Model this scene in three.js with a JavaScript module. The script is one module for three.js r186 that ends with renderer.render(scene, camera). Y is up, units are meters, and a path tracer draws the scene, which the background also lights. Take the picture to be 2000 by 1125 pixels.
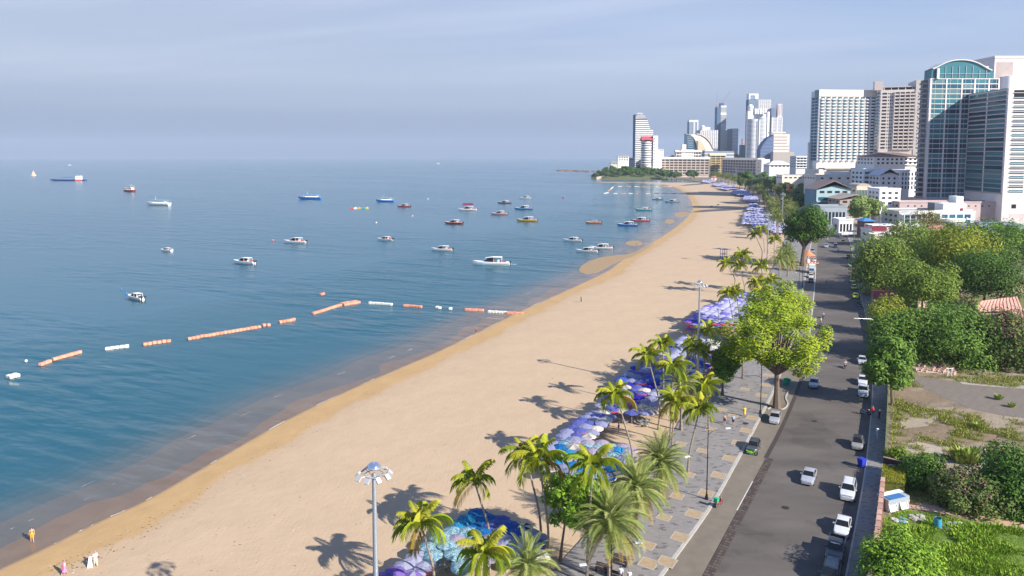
import * as THREE from 'three';
import { mergeGeometries, mergeVertices } from 'three/addons/utils/BufferGeometryUtils.js';
import { MarchingCubes } from 'three/addons/objects/MarchingCubes.js';
import { FontLoader } from 'three/addons/loaders/FontLoader.js';
import { TextGeometry } from 'three/addons/geometries/TextGeometry.js';

// ---------------------------------------------------------------- camera, sky, sun, exposure
const V3 = (x, y, z) => new THREE.Vector3(x, y, z);
const scene = new THREE.Scene();
const FOCAL = 1370, EYE = 46, PITCH = Math.atan((417 - 301) / 1370);
const camera = new THREE.PerspectiveCamera(2 * Math.atan(562.5 / FOCAL) * 180 / Math.PI, 2000 / 1125, 0.5, 40000);
camera.position.set(0, EYE, 0);
camera.rotation.x = -PITCH;
camera.setViewOffset(2000, 1125, 0, 145.5, 2000, 1125);          // the lens shift of the photograph
const renderer = new THREE.WebGLRenderer({ antialias: true });
renderer.toneMapping = THREE.LinearToneMapping;
renderer.toneMappingExposure = 1.9;
renderer.shadowMap.enabled = true;
const SUN = V3(0.79 * Math.cos(0.533), Math.sin(0.533), 0.61 * Math.cos(0.533)).normalize();
const sun = new THREE.DirectionalLight(new THREE.Color().setRGB(1, 0.93, 0.82), 5);
sun.position.copy(SUN).multiplyScalar(900).add(V3(0, 0, -400)); sun.target.position.set(0, 0, -400);
sun.castShadow = true; sun.shadow.radius = 1; sun.shadow.mapSize.set(4096, 4096);
Object.assign(sun.shadow.camera, { left: -900, right: 900, top: 900, bottom: -900, near: 1, far: 3000 });
scene.add(sun, sun.target);

// ---------------------------------------------------------------- numbers
function rng(seed) { let s = seed | 0; return () => { s = (s + 0x6d2b79f5) | 0; let t = Math.imul(s ^ (s >>> 15), 1 | s); t = (t + Math.imul(t ^ (t >>> 7), 61 | t)) ^ t; return ((t ^ (t >>> 14)) >>> 0) / 4294967296; }; }
let R = rng(7);
const rr = (a, b) => a + (b - a) * R();
const pick = (a) => a[Math.floor(R() * a.length)];
const lerp = (a, b, t) => a + (b - a) * t, clamp = (x, a = 0, b = 1) => Math.min(b, Math.max(a, x));
const smooth = (a, b, x) => { const t = clamp((x - a) / (b - a)); return t * t * (3 - 2 * t); };
const hash = (x, y, s = 0) => { let h = Math.imul(x, 374761393) + Math.imul(y, 668265263) + Math.imul(s, 2147483647 ^ 0x5bd1e995); h = Math.imul(h ^ (h >>> 13), 1274126177); return ((h ^ (h >>> 16)) >>> 0) / 4294967296; };
// value noise that repeats every (px, py) cells
function vn(x, y, px = 1 << 20, py = px, s = 0) {
  const xi = Math.floor(x), yi = Math.floor(y), fx = x - xi, fy = y - yi, u = fx * fx * (3 - 2 * fx), v = fy * fy * (3 - 2 * fy);
  const m = (a, p) => ((a % p) + p) % p, x0 = m(xi, px), x1 = m(xi + 1, px), y0 = m(yi, py), y1 = m(yi + 1, py);
  return lerp(lerp(hash(x0, y0, s), hash(x1, y0, s), u), lerp(hash(x0, y1, s), hash(x1, y1, s), u), v);
}
function fbm(x, y, oct = 4, px = 1 << 16, py = px, s = 0) { let a = 0.5, t = 0, n = 0; for (let i = 0; i < oct; i++) { t += a * vn(x, y, px, py, s + i); n += a; a *= 0.5; x *= 2; y *= 2; px *= 2; py *= 2; } return t / n; }

// the lens of the photograph, used to survey the place: a photograph position to the point of the ground (height y) it shows, or to the point at a given depth
const cP = Math.cos(PITCH), sP = Math.sin(PITCH);
function ray(u, v) { const w = v - 417; return [u - 1000, -(FOCAL * sP + w * cP), -(FOCAL * cP - w * sP)]; }
function G(u, v, y = 0) { const r = ray(u, v), t = (EYE - y) / -r[1]; return V3(r[0] * t, y, r[2] * t); }
function P(u, v, depth) { const r = ray(u, v), t = depth / -r[2]; return V3(r[0] * t, EYE + r[1] * t, -depth); }
const heightAt = (base, u, v) => { const d = Math.hypot(base.z); return P(u, v, -base.z).y; };   // height of a point above a base, seen at row v

// ---------------------------------------------------------------- sky
{
  const w = 2048, h = 1024, data = new Float32Array(w * h * 4);
  const mix3 = (a, b, t) => [lerp(a[0], b[0], t), lerp(a[1], b[1], t), lerp(a[2], b[2], t)];
  const stops = [[0, [0.1465, 0.1858, 0.2658]], [2.5, [0.1823, 0.2252, 0.3131]], [6, [0.2686, 0.3113, 0.3936]], [12.4, [0.2608, 0.3045, 0.4029]], [17, [0.145, 0.2289, 0.3968]], [28, [0.0801, 0.1641, 0.3511]], [90, [0.0343, 0.0763, 0.1984]]];
  for (let j = 0; j < h; j++) for (let i = 0; i < w; i++) {
    const el = ((j + 0.5) / h - 0.5) * 180, az = ((i + 0.5) / w - 0.5) * 360;
    let c = stops[0][1];
    for (let k = 1; k < stops.length; k++) if (el > stops[k - 1][0]) c = mix3(stops[k - 1][1], stops[k][1], clamp((el - stops[k - 1][0]) / (stops[k][0] - stops[k - 1][0])));
    if (el > 0) {
      // high thin cloud on a plane far above: a veil and drawn-out wisps
      const e = Math.max(0.4, el) * Math.PI / 180, r = 1 / Math.tan(e + 0.03), a = az * Math.PI / 180, x = Math.cos(a) * r, z = Math.sin(a) * r;
      const warp = fbm(x * 0.22 + 5, z * 0.22, 3) * 2.6;
      const veil = smooth(0.34, 0.72, fbm(x * 0.16 + 11.3, z * 0.3 + 3.1 + warp * 0.3, 4));
      const wisp = smooth(0.42, 0.85, fbm(x * 0.32 + z * 0.16 + warp, z * 1.05 - x * 0.35 + warp * 1.2, 5));
      const low = smooth(2, 11, el), k = clamp(veil * 0.6 + wisp * 0.5) * low * lerp(1, 0.3, smooth(12.5, 26, el));
      const side = 0.12 + 0.5 * smooth(-0.75, 0.35, Math.cos(a - 0.3)), blue = mix3(c, [c[0] * 0.52, c[1] * 0.76, c[2] * 1.02], low * side);
      c = mix3(blue, [0.382, 0.420, 0.511], k * 0.75);
    }
    data.set([c[0], c[1], c[2], 1], (j * w + i) * 4);
  }
  const sky = new THREE.DataTexture(data, w, h, THREE.RGBAFormat, THREE.FloatType);
  sky.mapping = THREE.EquirectangularReflectionMapping; sky.magFilter = sky.minFilter = THREE.LinearFilter; sky.wrapS = THREE.RepeatWrapping; sky.needsUpdate = true;
  scene.background = sky; scene.environment = sky;
}
scene.fog = new THREE.FogExp2(new THREE.Color().setRGB(0.6, 0.72, 0.92), 0.00007);

// ---------------------------------------------------------------- naming
const used = {};
function numbered(name) { const n = used[name] = (used[name] ?? -1) + 1; return n ? name + '_' + String(n).padStart(3, '0') : name; }
function tag(o, label, category, group, kind) { if (label) o.userData.label = label; if (category) o.userData.category = category; if (group) o.userData.group = group; if (kind) o.userData.kind = kind; return o; }
function thing(name, pos, turn, label, category, group) { const o = new THREE.Group(); o.name = numbered(name); o.position.copy(pos); o.rotation.y = turn; scene.add(o); return tag(o, label, category, group); }
function struct(name, geo, m) { const o = mesh(name, geo, m, scene); o.name = numbered(name); o.userData.kind = 'structure'; return o; }
function mesh(name, geo, m, parent) { const o = new THREE.Mesh(geo, m); o.name = name; o.castShadow = o.receiveShadow = true; if (parent) parent.add(o); return o; }
function dup(root, pos, turn, label, group, scale) { const r = root.clone(); r.name = numbered(root.name.replace(/_\d+$/, '')); r.userData = { ...root.userData }; r.position.copy(pos); r.rotation.y = turn; if (scale) r.scale.copy(scale.isVector3 ? scale : V3(scale, scale, scale)); tag(r, label, null, group); scene.add(r); return r; }

// ---------------------------------------------------------------- textures and materials
function texture(n, fn, { srgb = false, size = 1, ch = 1 } = {}) {
  const d = new Uint8Array(n * n * 4);
  for (let j = 0; j < n; j++) for (let i = 0; i < n; i++) { const c = fn(i / n, j / n, i, j), k = (j * n + i) * 4; if (typeof c === 'number') { d[k] = d[k + 1] = d[k + 2] = clamp(c) * 255; } else { d[k] = clamp(c[0]) * 255; d[k + 1] = clamp(c[1]) * 255; d[k + 2] = clamp(c[2]) * 255; } d[k + 3] = 255; }
  const t = new THREE.DataTexture(d, n, n); t.wrapS = t.wrapT = THREE.RepeatWrapping; t.magFilter = THREE.LinearFilter; t.minFilter = THREE.LinearMipmapLinearFilter; t.generateMipmaps = true;
  if (srgb) t.colorSpace = THREE.SRGBColorSpace; t.repeat.set(1 / size, 1 / size); t.needsUpdate = true; return t;
}
const again = (t, size) => { const c = t.clone(); c.repeat.set(1 / size, 1 / size); c.needsUpdate = true; return c; };
const lin = (c) => Array.isArray(c) ? new THREE.Color().setRGB(...c) : new THREE.Color(c);
function mat(c, rough = 0.8, o = {}) { const { phys, ...rest } = o; return new (phys ? THREE.MeshPhysicalMaterial : THREE.MeshStandardMaterial)({ color: lin(c), roughness: rough, side: THREE.DoubleSide, ...rest }); }
const T = {
  // grey multipliers, near 1: grain and blotches of the matter itself
  speck: texture(512, (u, v) => { const g = 0.72 + 0.28 * fbm(u * 8, v * 8, 5, 8, 8, 3) + 0.16 * (hash(u * 512 | 0, v * 512 | 0, 9) - 0.5); return g; }, { size: 6 }),
  sandgrain: texture(512, (u, v) => 0.9 + 0.1 * (fbm(u * 6, v * 6, 5, 6, 6, 3) - 0.5) + 0.07 * (hash(u * 512 | 0, v * 512 | 0, 9) - 0.5), { size: 12 }),
  wallgrain: texture(512, (u, v) => 0.92 + 0.22 * (fbm(u * 6, v * 3, 5, 6, 3, 21) - 0.35) + 0.05 * (hash(u * 512 | 0, v * 512 | 0, 4) - 0.5), { size: 14 }),
  sandbump: texture(1024, (u, v) => { let b = 0.45 * fbm(u * 24, v * 24, 4, 24, 24, 31) + 0.35 * fbm(u * 7, v * 7, 3, 7, 7, 17); const fx = u * 40, fy = v * 40, cx = Math.floor(fx), cy = Math.floor(fy); const h = hash(cx, cy, 77); if (h > 0.6) { const dx = fx - cx - 0.3 - 0.4 * hash(cx, cy, 78), dy = fy - cy - 0.3 - 0.4 * hash(cx, cy, 79); b -= 0.22 * h * Math.exp(-(dx * dx + dy * dy) * 18); } return b + 0.2; }, { size: 24 }),
};
// ---------------------------------------------------------------- mesh builder: collects faces, returns one geometry (uv in metres)
class MB {
  constructor() { this.p = []; this.uv = []; this.c = null; this.col = null; }
  color(c) { this.c ??= []; while (this.c.length < this.p.length) this.c.push(1); this.col = c; return this; }
  tri(a, b, c, ua, ub, uc) {
    this.p.push(a.x, a.y, a.z, b.x, b.y, b.z, c.x, c.y, c.z);
    if (!ua) { const nx = Math.abs((b.y - a.y) * (c.z - a.z) - (b.z - a.z) * (c.y - a.y)), ny = Math.abs((b.z - a.z) * (c.x - a.x) - (b.x - a.x) * (c.z - a.z)), nz = Math.abs((b.x - a.x) * (c.y - a.y) - (b.y - a.y) * (c.x - a.x)); const f = ny >= nx && ny >= nz ? (q) => [q.x, q.z] : nx > nz ? (q) => [q.z, q.y] : (q) => [q.x, q.y]; ua = f(a); ub = f(b); uc = f(c); }
    this.uv.push(...ua, ...ub, ...uc);
    if (this.c) for (let i = 0; i < 3; i++) this.c.push(...this.col);
    return this;
  }
  quad(a, b, c, d) { return this.tri(a, b, c).tri(a, c, d); }
  box(w, h, d, x = 0, y = 0, z = 0, ry = 0) {       // centre of base at x, y, z
    const c = Math.cos(ry), s = Math.sin(ry), q = (i, j, k) => V3(x + c * i * w / 2 + s * k * d / 2, y + (j + 1) * h / 2, z - s * i * w / 2 + c * k * d / 2);
    const f = [[[-1, -1, 1], [1, -1, 1], [1, 1, 1], [-1, 1, 1]], [[1, -1, -1], [-1, -1, -1], [-1, 1, -1], [1, 1, -1]], [[1, -1, 1], [1, -1, -1], [1, 1, -1], [1, 1, 1]], [[-1, -1, -1], [-1, -1, 1], [-1, 1, 1], [-1, 1, -1]], [[-1, 1, 1], [1, 1, 1], [1, 1, -1], [-1, 1, -1]], [[-1, -1, -1], [1, -1, -1], [1, -1, 1], [-1, -1, 1]]];
    for (const k of f) this.quad(...k.map((t) => q(...t))); return this;
  }
  tube(pts, rad, n = 7, cap = true) {               // tapered tube through points
    const rings = pts.map((p, i) => { const t = pts[Math.min(i + 1, pts.length - 1)].clone().sub(pts[Math.max(i - 1, 0)]).normalize(); const a = Math.abs(t.y) > 0.9 ? V3(1, 0, 0) : V3(0, 1, 0), u = a.cross(t).normalize(), w = t.clone().cross(u), r = typeof rad === 'function' ? rad(i / (pts.length - 1)) : Array.isArray(rad) ? rad[i] : rad; return Array.from({ length: n }, (_, k) => p.clone().addScaledVector(u, Math.cos(k / n * 2 * Math.PI) * r).addScaledVector(w, Math.sin(k / n * 2 * Math.PI) * r)); });
    for (let i = 0; i + 1 < rings.length; i++) for (let k = 0; k < n; k++) this.quad(rings[i][k], rings[i][(k + 1) % n], rings[i + 1][(k + 1) % n], rings[i + 1][k]);
    if (cap) for (const [r, p] of [[rings[0], pts[0]], [rings.at(-1), pts.at(-1)]]) for (let k = 0; k < n; k++) this.tri(p, r[k], r[(k + 1) % n]);
    return this;
  }
  loft(secs, closed = true, cap = true) {           // sections with the same number of points
    const n = secs[0].length;
    for (let i = 0; i + 1 < secs.length; i++) for (let k = 0; k < (closed ? n : n - 1); k++) this.quad(secs[i][k], secs[i][(k + 1) % n], secs[i + 1][(k + 1) % n], secs[i + 1][k]);
    if (cap) for (const s of [secs[0], secs.at(-1)]) { const m = s.reduce((a, b) => a.add(b), V3(0, 0, 0)).multiplyScalar(1 / n); for (let k = 0; k < n; k++) this.tri(m, s[k], s[(k + 1) % n]); }
    return this;
  }
  geo(soft = false) {
    let g = new THREE.BufferGeometry();
    g.setAttribute('position', new THREE.Float32BufferAttribute(this.p, 3)); g.setAttribute('uv', new THREE.Float32BufferAttribute(this.uv, 2));
    if (this.c) g.setAttribute('color', new THREE.Float32BufferAttribute(this.c, 3));
    if (soft) { g.deleteAttribute('uv'); g = mergeVertices(g, 1e-3); }
    g.computeVertexNormals(); return g;
  }
}
const box = (...a) => new MB().box(...a).geo();
// a flat sheet from an outline of ground points, uv in metres
function sheet(pts, y, thick = 0) {
  const tris = THREE.ShapeUtils.triangulateShape(pts.map((p) => new THREE.Vector2(p.x, p.z)), []), m = new MB(), q = (i, dy = 0) => V3(pts[i].x, y - dy, pts[i].z);
  const area = THREE.ShapeUtils.area(pts.map((p) => new THREE.Vector2(p.x, p.z)));
  for (const [a, b, c] of tris) area > 0 ? m.tri(q(a), q(c), q(b)) : m.tri(q(a), q(b), q(c));
  if (thick) for (let i = 0; i < pts.length; i++) { const j = (i + 1) % pts.length; m.quad(q(i), q(j), q(j, thick), q(i, thick)); }
  return m.geo();
}
const px = (list, y = 0) => list.map(([u, v]) => G(u, v, y));
// a polyline on the ground, rounded and cut evenly in its own length
function curve(list, n, y = 0) { const c = new THREE.CatmullRomCurve3(px(list, y), false, 'centripetal'); return Array.from({ length: n }, (_, i) => c.getPoint(i / (n - 1))); }
function near(poly, p) { let best = 1e9, out = null, at = 0; for (let i = 0; i + 1 < poly.length; i++) { const a = poly[i], b = poly[i + 1], dx = b.x - a.x, dz = b.z - a.z, t = clamp(((p.x - a.x) * dx + (p.z - a.z) * dz) / (dx * dx + dz * dz)), x = a.x + dx * t, z = a.z + dz * t, d = Math.hypot(p.x - x, p.z - z); if (d < best) { best = d; out = V3(x, 0, z); at = i + t; } } return { d: best, p: out, at }; }
function inside(poly, p) { let k = false; for (let i = 0, j = poly.length - 1; i < poly.length; j = i++) { const a = poly[i], b = poly[j]; if ((a.z > p.z) !== (b.z > p.z) && p.x < (b.x - a.x) * (p.z - a.z) / (b.z - a.z) + a.x) k = !k; } return k; }

const SEA = -0.3;
const LINES = {
  shore: [[-300, 1256], [-120, 1172], [0, 1114], [60, 1086], [120, 1057], [200, 1018], [280, 982], [415, 905], [560, 822], [700, 755], [850, 690], [930, 652], [1010, 612], [1080, 580], [1150, 548], [1190, 528], [1220, 506], [1262, 481], [1300, 458], [1335, 432], [1352, 412], [1351, 396], [1338, 377], [1314, 365], [1280, 359], [1240, 357], [1200, 357], [1160, 356]],
  prom: [[1000, 1250], [1085, 1125], [1185, 1010], [1285, 890], [1325, 838], [1352, 790], [1400, 722], [1440, 665], [1480, 590], [1503, 540], [1522, 500], [1536, 460], [1533, 430], [1518, 400], [1488, 377], [1452, 363], [1418, 354], [1392, 349], [1330, 347], [1230, 347], [1170, 349.5]],
  kerb: [[1208, 1250], [1296, 1125], [1391, 991], [1440, 905], [1486, 818], [1508, 775], [1530, 720], [1548, 665], [1563, 610], [1569, 573], [1576, 530], [1582, 490], [1588, 460], [1585, 435], [1568, 410], [1538, 386], [1498, 369], [1448, 356], [1410, 348]],
  roadL: [[1304, 1250], [1371, 1125], [1494, 897], [1520, 848], [1545, 793], [1573, 713], [1580, 670], [1584, 640], [1592, 560], [1595, 500], [1597, 470], [1596, 440], [1580, 412], [1546, 387], [1506, 369], [1456, 356], [1415, 348]],
  roadR: [[1626, 1250], [1652, 1118], [1688, 921], [1701, 799], [1703, 763], [1702, 700], [1696, 640], [1687, 605], [1679, 573], [1671, 533], [1665, 500], [1658, 470], [1648, 445], [1626, 415], [1582, 387], [1532, 369], [1474, 356], [1428, 348]],
  walkR: [[1682, 1250], [1706, 1115], [1723, 968], [1728, 901], [1733, 767], [1729, 700], [1722, 660], [1707, 610], [1699, 556], [1690, 505], [1682, 470], [1670, 445], [1645, 415], [1600, 387], [1550, 369], [1490, 356], [1440, 348]],
};
const LN = {}; for (const k in LINES) LN[k] = curve(LINES[k], 260);
const M = {};
{
  // -------- land, beach and the sea bed
  M.dirt = mat([0.2, 0.165, 0.115], 0.95, { map: again(T.speck, 7), bumpMap: again(T.sandbump, 16), bumpScale: 0.06 });
  const midBeach = LN.prom.filter((_, i) => i % 6 === 0).map((p) => { const q = near(LN.shore, p).p; return V3(lerp(p.x, q.x, 0.25), 0, lerp(p.z, q.z, 0.25)); });
  const land = [V3(40, 0, -20), ...midBeach.slice(0, 34), ...px([[1330, 350], [1240, 351], [1180, 351], [1168, 348], [1195, 343], [1176, 337], [1160, 334], [1190, 328], [1290, 321]]), V3(1700, 0, -5000), V3(6500, 0, -6500), V3(6500, 0, -20)];
  struct('ground', sheet(land, -0.03), M.dirt);
  const NS = 620, sh = new THREE.CatmullRomCurve3(px(LINES.shore, SEA), false, 'centripetal'), pr = new THREE.CatmullRomCurve3(px(LINES.prom), false, 'centripetal');
  const shp = Array.from({ length: NS }, (_, i) => sh.getPoint(i / (NS - 1))), prp = pr.getPoints(900);
  // each shore point is joined to the promenade across the beach, never turning back
  let k0 = 0; const ends = shp.map((s, i) => { const target = i / (NS - 1); let bj = k0, bd = 1e18; for (let j = k0; j < Math.min(prp.length, k0 + 40); j++) { const d = (prp[j].x - s.x) ** 2 + (prp[j].z - s.z) ** 2; if (d < bd) { bd = d; bj = j; } } k0 = bj; return prp[bj]; });
  const out = shp.map((s, i) => V3(s.x - ends[i].x, 0, s.z - ends[i].z).normalize());
  for (let it = 0; it < 30; it++) for (let i = 1; i + 1 < NS; i++) out[i].add(out[i - 1]).add(out[i + 1]).normalize();
  const T_SEA = [-70, -55, -42, -34, -28, -23, -19, -16, -13.5, -11, -9, -7, -5.5, -4, -3, -2, -1, -0.5];
  const T_LAND = [0, 0.4, 0.8, 1.3, 2, 2.7, 3.4, 4.1, 4.8, 5.5, 6.2, 7, 7.8, 8.8, 10, 12, 15];
  const pos = [], col = [], uv = [], idx = [];
  const bedY = (t, x, z) => t < 0 ? SEA - 0.03 - 0.6 * smooth(-8, -38, t) - 0.006 * -t - 0.5 * smooth(-30, -66, t) + 0.06 * (fbm(x * 0.09, z * 0.09, 3, 1 << 16, 1 << 16, 5) - 0.45) * smooth(0, -4, t) : Math.min(SEA + t * 0.022, 0.0);
  const cols = T_SEA.length + T_LAND.length + 12;
  for (let i = 0; i < NS; i++) for (let j = 0; j < cols; j++) {
    const s = shp[i], e = ends[i], L = Math.hypot(s.x - e.x, s.z - e.z) + 6; let t;
    if (j < T_SEA.length) t = T_SEA[j]; else if (j < T_SEA.length + T_LAND.length) t = Math.min(T_LAND[j - T_SEA.length], L * 0.6 * (j - T_SEA.length) / T_LAND.length + 0.01); else { const a = Math.min(15, L * 0.6); t = lerp(a, L, (j - T_SEA.length - T_LAND.length + 1) / 12); }
    const x = s.x - out[i].x * -t * -1, z = s.z - out[i].z * t;
    const y = bedY(t, x, z) + (t > 5 ? 0.035 * (fbm(x * 0.15, z * 0.15, 3) - 0.5) : 0);
    pos.push(x, y, z); uv.push(x, z);
    const n = fbm(x * 0.11 + 40, z * 0.11, 4) - 0.5, n2 = fbm(x * 0.5, z * 0.5, 3, 1 << 16, 1 << 16, 8) - 0.5, edge = 5.6 + n * 5 + n2 * 1.6;
    const wet = 1 - smooth(edge - 0.5, edge + 0.5, t), damp = 1 - smooth(edge, edge + 4.5 + n * 5, t);
    let c = [0.494, 0.364, 0.243]; const k = 1 + n * 0.06 + n2 * 0.05; c = c.map((v) => v * k);
    const dc = [0.448, 0.321, 0.203], wc = [0.46, 0.30, 0.14], bc = [0.186, 0.130, 0.091];
    c = c.map((v, q) => lerp(lerp(v, dc[q] * k, damp * 0.6), wc[q] * (1 + n2 * 0.16), wet)); const under = smooth(0.2, -0.4, t); c = c.map((v, q) => lerp(v, bc[q] * (1 + n2 * 0.25 + n * 0.3), under));
    col.push(...c);
  }
  for (let i = 0; i + 1 < NS; i++) for (let j = 0; j + 1 < cols; j++) { const a = i * cols + j, b = a + cols; idx.push(a, a + 1, b, b, a + 1, b + 1); }
  const g = new THREE.BufferGeometry(); g.setAttribute('position', new THREE.Float32BufferAttribute(pos, 3)); g.setAttribute('color', new THREE.Float32BufferAttribute(col, 3)); g.setAttribute('uv', new THREE.Float32BufferAttribute(uv, 2)); g.setIndex(idx); g.computeVertexNormals();
  M.sand = mat([1, 1, 1], 0.9, { vertexColors: true, map: T.sandgrain, bumpMap: T.sandbump, bumpScale: 0.09 });
  struct('beach', g, M.sand);
  // -------- the sea: a clear surface over murky water; the murk lies in layers, so that it thickens with the real depth over the sloping bed
  const strip = (y, t0, t1) => { const p = [], ix = []; for (let i = 0; i < NS; i++) for (const t of [t0, t1]) p.push(shp[i].x - out[i].x * t, y, shp[i].z - out[i].z * t); for (let i = 0; i + 1 < NS; i++) { const a = i * 2; ix.push(a, a + 1, a + 2, a + 2, a + 1, a + 3); } const q = new THREE.BufferGeometry(); q.setAttribute('position', new THREE.Float32BufferAttribute(p, 3)); q.setAttribute('uv', new THREE.Float32BufferAttribute(new Array(p.length / 3 * 2).fill(0), 2)); q.setIndex(ix); q.computeVertexNormals(); return q; };
  const sea = new THREE.Group(); sea.name = 'sea'; sea.userData.kind = 'structure'; scene.add(sea);
  M.murk = mat([0.004, 0.155, 0.235], 1, { transparent: true, opacity: 0.2 });
  M.deep = mat([0.001, 0.092, 0.15], 1);
  const far = (y) => { const q = new MB(); q.quad(V3(-9500, y, 60), V3(1500, y, 60), V3(1500, y, -9500), V3(-9500, y, -9500)); return q.geo(); };
  mesh('deep_water', far(SEA - 0.85), M.deep, sea);
  for (let k = 0; k < 9; k++) mesh('murky_water', strip(SEA - 0.05 - k * 0.075, 1, -52 - k * 6), M.murk, sea);
  // ripples drawn out along their crests, with calmer slicks between
  const ca = Math.cos(0.5), sa = Math.sin(0.5);
  const rip = texture(2048, (u, v) => { const a = fbm(u * 56, v * 190, 4, 56, 190, 51), b = fbm(u * 20, v * 60, 3, 20, 60, 61), n = fbm(u * 4, v * 7, 5, 4, 7, 81), m = fbm(u * 3 + n, v * 14, 5, 3, 14, 91), calm = lerp(1, 0.22, smooth(0.45, 0.58, n * 0.5 + m * 0.5)); return 0.5 + calm * (0.62 * (a - 0.5) + 0.9 * (b * b - 0.28)); }, {});
  rip.repeat.set(1 / 420, 1 / 420); rip.rotation = 0.42;
  M.water = new THREE.MeshPhysicalMaterial({ color: 0xffffff, transmission: 1, thickness: 0, ior: 1.33, roughness: 0.17, specularIntensity: 0.7, bumpMap: rip, bumpScale: 0.7, side: THREE.DoubleSide });
  mesh('water_surface', far(SEA), M.water, sea);
  globalThis.__shore = { shp, out, NS };
  M.wetsand = mat([0.37, 0.25, 0.125], 0.6, { map: again(T.speck, 5), bumpMap: again(T.sandbump, 10), bumpScale: 0.05 });
  const bars = [[[1132, 531], [1135, 520], [1146, 513], [1160, 507], [1178, 502], [1200, 499], [1222, 497], [1246, 490], [1270, 478], [1284, 476], [1262, 492], [1236, 502], [1212, 509], [1192, 518], [1176, 527], [1160, 533], [1142, 535]], [[1222, 477], [1230, 471], [1243, 470], [1255, 475], [1248, 479], [1234, 480]], [[1317, 420], [1325, 415], [1338, 414], [1347, 418], [1336, 422], [1322, 423]], [[1299, 432], [1306, 428], [1315, 429], [1316, 434], [1306, 437], [1300, 436]]];
  for (const b of bars) { const c = new THREE.CatmullRomCurve3(px(b, SEA), true); struct('sandbar', sheet(c.getPoints(60), SEA + 0.05, 0.3), M.wetsand); }
  // -------- thin dark strips laid across the beach
  M.darkstrip = mat([0.09, 0.07, 0.055], 0.5, { map: again(T.speck, 3) });
  struct('dark_beach_strip', sheet(px([[1352, 414], [1372, 410], [1410, 408], [1460, 405], [1462, 409], [1410, 412], [1372, 414]]), 0.05, 0.2), M.darkstrip);
  struct('dark_beach_strip', sheet(px([[1326, 363.6], [1340, 360.5], [1372, 358], [1374, 360], [1342, 362.5]]), 0.05, 0.2), M.darkstrip);
}
// ---------------------------------------------------------------- promenade, kerbs, gutter, road
const ribbon = (a, b, y, ya = y) => { const m = new MB(); for (let i = 0; i + 1 < a.length; i++) { const k = near(b, a[i]).at, k2 = near(b, a[i + 1]).at; const q = (t) => { const j = Math.min(Math.floor(t), b.length - 2); return V3(lerp(b[j].x, b[j + 1].x, t - j), y, lerp(b[j].z, b[j + 1].z, t - j)); }; m.quad(V3(a[i].x, ya, a[i].z), q(k), q(k2), V3(a[i + 1].x, ya, a[i + 1].z)); } return m.geo(); };
const offset = (a, d) => a.map((p, i) => { const s = a[Math.max(i - 1, 0)], e = a[Math.min(i + 1, a.length - 1)], t = V3(e.x - s.x, 0, e.z - s.z).normalize(); return V3(p.x - t.z * d, p.y, p.z + t.x * d); });   // d > 0: to the landward side
const KERB = 0.14;
// paver courses: grey stone with darker setts scattered through it, in real size, laid along the street
const paveTex = texture(1024, (u, v, i, j) => {
  const row = Math.floor(j / 32), off = (row % 2) * 32, cx = Math.floor((i + off) / 64), lx = (i + off) % 64, ly = j % 32;
  const h = hash(cx % 16, row, 12), dark = hash(cx % 16, row, 5) > 0.9; const joint = lx < 2 || ly < 2;
  const g = (dark ? 0.40 : 0.72 + 0.12 * (h - 0.5)) * (0.94 + 0.12 * hash(i, j, 6)) * (0.9 + 0.2 * fbm(u * 4, v * 4, 4, 4, 4, 44)); return joint ? g * 0.8 : g;
}, { size: 9.6 });
M.paver = mat([0.312, 0.292, 0.288], 0.75, { map: paveTex });
M.kerb = mat([0.448, 0.424, 0.392], 0.85, { map: again(T.speck, 4) });
M.concrete = mat([0.192, 0.164, 0.132], 0.9, { map: again(T.speck, 9), bumpMap: again(T.sandbump, 7), bumpScale: 0.02 });
const asphTex = texture(1024, (u, v, i, j) => 0.5 + 0.62 * fbm(u * 3, v * 9, 6, 3, 9, 23) * 1.2 - 0.12 * smooth(0.62, 0.66, fbm(u * 5, v * 5, 3, 5, 5, 90)) - 0.08 * smooth(0.01, 0.003, Math.abs(fbm(u * 4, v * 4, 5, 4, 4, 77) - 0.5)) + 0.3 * (hash(i, j, 2) - 0.5) * 0.5 + (fbm(u * 2, v * 2, 3, 2, 2, 88) > 0.68 ? -0.05 : 0), { size: 26 });
M.asphalt = mat([0.120, 0.104, 0.094], 0.85, { map: asphTex, bumpMap: again(T.speck, 1.5), bumpScale: 0.012 });
M.gutter = mat([0.055, 0.042, 0.038], 0.8, { map: again(T.speck, 2) });
M.paint = mat([0.62, 0.6, 0.56], 0.7, { map: again(T.speck, 2) });
M.soil = mat([0.400, 0.296, 0.188], 0.95, { map: again(T.speck, 3), bumpMap: again(T.sandbump, 6), bumpScale: 0.05 });
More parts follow.
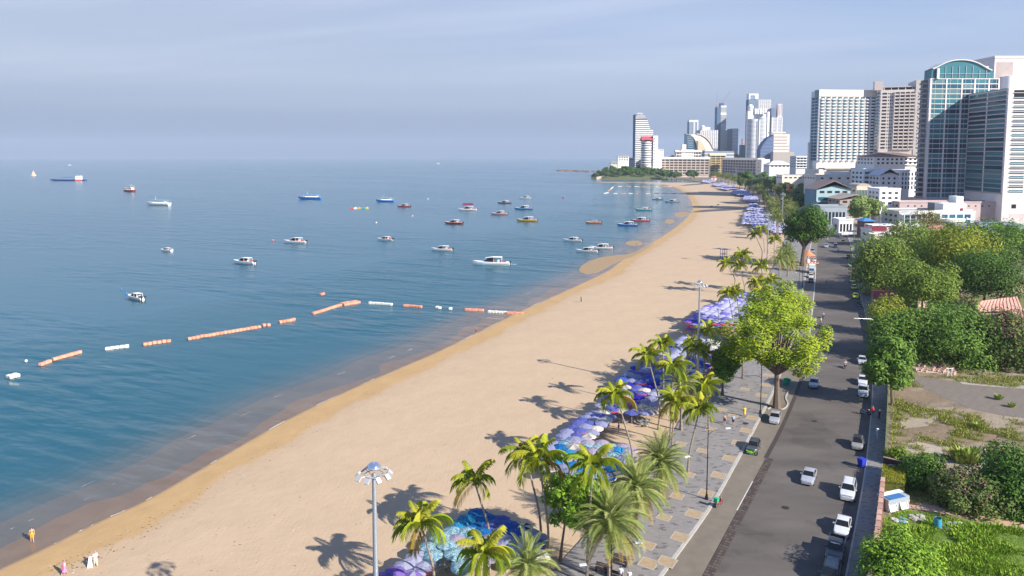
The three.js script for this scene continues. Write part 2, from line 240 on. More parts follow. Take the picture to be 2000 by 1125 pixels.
{
  const prom = LN.prom, kerb = LN.kerb, L = LN.roadL, Rr = LN.roadR, W = LN.walkR;
  const far = (a) => a.slice(0, 250);
  struct('promenade', ribbon(far(offset(kerb, -0.32)), far(offset(prom, -0.5)), KERB - 0.004), M.paver);
  const kerbs = new MB(), kerb2 = (a, w, h, y0 = -0.02) => { const b = offset(a, -w), k = new MB(); for (let i = 0; i + 1 < a.length; i++) { const q = (p, y) => V3(p.x, y, p.z); k.quad(q(a[i], h), q(b[i], h), q(b[i + 1], h), q(a[i + 1], h)).quad(q(a[i], y0), q(a[i], h), q(a[i + 1], h), q(a[i + 1], y0)).quad(q(b[i], y0), q(b[i], h), q(b[i + 1], h), q(b[i + 1], y0)); } return k.geo(); };
  struct('kerb', kerb2(far(kerb), 0.42, KERB), M.kerb);
  struct('parking_lane', ribbon(far(kerb), far(L), -0.005), M.concrete);
  struct('road', ribbon(far(L), far(Rr), -0.009), M.asphalt);
  struct('kerb', kerb2(far(offset(Rr, 0.2)), 0.2, KERB), M.kerb);
  struct('sidewalk', ribbon(far(offset(Rr, 0.2)), far(offset(W, 0.1)), KERB - 0.004), mat([0.304, 0.288, 0.288], 0.8, { map: again(paveTex, 7) }));
  // dark grated gutter beside the parking lane: wide near by, narrow beyond
  const gut = (i0, i1, a, b, y) => struct('gutter', (() => { const k = new MB(); const A = offset(L, a), B = offset(L, b); for (let i = i0; i < i1; i++) k.quad(V3(A[i].x, y, A[i].z), V3(B[i].x, y, B[i].z), V3(B[i + 1].x, y, B[i + 1].z), V3(A[i + 1].x, y, A[i + 1].z)); return k.geo(); })(), M.gutter);
  const iat = (u, v) => Math.round(near(L, G(u, v)).at);
  gut(0, iat(1494, 897), 0.02, 1.12, 0.006); gut(iat(1494, 897), iat(1560, 740), -0.3, 0.35, 0.006);
  {
    // the grating bars across the gutter, one row of setts each
    const n = iat(1494, 897), A = offset(L, 0.06), list = [];
    let k = 0; const len = []; len[0] = 0; for (let i = 1; i <= n; i++) len[i] = len[i - 1] + A[i].distanceTo(A[i - 1]);
    const g3 = [0, 1, 2].map((q) => box(0.31, 0.03, 0.5, 0, 0, 0)), ms = [[0.075, 0.056, 0.05], [0.058, 0.044, 0.04], [0.095, 0.073, 0.062]].map((c) => mat(c, 0.8));
    const gt = scene.getObjectByName('gutter');
    for (let s = 0.3; s < len[n]; s += 0.6) { let i = 1; while (len[i] < s) i++; const t = (s - len[i - 1]) / (len[i] - len[i - 1]), p = A[i - 1].clone().lerp(A[i], t), d = A[i].clone().sub(A[i - 1]).normalize(); for (let q = 0; q < 3; q++) { if (k++ > 294) break; const b = mesh('sett', g3[q], ms[Math.floor(rr(0, 3))], gt); b.position.set(p.x - d.z * (0.18 + q * 0.35), 0.004, p.z + d.x * (0.18 + q * 0.35)); b.rotation.y = Math.atan2(d.x, d.z); } }
  }
  // painted edge lines
  const line = (a, i0, i1, w) => { const k = new MB(), b = offset(a, w); for (let i = i0; i < i1; i++) k.quad(V3(a[i].x, 0.002, a[i].z), V3(b[i].x, 0.002, b[i].z), V3(b[i + 1].x, 0.002, b[i + 1].z), V3(a[i + 1].x, 0.002, a[i + 1].z)); return k.geo(); };
  struct('road_marking', line(offset(L, -0.25), iat(1584, 650), iat(1594, 520), 0.22), M.paint);
  struct('road_marking', line(offset(L, -0.12), iat(1440, 1000), iat(1470, 940), 0.16), M.paint);
  // the corner of the raised kerb round the big tree
  struct('kerb', (() => { const a = [[1500, 800], [1510, 796], [1528, 800], [1540, 790], [1536, 778], [1541, 765]]; const c = new THREE.CatmullRomCurve3(px(a, 0), false, 'centripetal').getPoints(24); return kerb2(c, 0.25, 0.12); })(), M.kerb);
  // planting squares along the kerb, each a sandy bed in a pale frame
  M.bedframe = mat([0.424, 0.368, 0.304], 0.85, { map: again(T.speck, 2) });
  const squares = [[1266, 1100, 1], [1302, 1097, 1], [1328, 1049, 1], [1355, 1003.5, 1], [1379, 963, 1], [1403, 928, 1], [1424.5, 895, 1], [1442, 865, 1], [1458, 841, 1], [1470, 816, 1], [1487, 772, 1], [1495, 752, 1], [1297, 1010, 0], [1322, 969, 0], [1345, 927, 0], [1372, 880, 0], [1388, 838, 0], [1330, 867, 0], [1432, 812, 0], [1455, 760, 0], [1265, 1065, 0], [1410, 800, 0], [1500, 733, 1], [1518, 680, 1], [1530, 650, 1], [1545, 600, 1]];
  const beds = tag(new THREE.Group(), null, null, null, 'structure'); beds.name = 'planting_beds'; scene.add(beds);
  for (const [u, v, front] of squares) {
    const p = G(u, v, KERB), k = near(kerb, p), i = Math.min(Math.floor(k.at), kerb.length - 2), d = kerb[i + 1].clone().sub(kerb[i]).normalize(), a = Math.atan2(d.x, d.z), s = front ? 2.0 : 1.7;
    const f = new MB(); for (const q of [-1, 1]) f.box(s, 0.05, 0.17, 0, -0.03, q * (s / 2 - 0.085)).box(0.17, 0.05, s - 0.34, q * (s / 2 - 0.085), -0.03, 0);
    const fr = mesh('bed_frame', f.geo(), M.bedframe, beds); fr.position.set(p.x, KERB, p.z); fr.rotation.y = a;
    const e = mesh('bed_soil', new MB().quad(V3(-s / 2 + 0.17, 0.004, s / 2 - 0.17), V3(s / 2 - 0.17, 0.004, s / 2 - 0.17), V3(s / 2 - 0.17, 0.004, -s / 2 + 0.17), V3(-s / 2 + 0.17, 0.004, -s / 2 + 0.17)).geo(), M.soil, beds); e.position.copy(fr.position); e.rotation.y = a;
  }
  // manhole covers
  for (const [u, v, w] of [[1590.5, 822.5, 'manhole cover beside the white car parked by the big tree'], [1534, 991.5, 'near round manhole cover on the open asphalt'], [1456, 828.5, 'manhole cover in the promenade paving by the strolling people']]) {
    const t = thing('manhole_cover', G(u, v, 0).setY(v === 828.5 ? KERB : -0.009), 0, 'dark round iron ' + w, 'manhole cover');
    mesh('frame', new THREE.CylinderGeometry(0.5, 0.52, 0.03, 24), M.gutter, t); const l = mesh('lid', new THREE.CylinderGeometry(0.4, 0.4, 0.042, 24), mat([0.05, 0.045, 0.045], 0.5, { metalness: 0.6 }), t);
    for (let q = -2; q <= 2; q++) { const w2 = mesh('rib', box(0.06, 0.012, 0.6 - Math.abs(q) * 0.1, q * 0.14, 0.02, 0), M.gutter, l); }
  }
}
// ---------------------------------------------------------------- palms
const leafMat = (c, o = {}) => mat(c, 0.75, { phys: true, transmission: 0.4, thickness: 0, specularIntensity: 0.4, ...o });
M.frond = [leafMat([0.40, 0.46, 0.03]), leafMat([0.30, 0.40, 0.028]), leafMat([0.5, 0.5, 0.05]), leafMat([0.42, 0.31, 0.07])];
M.date = [leafMat([0.32, 0.39, 0.1]), leafMat([0.26, 0.33, 0.075]), leafMat([0.39, 0.43, 0.15]), leafMat([0.40, 0.29, 0.06])];
M.farfrond = [leafMat([0.20, 0.25, 0.07]), leafMat([0.25, 0.28, 0.08]), leafMat([0.16, 0.21, 0.06])];
M.trunk = mat([1, 1, 1], 0.9, { vertexColors: true });
M.bark = mat([0.17, 0.13, 0.1], 0.95, { map: again(T.speck, 1.2), bumpMap: again(T.speck, 0.8), bumpScale: 0.05 });
// one frond of unit length that leaves along +x at an angle and bends over; leaflets hang from both sides of the rib
function frondGeo(seed, elev, bend, n, len, hang, wid, vee) {
  const q = rng(seed), m = new MB(), pts = [], N = 12; let a = elev, p = V3(0, 0, 0);
  for (let i = 0; i <= N; i++) { pts.push(p.clone()); a -= bend / N * (0.4 + 1.2 * i / N); p = p.clone().add(V3(Math.cos(a), Math.sin(a), 0).multiplyScalar(1 / N)); }
  m.tube(pts, (t) => lerp(0.012, 0.003, t), 3, false);
  for (let i = 0; i < n; i++) for (const s of [-1, 1]) {
    const t = 0.1 + 0.9 * (i + q() * 0.7) / n, k = Math.min(N - 1, Math.floor(t * N)), f = t * N - k, o = pts[k].clone().lerp(pts[k + 1], f), tan = pts[k + 1].clone().sub(pts[k]).normalize();
    const L = len * Math.pow(Math.sin(Math.PI * clamp(0.12 + 0.80 * t)), 0.6) * (0.85 + 0.3 * q());
    const dir = tan.clone().multiplyScalar(0.55 + 0.5 * t).add(V3(0, vee, s * (1 - 0.45 * t))).normalize(), tip = o.clone().addScaledVector(dir, L); tip.y -= hang * L * (0.7 + 0.6 * q());
    const mid = o.clone().addScaledVector(dir, L * 0.5); mid.y -= hang * L * 0.15;
    const w = tan.clone().multiplyScalar(wid * (0.8 + 0.4 * q()));
    m.quad(o, mid.clone().add(w), tip, mid.clone().sub(w));
  }
  return m.geo();
}
const FR = { coco: [], date: [], young: [] };
for (const [e, b] of [[1.35, 0.9], [1.15, 1.25], [0.95, 1.6], [0.75, 1.75], [0.55, 1.9], [0.35, 1.8], [0.1, 1.6], [-0.2, 1.2], [-0.6, 0.6]]) for (let k = 0; k < 2; k++) FR.coco.push(frondGeo(FR.coco.length * 7 + 3, e + k * 0.08, b + k * 0.15, 30, 0.31, 0.7, 0.0115, 0.05));
for (const [e, b] of [[1.45, 0.45], [1.2, 0.8], [0.95, 1.0], [0.7, 1.1], [0.45, 1.15], [0.2, 1.1], [-0.05, 1.0], [-0.35, 0.8], [-0.75, 0.5]]) for (let k = 0; k < 2; k++) FR.date.push(frondGeo(FR.date.length * 11 + 300, e + k * 0.06, b + k * 0.1, 38, 0.2, 0.14, 0.0105, 0.32));
function trunkGeo(pts, r0, r1, seed) {
  const q = rng(seed), m = new MB(), c = new THREE.CatmullRomCurve3(pts), N = Math.max(14, Math.round(c.getLength() / 0.28)), P2 = c.getPoints(N);
  for (let i = 0; i < N; i++) { const t = i / N, k = (i % 2 ? 0.86 : 1.06) * (0.9 + 0.2 * q()); m.color([0.25 * k, 0.205 * k, 0.165 * k]); m.tube([P2[i], P2[i + 1]], [lerp(r0, r1, t) * (1 + 0.6 * Math.exp(-t * 16)) * 1.04, lerp(r0, r1, (i + 1) / N) * (1 + 0.6 * Math.exp(-t * 16))], 7, false); }
  return m.geo();
}
M.coconut = mat([0.2, 0.16, 0.04], 0.6);
const nutGeo = new THREE.SphereGeometry(0.13, 8, 6);
const PALMS = 'coconut palms along the beach promenade';
// a coconut palm: base on the ground, crown at a point in the air, curved trunk between
function coconut(base, crown, len, nf, seed, label, lean = 0.15) {
  R = rng(seed * 31 + 5);
  const t = thing('coconut_palm', base, 0, label, 'palm tree', PALMS), c = crown.clone().sub(base), h = c.y;
  mesh('trunk', trunkGeo([V3(0, -0.2, 0), V3(c.x * lean, h * 0.33, c.z * lean), V3(c.x * (0.5 + lean * 0.6), h * 0.68, c.z * (0.5 + lean * 0.6)), c], 0.15, 0.095, seed), M.trunk, t);
  for (let i = 0; i < nf; i++) {
    const k = i / nf, g = FR.coco[clamp(Math.floor(k * 7.7) * 2 + (R() > 0.5 ? 1 : 0), 0, 17)];
    const f = mesh('frond', g, k > 0.86 && R() > 0.55 ? M.frond[3] : pick(k < 0.3 ? [M.frond[0], M.frond[2]] : [M.frond[0], M.frond[1], M.frond[0]]), t); f.position.set(c.x, c.y - 0.1 + 0.1 * R(), c.z); f.rotation.set((R() - 0.5) * 0.25, i * 2.4 + rr(-0.35, 0.35), 0, 'YXZ'); f.scale.setScalar(len * rr(0.85, 1.1) * (k < 0.12 ? 0.8 : 1));
  }
  for (let i = 0; i < 5; i++) { const n = mesh('coconut', nutGeo, M.coconut, t), a = R() * 7; n.position.set(c.x + Math.cos(a) * 0.24, c.y - 0.3 - R() * 0.15, c.z + Math.sin(a) * 0.24); }
  return t;
}
function datePalm(base, h, len, nf, seed, label, group = 'grey green date palms on the promenade') {
  R = rng(seed * 17 + 2);
  const t = thing('date_palm', base, rr(0, 6), label, 'palm tree', group);
  mesh('trunk', trunkGeo([V3(0, -0.2, 0), V3(0.05, h * 0.5, 0), V3(0, h, 0)], 0.24, 0.2, seed), M.trunk, t);
  for (let i = 0; i < nf; i++) { const k = i / nf, g = FR.date[clamp(Math.floor(Math.pow(k, 0.9) * 8.9) * 2 + (R() > 0.5 ? 1 : 0), 0, 17)]; const f = mesh('frond', g, k > 0.88 ? M.date[3] : M.date[Math.floor(rr(0, 3))], t); f.position.set(0, h - k * 0.5, 0); f.rotation.set((R() - 0.5) * 0.3, i * 2.4 + rr(-0.3, 0.3), 0, 'YXZ'); f.scale.setScalar(len * rr(0.85, 1.1)); }
  return t;
}
// [base u, v, crown u, v, frond length, fronds, label]
const KH = 0.12, nearPalms = [
  [846, 1160, 822, 1030, 3.5, 16, 'nearest coconut palm left of the cluster of light blue umbrellas, by the floodlight mast'],
  [958, 1068, 926, 945, 3.5, 13, 'coconut palm with a bent trunk rising through the nearest blue umbrellas'],
  [1058, 1058, 1026, 892, 3.3, 13, 'coconut palm with a dark leaning trunk, left one of a close pair'],
  [1069, 1100, 1052, 903, 3.6, 15, 'tall coconut palm with a pale trunk, right one of a close pair'],
  [1146, 1140, 1158, 915, 3.5, 13, 'slender straight coconut palm in front of the bright green sea almond tree'],
  [1238, 925, 1204, 778, 3.4, 15, 'coconut palm with a bent trunk between two umbrella fields, first behind the nearer field'],
  [1286, 838, 1264, 698, 3.2, 13, 'coconut palm at the sea side of the dark blue umbrella field'],
  [1296, 800, 1294, 677, 2.9, 13, 'coconut palm close behind another over the dark blue umbrellas'],
  [1309, 862, 1315, 722, 3.3, 14, 'coconut palm standing in the middle of the long umbrella field'],
  [1313, 880, 1321, 790, 3.6, 18, 'full low coconut palm at the promenade edge behind the date palms'],
  [1361, 778, 1358, 685, 3.0, 13, 'coconut palm in front of the second floodlight mast'],
  [1372, 770, 1378, 694, 2.8, 12, 'coconut palm just right of the second floodlight mast'],
  [1375, 740, 1381, 649, 3.0, 12, 'coconut palm by the red umbrellas at the gap between fields'],
  [1384, 838, 1378, 757, 3.3, 16, 'coconut palm on the promenade with a straight thin trunk'],
  [1343, 922, 1366, 806, 3.1, 13, 'young coconut palm with a strongly curved trunk on the open paving'],
  [1340, 700, 1350, 672, 2.6, 12, 'small coconut palm low among the umbrellas'],
  [1432, 640, 1422, 578, 3.3, 15, 'coconut palm at the road side of the second umbrella field'],
  [1445, 640, 1437, 572, 3.0, 12, 'coconut palm close beside another at the second umbrella field'],
  [1434, 562, 1419, 518, 3.6, 13, 'coconut palm at the sea side of a group of three over bare sand'],
  [1466, 578, 1449, 502, 3.7, 15, 'tallest coconut palm of a group of three over bare sand'],
  [1455, 575, 1443, 522, 3.3, 13, 'middle coconut palm of a group of three over bare sand'],
  [1487, 508, 1474, 460, 3.8, 13, 'leaning coconut palm near the third floodlight mast'],
  [1493, 492, 1487, 450, 3.6, 13, 'upright coconut palm behind the third floodlight mast'],
  [1492, 570, 1486, 522, 3.8, 15, 'coconut palm beside the grey fan palms'],
  [1482, 600, 1478, 556, 3.6, 16, 'coconut palm touching the yellow green tree on its far side'],
  [1500, 590, 1506, 552, 3.6, 15, 'coconut palm between the yellow green tree and the fan palms'],
  [1512, 505, 1512, 470, 3.8, 15, 'coconut palm at the foot of the third floodlight mast'],
  [1460, 660, 1488, 575, 3.4, 15, 'coconut palm leaning over the yellow green tree'],
  [945, 1290, 946, 1090, 3.2, 17, 'coconut palm at the front edge below the light blue umbrellas'],
];
nearPalms.forEach(([u, v, cu, cv, len, nf, label], i) => { const b = G(u, v, KH), c = P(cu, cv - 2, -b.z); c.y += 0.3; coconut(b, c, len, nf, i + 1, label, i % 3 === 0 ? -0.06 : 0.16); });
for (const [u, v, cv, len, nf, label] of [
  [1030, 1235, 1102, 3.3, 60, 'date palm at the front edge beside the coconut palm'],
  [1190, 1140, 1016, 4.2, 84, 'large grey green date palm nearest on the promenade'],
  [1243, 1045, 952, 4.1, 78, 'large grey green date palm second along the promenade'],
  [1290, 968, 900, 4.1, 78, 'large grey green date palm third along the promenade, widest crown'],
  [1330, 840, 750, 3.7, 60, 'slim grey date palm in the middle of the umbrella field'],
]) { const b = G(u, v, KH); datePalm(b, P(u, cv, -b.z).y, len, nf, u, label); }
for (const [u, v, cv, w] of [[1522, 545, 505, 'nearest'], [1538, 540, 495, 'rightmost'], [1530, 520, 490, 'middle'], [1545, 528, 512, 'lowest']]) { const b = G(u, v, KH); datePalm(b, P(u, cv, -b.z).y, 4.4, 46, u, w + ' pale grey fan palm in the clump beside the big dark tree', 'clump of pale fan palms'); }

// ---------------------------------------------------------------- broadleaved trees
// a crown: many small leaf faces spread through clumps of foliage
function crownGeo(seed, blobs, n, size, cols, flat = 0) {
  const q = rng(seed), m = new MB(), w = blobs.map((b) => b.r * b.r), W = w.reduce((a, b) => a + b, 0); m.color([1, 1, 1]);
  for (let i = 0; i < n; i++) {
    let k = q() * W, bi = 0; while (bi < blobs.length - 1 && (k -= w[bi]) > 0) bi++;
    const b = blobs[bi], th = q() * 6.283, cz = q() * 2 - 1, sz = Math.sqrt(1 - cz * cz), d = V3(sz * Math.cos(th), cz, sz * Math.sin(th));
    const rad = b.r * (0.35 + 0.65 * Math.sqrt(q()) + 0.28 * q() * q()), p = V3(b.x + d.x * rad, b.y + d.y * rad * (b.f ?? 0.8), b.z + d.z * rad);
    const nrm = d.clone().multiplyScalar(0.8).add(V3(q() - 0.5, q() - 0.1 + flat, q() - 0.5).multiplyScalar(1.1)).normalize(), a = V3(q() - 0.5, q() - 0.5, q() - 0.5).cross(nrm).normalize(), c = nrm.clone().cross(a), s = size * (0.6 + 0.8 * q());
    const k2 = cols[Math.floor(q() * cols.length)], j = 0.8 + 0.4 * q(); m.col = [k2[0] * j, k2[1] * j, k2[2] * j];
    const dip = nrm.clone().multiplyScalar(-0.18 * s);
    m.quad(p.clone().addScaledVector(a, -s), p.clone().addScaledVector(c, s * 0.5).add(dip), p.clone().addScaledVector(a, s), p.clone().addScaledVector(c, -s * 0.5).add(dip));
  }
  return m.geo();
}
M.leaf = leafMat([1, 1, 1], { vertexColors: true, transmission: 0.22 });
const HUES = {
  dark: [[0.072, 0.151, 0.019], [0.087, 0.183, 0.022], [0.055, 0.127, 0.019]], mid: [[0.124, 0.230, 0.032], [0.159, 0.266, 0.035], [0.098, 0.195, 0.028]], bright: [[0.184, 0.322, 0.025], [0.245, 0.384, 0.031], [0.138, 0.261, 0.022]],
  lime: [[0.32, 0.40, 0.02], [0.25, 0.36, 0.018], [0.20, 0.32, 0.016], [0.38, 0.42, 0.025]], olive: [[0.159, 0.236, 0.031], [0.212, 0.283, 0.035], [0.118, 0.195, 0.028]], gold: [[0.354, 0.366, 0.031], [0.271, 0.319, 0.028], [0.189, 0.260, 0.026]], pale: [[0.245, 0.337, 0.092], [0.307, 0.384, 0.107], [0.199, 0.291, 0.077]],
  far: [[0.088, 0.159, 0.053], [0.116, 0.186, 0.063], [0.071, 0.132, 0.050]], pink: [[0.099, 0.182, 0.033], [0.149, 0.198, 0.050], [0.083, 0.149, 0.033], [0.182, 0.165, 0.058]], grass: [[0.153, 0.236, 0.018], [0.189, 0.260, 0.024], [0.118, 0.201, 0.018]], brown: [[0.199, 0.184, 0.046], [0.261, 0.230, 0.061]],
};
// clumps on and in an ellipsoid: an uneven outline with gaps
function clumps(q, c, rx, ry, rz, n, share = 0.36) { return Array.from({ length: n }, (_, i) => { const th = i * 2.4 + q() * 0.9, h = 1 - 1.75 * (i + 0.4) / n, s = Math.sqrt(Math.max(0, 1 - h * h)), k = 0.5 + 0.38 * q(); return { x: c.x + rx * k * s * Math.cos(th), y: c.y + ry * k * h, z: c.z + rz * k * s * Math.sin(th), r: Math.min(rx, Math.max(ry, rx * 0.6)) * share * (0.6 + 0.85 * q()) }; }); }
function limbs(m, q, foot, fork, blobs, r) { m.tube([foot, foot.clone().lerp(fork, 0.5).add(V3(rq(q, 0.15), 0, rq(q, 0.15))), fork], [r * 1.7, r, r * 0.85], 8); for (const b of blobs) { const e = V3(b.x, b.y, b.z), mid = fork.clone().lerp(e, 0.5); mid.y += 0.2 * (e.y - fork.y) - 0.1; mid.x += rq(q, 0.3); m.tube([fork, mid, e], [r * 0.5, r * 0.3, r * 0.08], 5, false); } return m; }
const rq = (q, a) => (q() * 2 - 1) * a;
// a tree surveyed in the photograph: foot (u, v), crown between uL..uR and vT..vB
function tree(name, label, [u, v], [uL, uR, vT, vB], hue, o = {}) {
  const { leaf = 0.3, group, flat = 0, trunk = 0.3, deep = 1, cat = 'tree',  fork: fk = 0.25, y = 0, seed = Math.round(u * 3 + v) } = o, full = o.low || name === 'garden_tree', n = Math.round((o.n ?? 7000) * (full ? 1.5 : 1.15)), blobs = Math.round((o.blobs ?? 16) * (full ? 1.5 : 1.3)), share = Math.min(0.46, (o.share ?? 0.36) * (full ? 1.35 : 1.2)), q = rng(seed), b = G(u, v, y), D = -b.z;
  const a = P(uL, vT, D), e = P(uR, vB, D), c = V3((a.x + e.x) / 2 - b.x, (a.y + e.y) / 2 - y, 0), rx = (e.x - a.x) / 2, ry = Math.max(0.4, (a.y - e.y) / 2 * 0.94);
  let ryy = ry; if (o.low) { const top = a.y - y; c.y = top * 0.36; ryy = top * 0.6; } else if (c.y - ry < 0) c.y = Math.max(c.y, ry * 0.9);
  const t = thing(name, b, 0, label, cat, group), gw = full ? 1.15 : 1.03, bl = clumps(q, c, rx * gw, ryy * gw, rx * deep * gw, blobs, share), fork = V3(c.x * 0.3, Math.max(0.3, c.y - ry * (1 - fk)), 0);
  mesh('trunk', limbs(new MB(), q, V3(0, -0.2, 0), fork, bl, trunk).geo(), M.bark, t);
  mesh('crown', crownGeo(seed + 1, bl, n, leaf, HUES[hue], flat), M.leaf, t);
  if (o.flowers) mesh('flowers', crownGeo(seed + 2, bl.slice(0, o.flowers).map((k) => ({ ...k, r: k.r * 0.75 })), 700, leaf * 0.6, [[0.42, 0.06, 0.22], [0.5, 0.12, 0.3], [0.32, 0.03, 0.2]]), M.leaf, t);
  return t;
}
tree('flame_tree', 'large yellow green spreading tree with a thick pale trunk beside the parking lane', [1517, 796], [1402, 1628, 578, 744], 'lime', { n: 12500, leaf: 0.28, blobs: 46, flat: 0.9, trunk: 0.5, share: 0.19, fork: 0.1 });
tree('flame_tree', 'yellow green feathery tree half hidden behind the largest one', [1540, 690], [1462, 1580, 548, 652], 'lime', { n: 8000, leaf: 0.3, blobs: 22, flat: 0.8, trunk: 0.4, share: 0.28 });
tree('rain_tree', 'tall dark green tree with a forked trunk by the orange shrine', [1568, 520], [1532, 1618, 404, 482], 'dark', { n: 11000, leaf: 0.42, blobs: 26, trunk: 0.9, share: 0.32, fork: -0.1 });
tree('broadleaf_tree', 'small dark tree shading the promenade behind the strolling people', [1411, 773], [1388, 1438, 678, 748], 'mid', { n: 4200, leaf: 0.28, blobs: 14, trunk: 0.2 });
tree('broadleaf_tree', 'slim bright tree close to the small dark tree', [1450, 740], [1425, 1472, 650, 720], 'lime', { n: 2600, leaf: 0.26, blobs: 12, trunk: 0.15 });
tree('sea_almond_tree', 'bright green broad leaved tree below the nearest umbrella field', [1094, 1095], [1052, 1195, 915, 1042], 'bright', { n: 5200, leaf: 0.25, blobs: 24, trunk: 0.14, share: 0.27 });
tree('broadleaf_tree', 'green tree leaning over the roadside wall and parked pickup', [1744, 790], [1692, 1772, 655, 768], 'mid', { n: 6000, leaf: 0.33, blobs: 20, trunk: 0.25, share: 0.3 });
tree('broadleaf_tree', 'pale feathery round tree in front of the low roofs by the street market', [1690, 445], [1655, 1727, 383, 432], 'pale', { n: 6000, leaf: 0.6, blobs: 20, trunk: 0.4 });
const GT = 'garden trees behind the roadside wall';
tree('garden_tree', 'olive green tree overhanging the road beside the parked taxis', [1728, 575], [1676, 1775, 458, 575], 'olive', { n: 8000, leaf: 0.4, blobs: 24, trunk: 0.4, share: 0.3 });
tree('garden_tree', 'olive tree at the far left back of the garden grove', [1778, 520], [1722, 1830, 438, 520], 'olive', { n: 7000, leaf: 0.42, blobs: 20, trunk: 0.4 });
tree('garden_tree', 'golden green tall tree in the middle of the garden grove', [1868, 580], [1812, 1928, 448, 560], 'gold', { n: 10000, leaf: 0.38, blobs: 26, trunk: 0.4, share: 0.3 });
tree('garden_tree', 'deep green spreading tree at the right back of the garden grove', [1945, 545], [1870, 2030, 442, 535], 'mid', { n: 9000, leaf: 0.42, blobs: 24, trunk: 0.4, share: 0.3 });
tree('garden_tree', 'dense dark round tree beside the pink tiled roof', [1922, 602], [1868, 1978, 492, 590], 'dark', { n: 9000, leaf: 0.32, blobs: 30, trunk: 0.4, share: 0.33 });
tree('garden_tree', 'mid green tree over the small red roofed pavilion', [1800, 615], [1745, 1860, 512, 600], 'olive', { n: 8000, leaf: 0.34, blobs: 22, trunk: 0.3, share: 0.3 });
tree('garden_tree', 'dark gap filling tree behind the round one', [1830, 560], [1770, 1870, 470, 555], 'dark', { n: 6000, leaf: 0.4, blobs: 18, trunk: 0.3 });
tree('shrub', 'yellow topped bush against the wall by the red roof', [1732, 655], [1702, 1765, 578, 640], 'gold', { n: 3500, leaf: 0.3, blobs: 16, cat: 'bush', low: 1 });
tree('shrub', 'dense green hedge bush next to the street wall', [1752, 700], [1708, 1800, 606, 690], 'mid', { n: 6000, leaf: 0.32, blobs: 20, cat: 'bush', low: 1, share: 0.32 });
tree('shrub', 'long dark green hedge mass in front of the grove', [1855, 705], [1778, 1935, 590, 692], 'mid', { n: 11000, leaf: 0.32, blobs: 30, cat: 'bush', low: 1, share: 0.3 });
tree('bougainvillea', 'tall bougainvillea with magenta flowers at the right end of the hedge', [1968, 715], [1912, 2030, 612, 705], 'pink', { n: 7000, leaf: 0.34, blobs: 26, cat: 'bush', low: 1, flowers: 9, share: 0.28 });
tree('shrub_tree', 'thin brownish tree in front of the white curved building', [1806, 478], [1782, 1836, 408, 452], 'brown', { n: 1600, leaf: 0.4, blobs: 12, trunk: 0.15 });
tree('shrub', 'round leafy bush beside the graffiti wall', [1802, 950], [1774, 1834, 884, 942], 'mid', { n: 3600, leaf: 0.22, blobs: 16, cat: 'bush', low: 1 });
tree('bougainvillea', 'low bougainvillea hedge with violet flowers behind the sandy path', [1870, 990], [1828, 1940, 920, 985], 'pink', { n: 6000, leaf: 0.2, blobs: 24, cat: 'bush', low: 1, flowers: 12, share: 0.3 });
tree('broadleaf_tree', 'dark tree at the right edge of the vacant lot', [1972, 990], [1925, 2030, 880, 985], 'dark', { n: 7000, leaf: 0.24, blobs: 22, low: 1, share: 0.32 });
tree('shrub', 'large bush hanging over the sidewalk at the bottom of the lot', [1752, 1150], [1694, 1815, 1040, 1150], 'bright', { n: 6500, leaf: 0.2, blobs: 26, cat: 'bush', low: 1, share: 0.28 });
tree('shrub', 'small bush in front of the tyre at the end of the graffiti wall', [1748, 905], [1730, 1775, 875, 905], 'grass', { n: 1200, leaf: 0.2, blobs: 9, cat: 'bush', low: 1 });
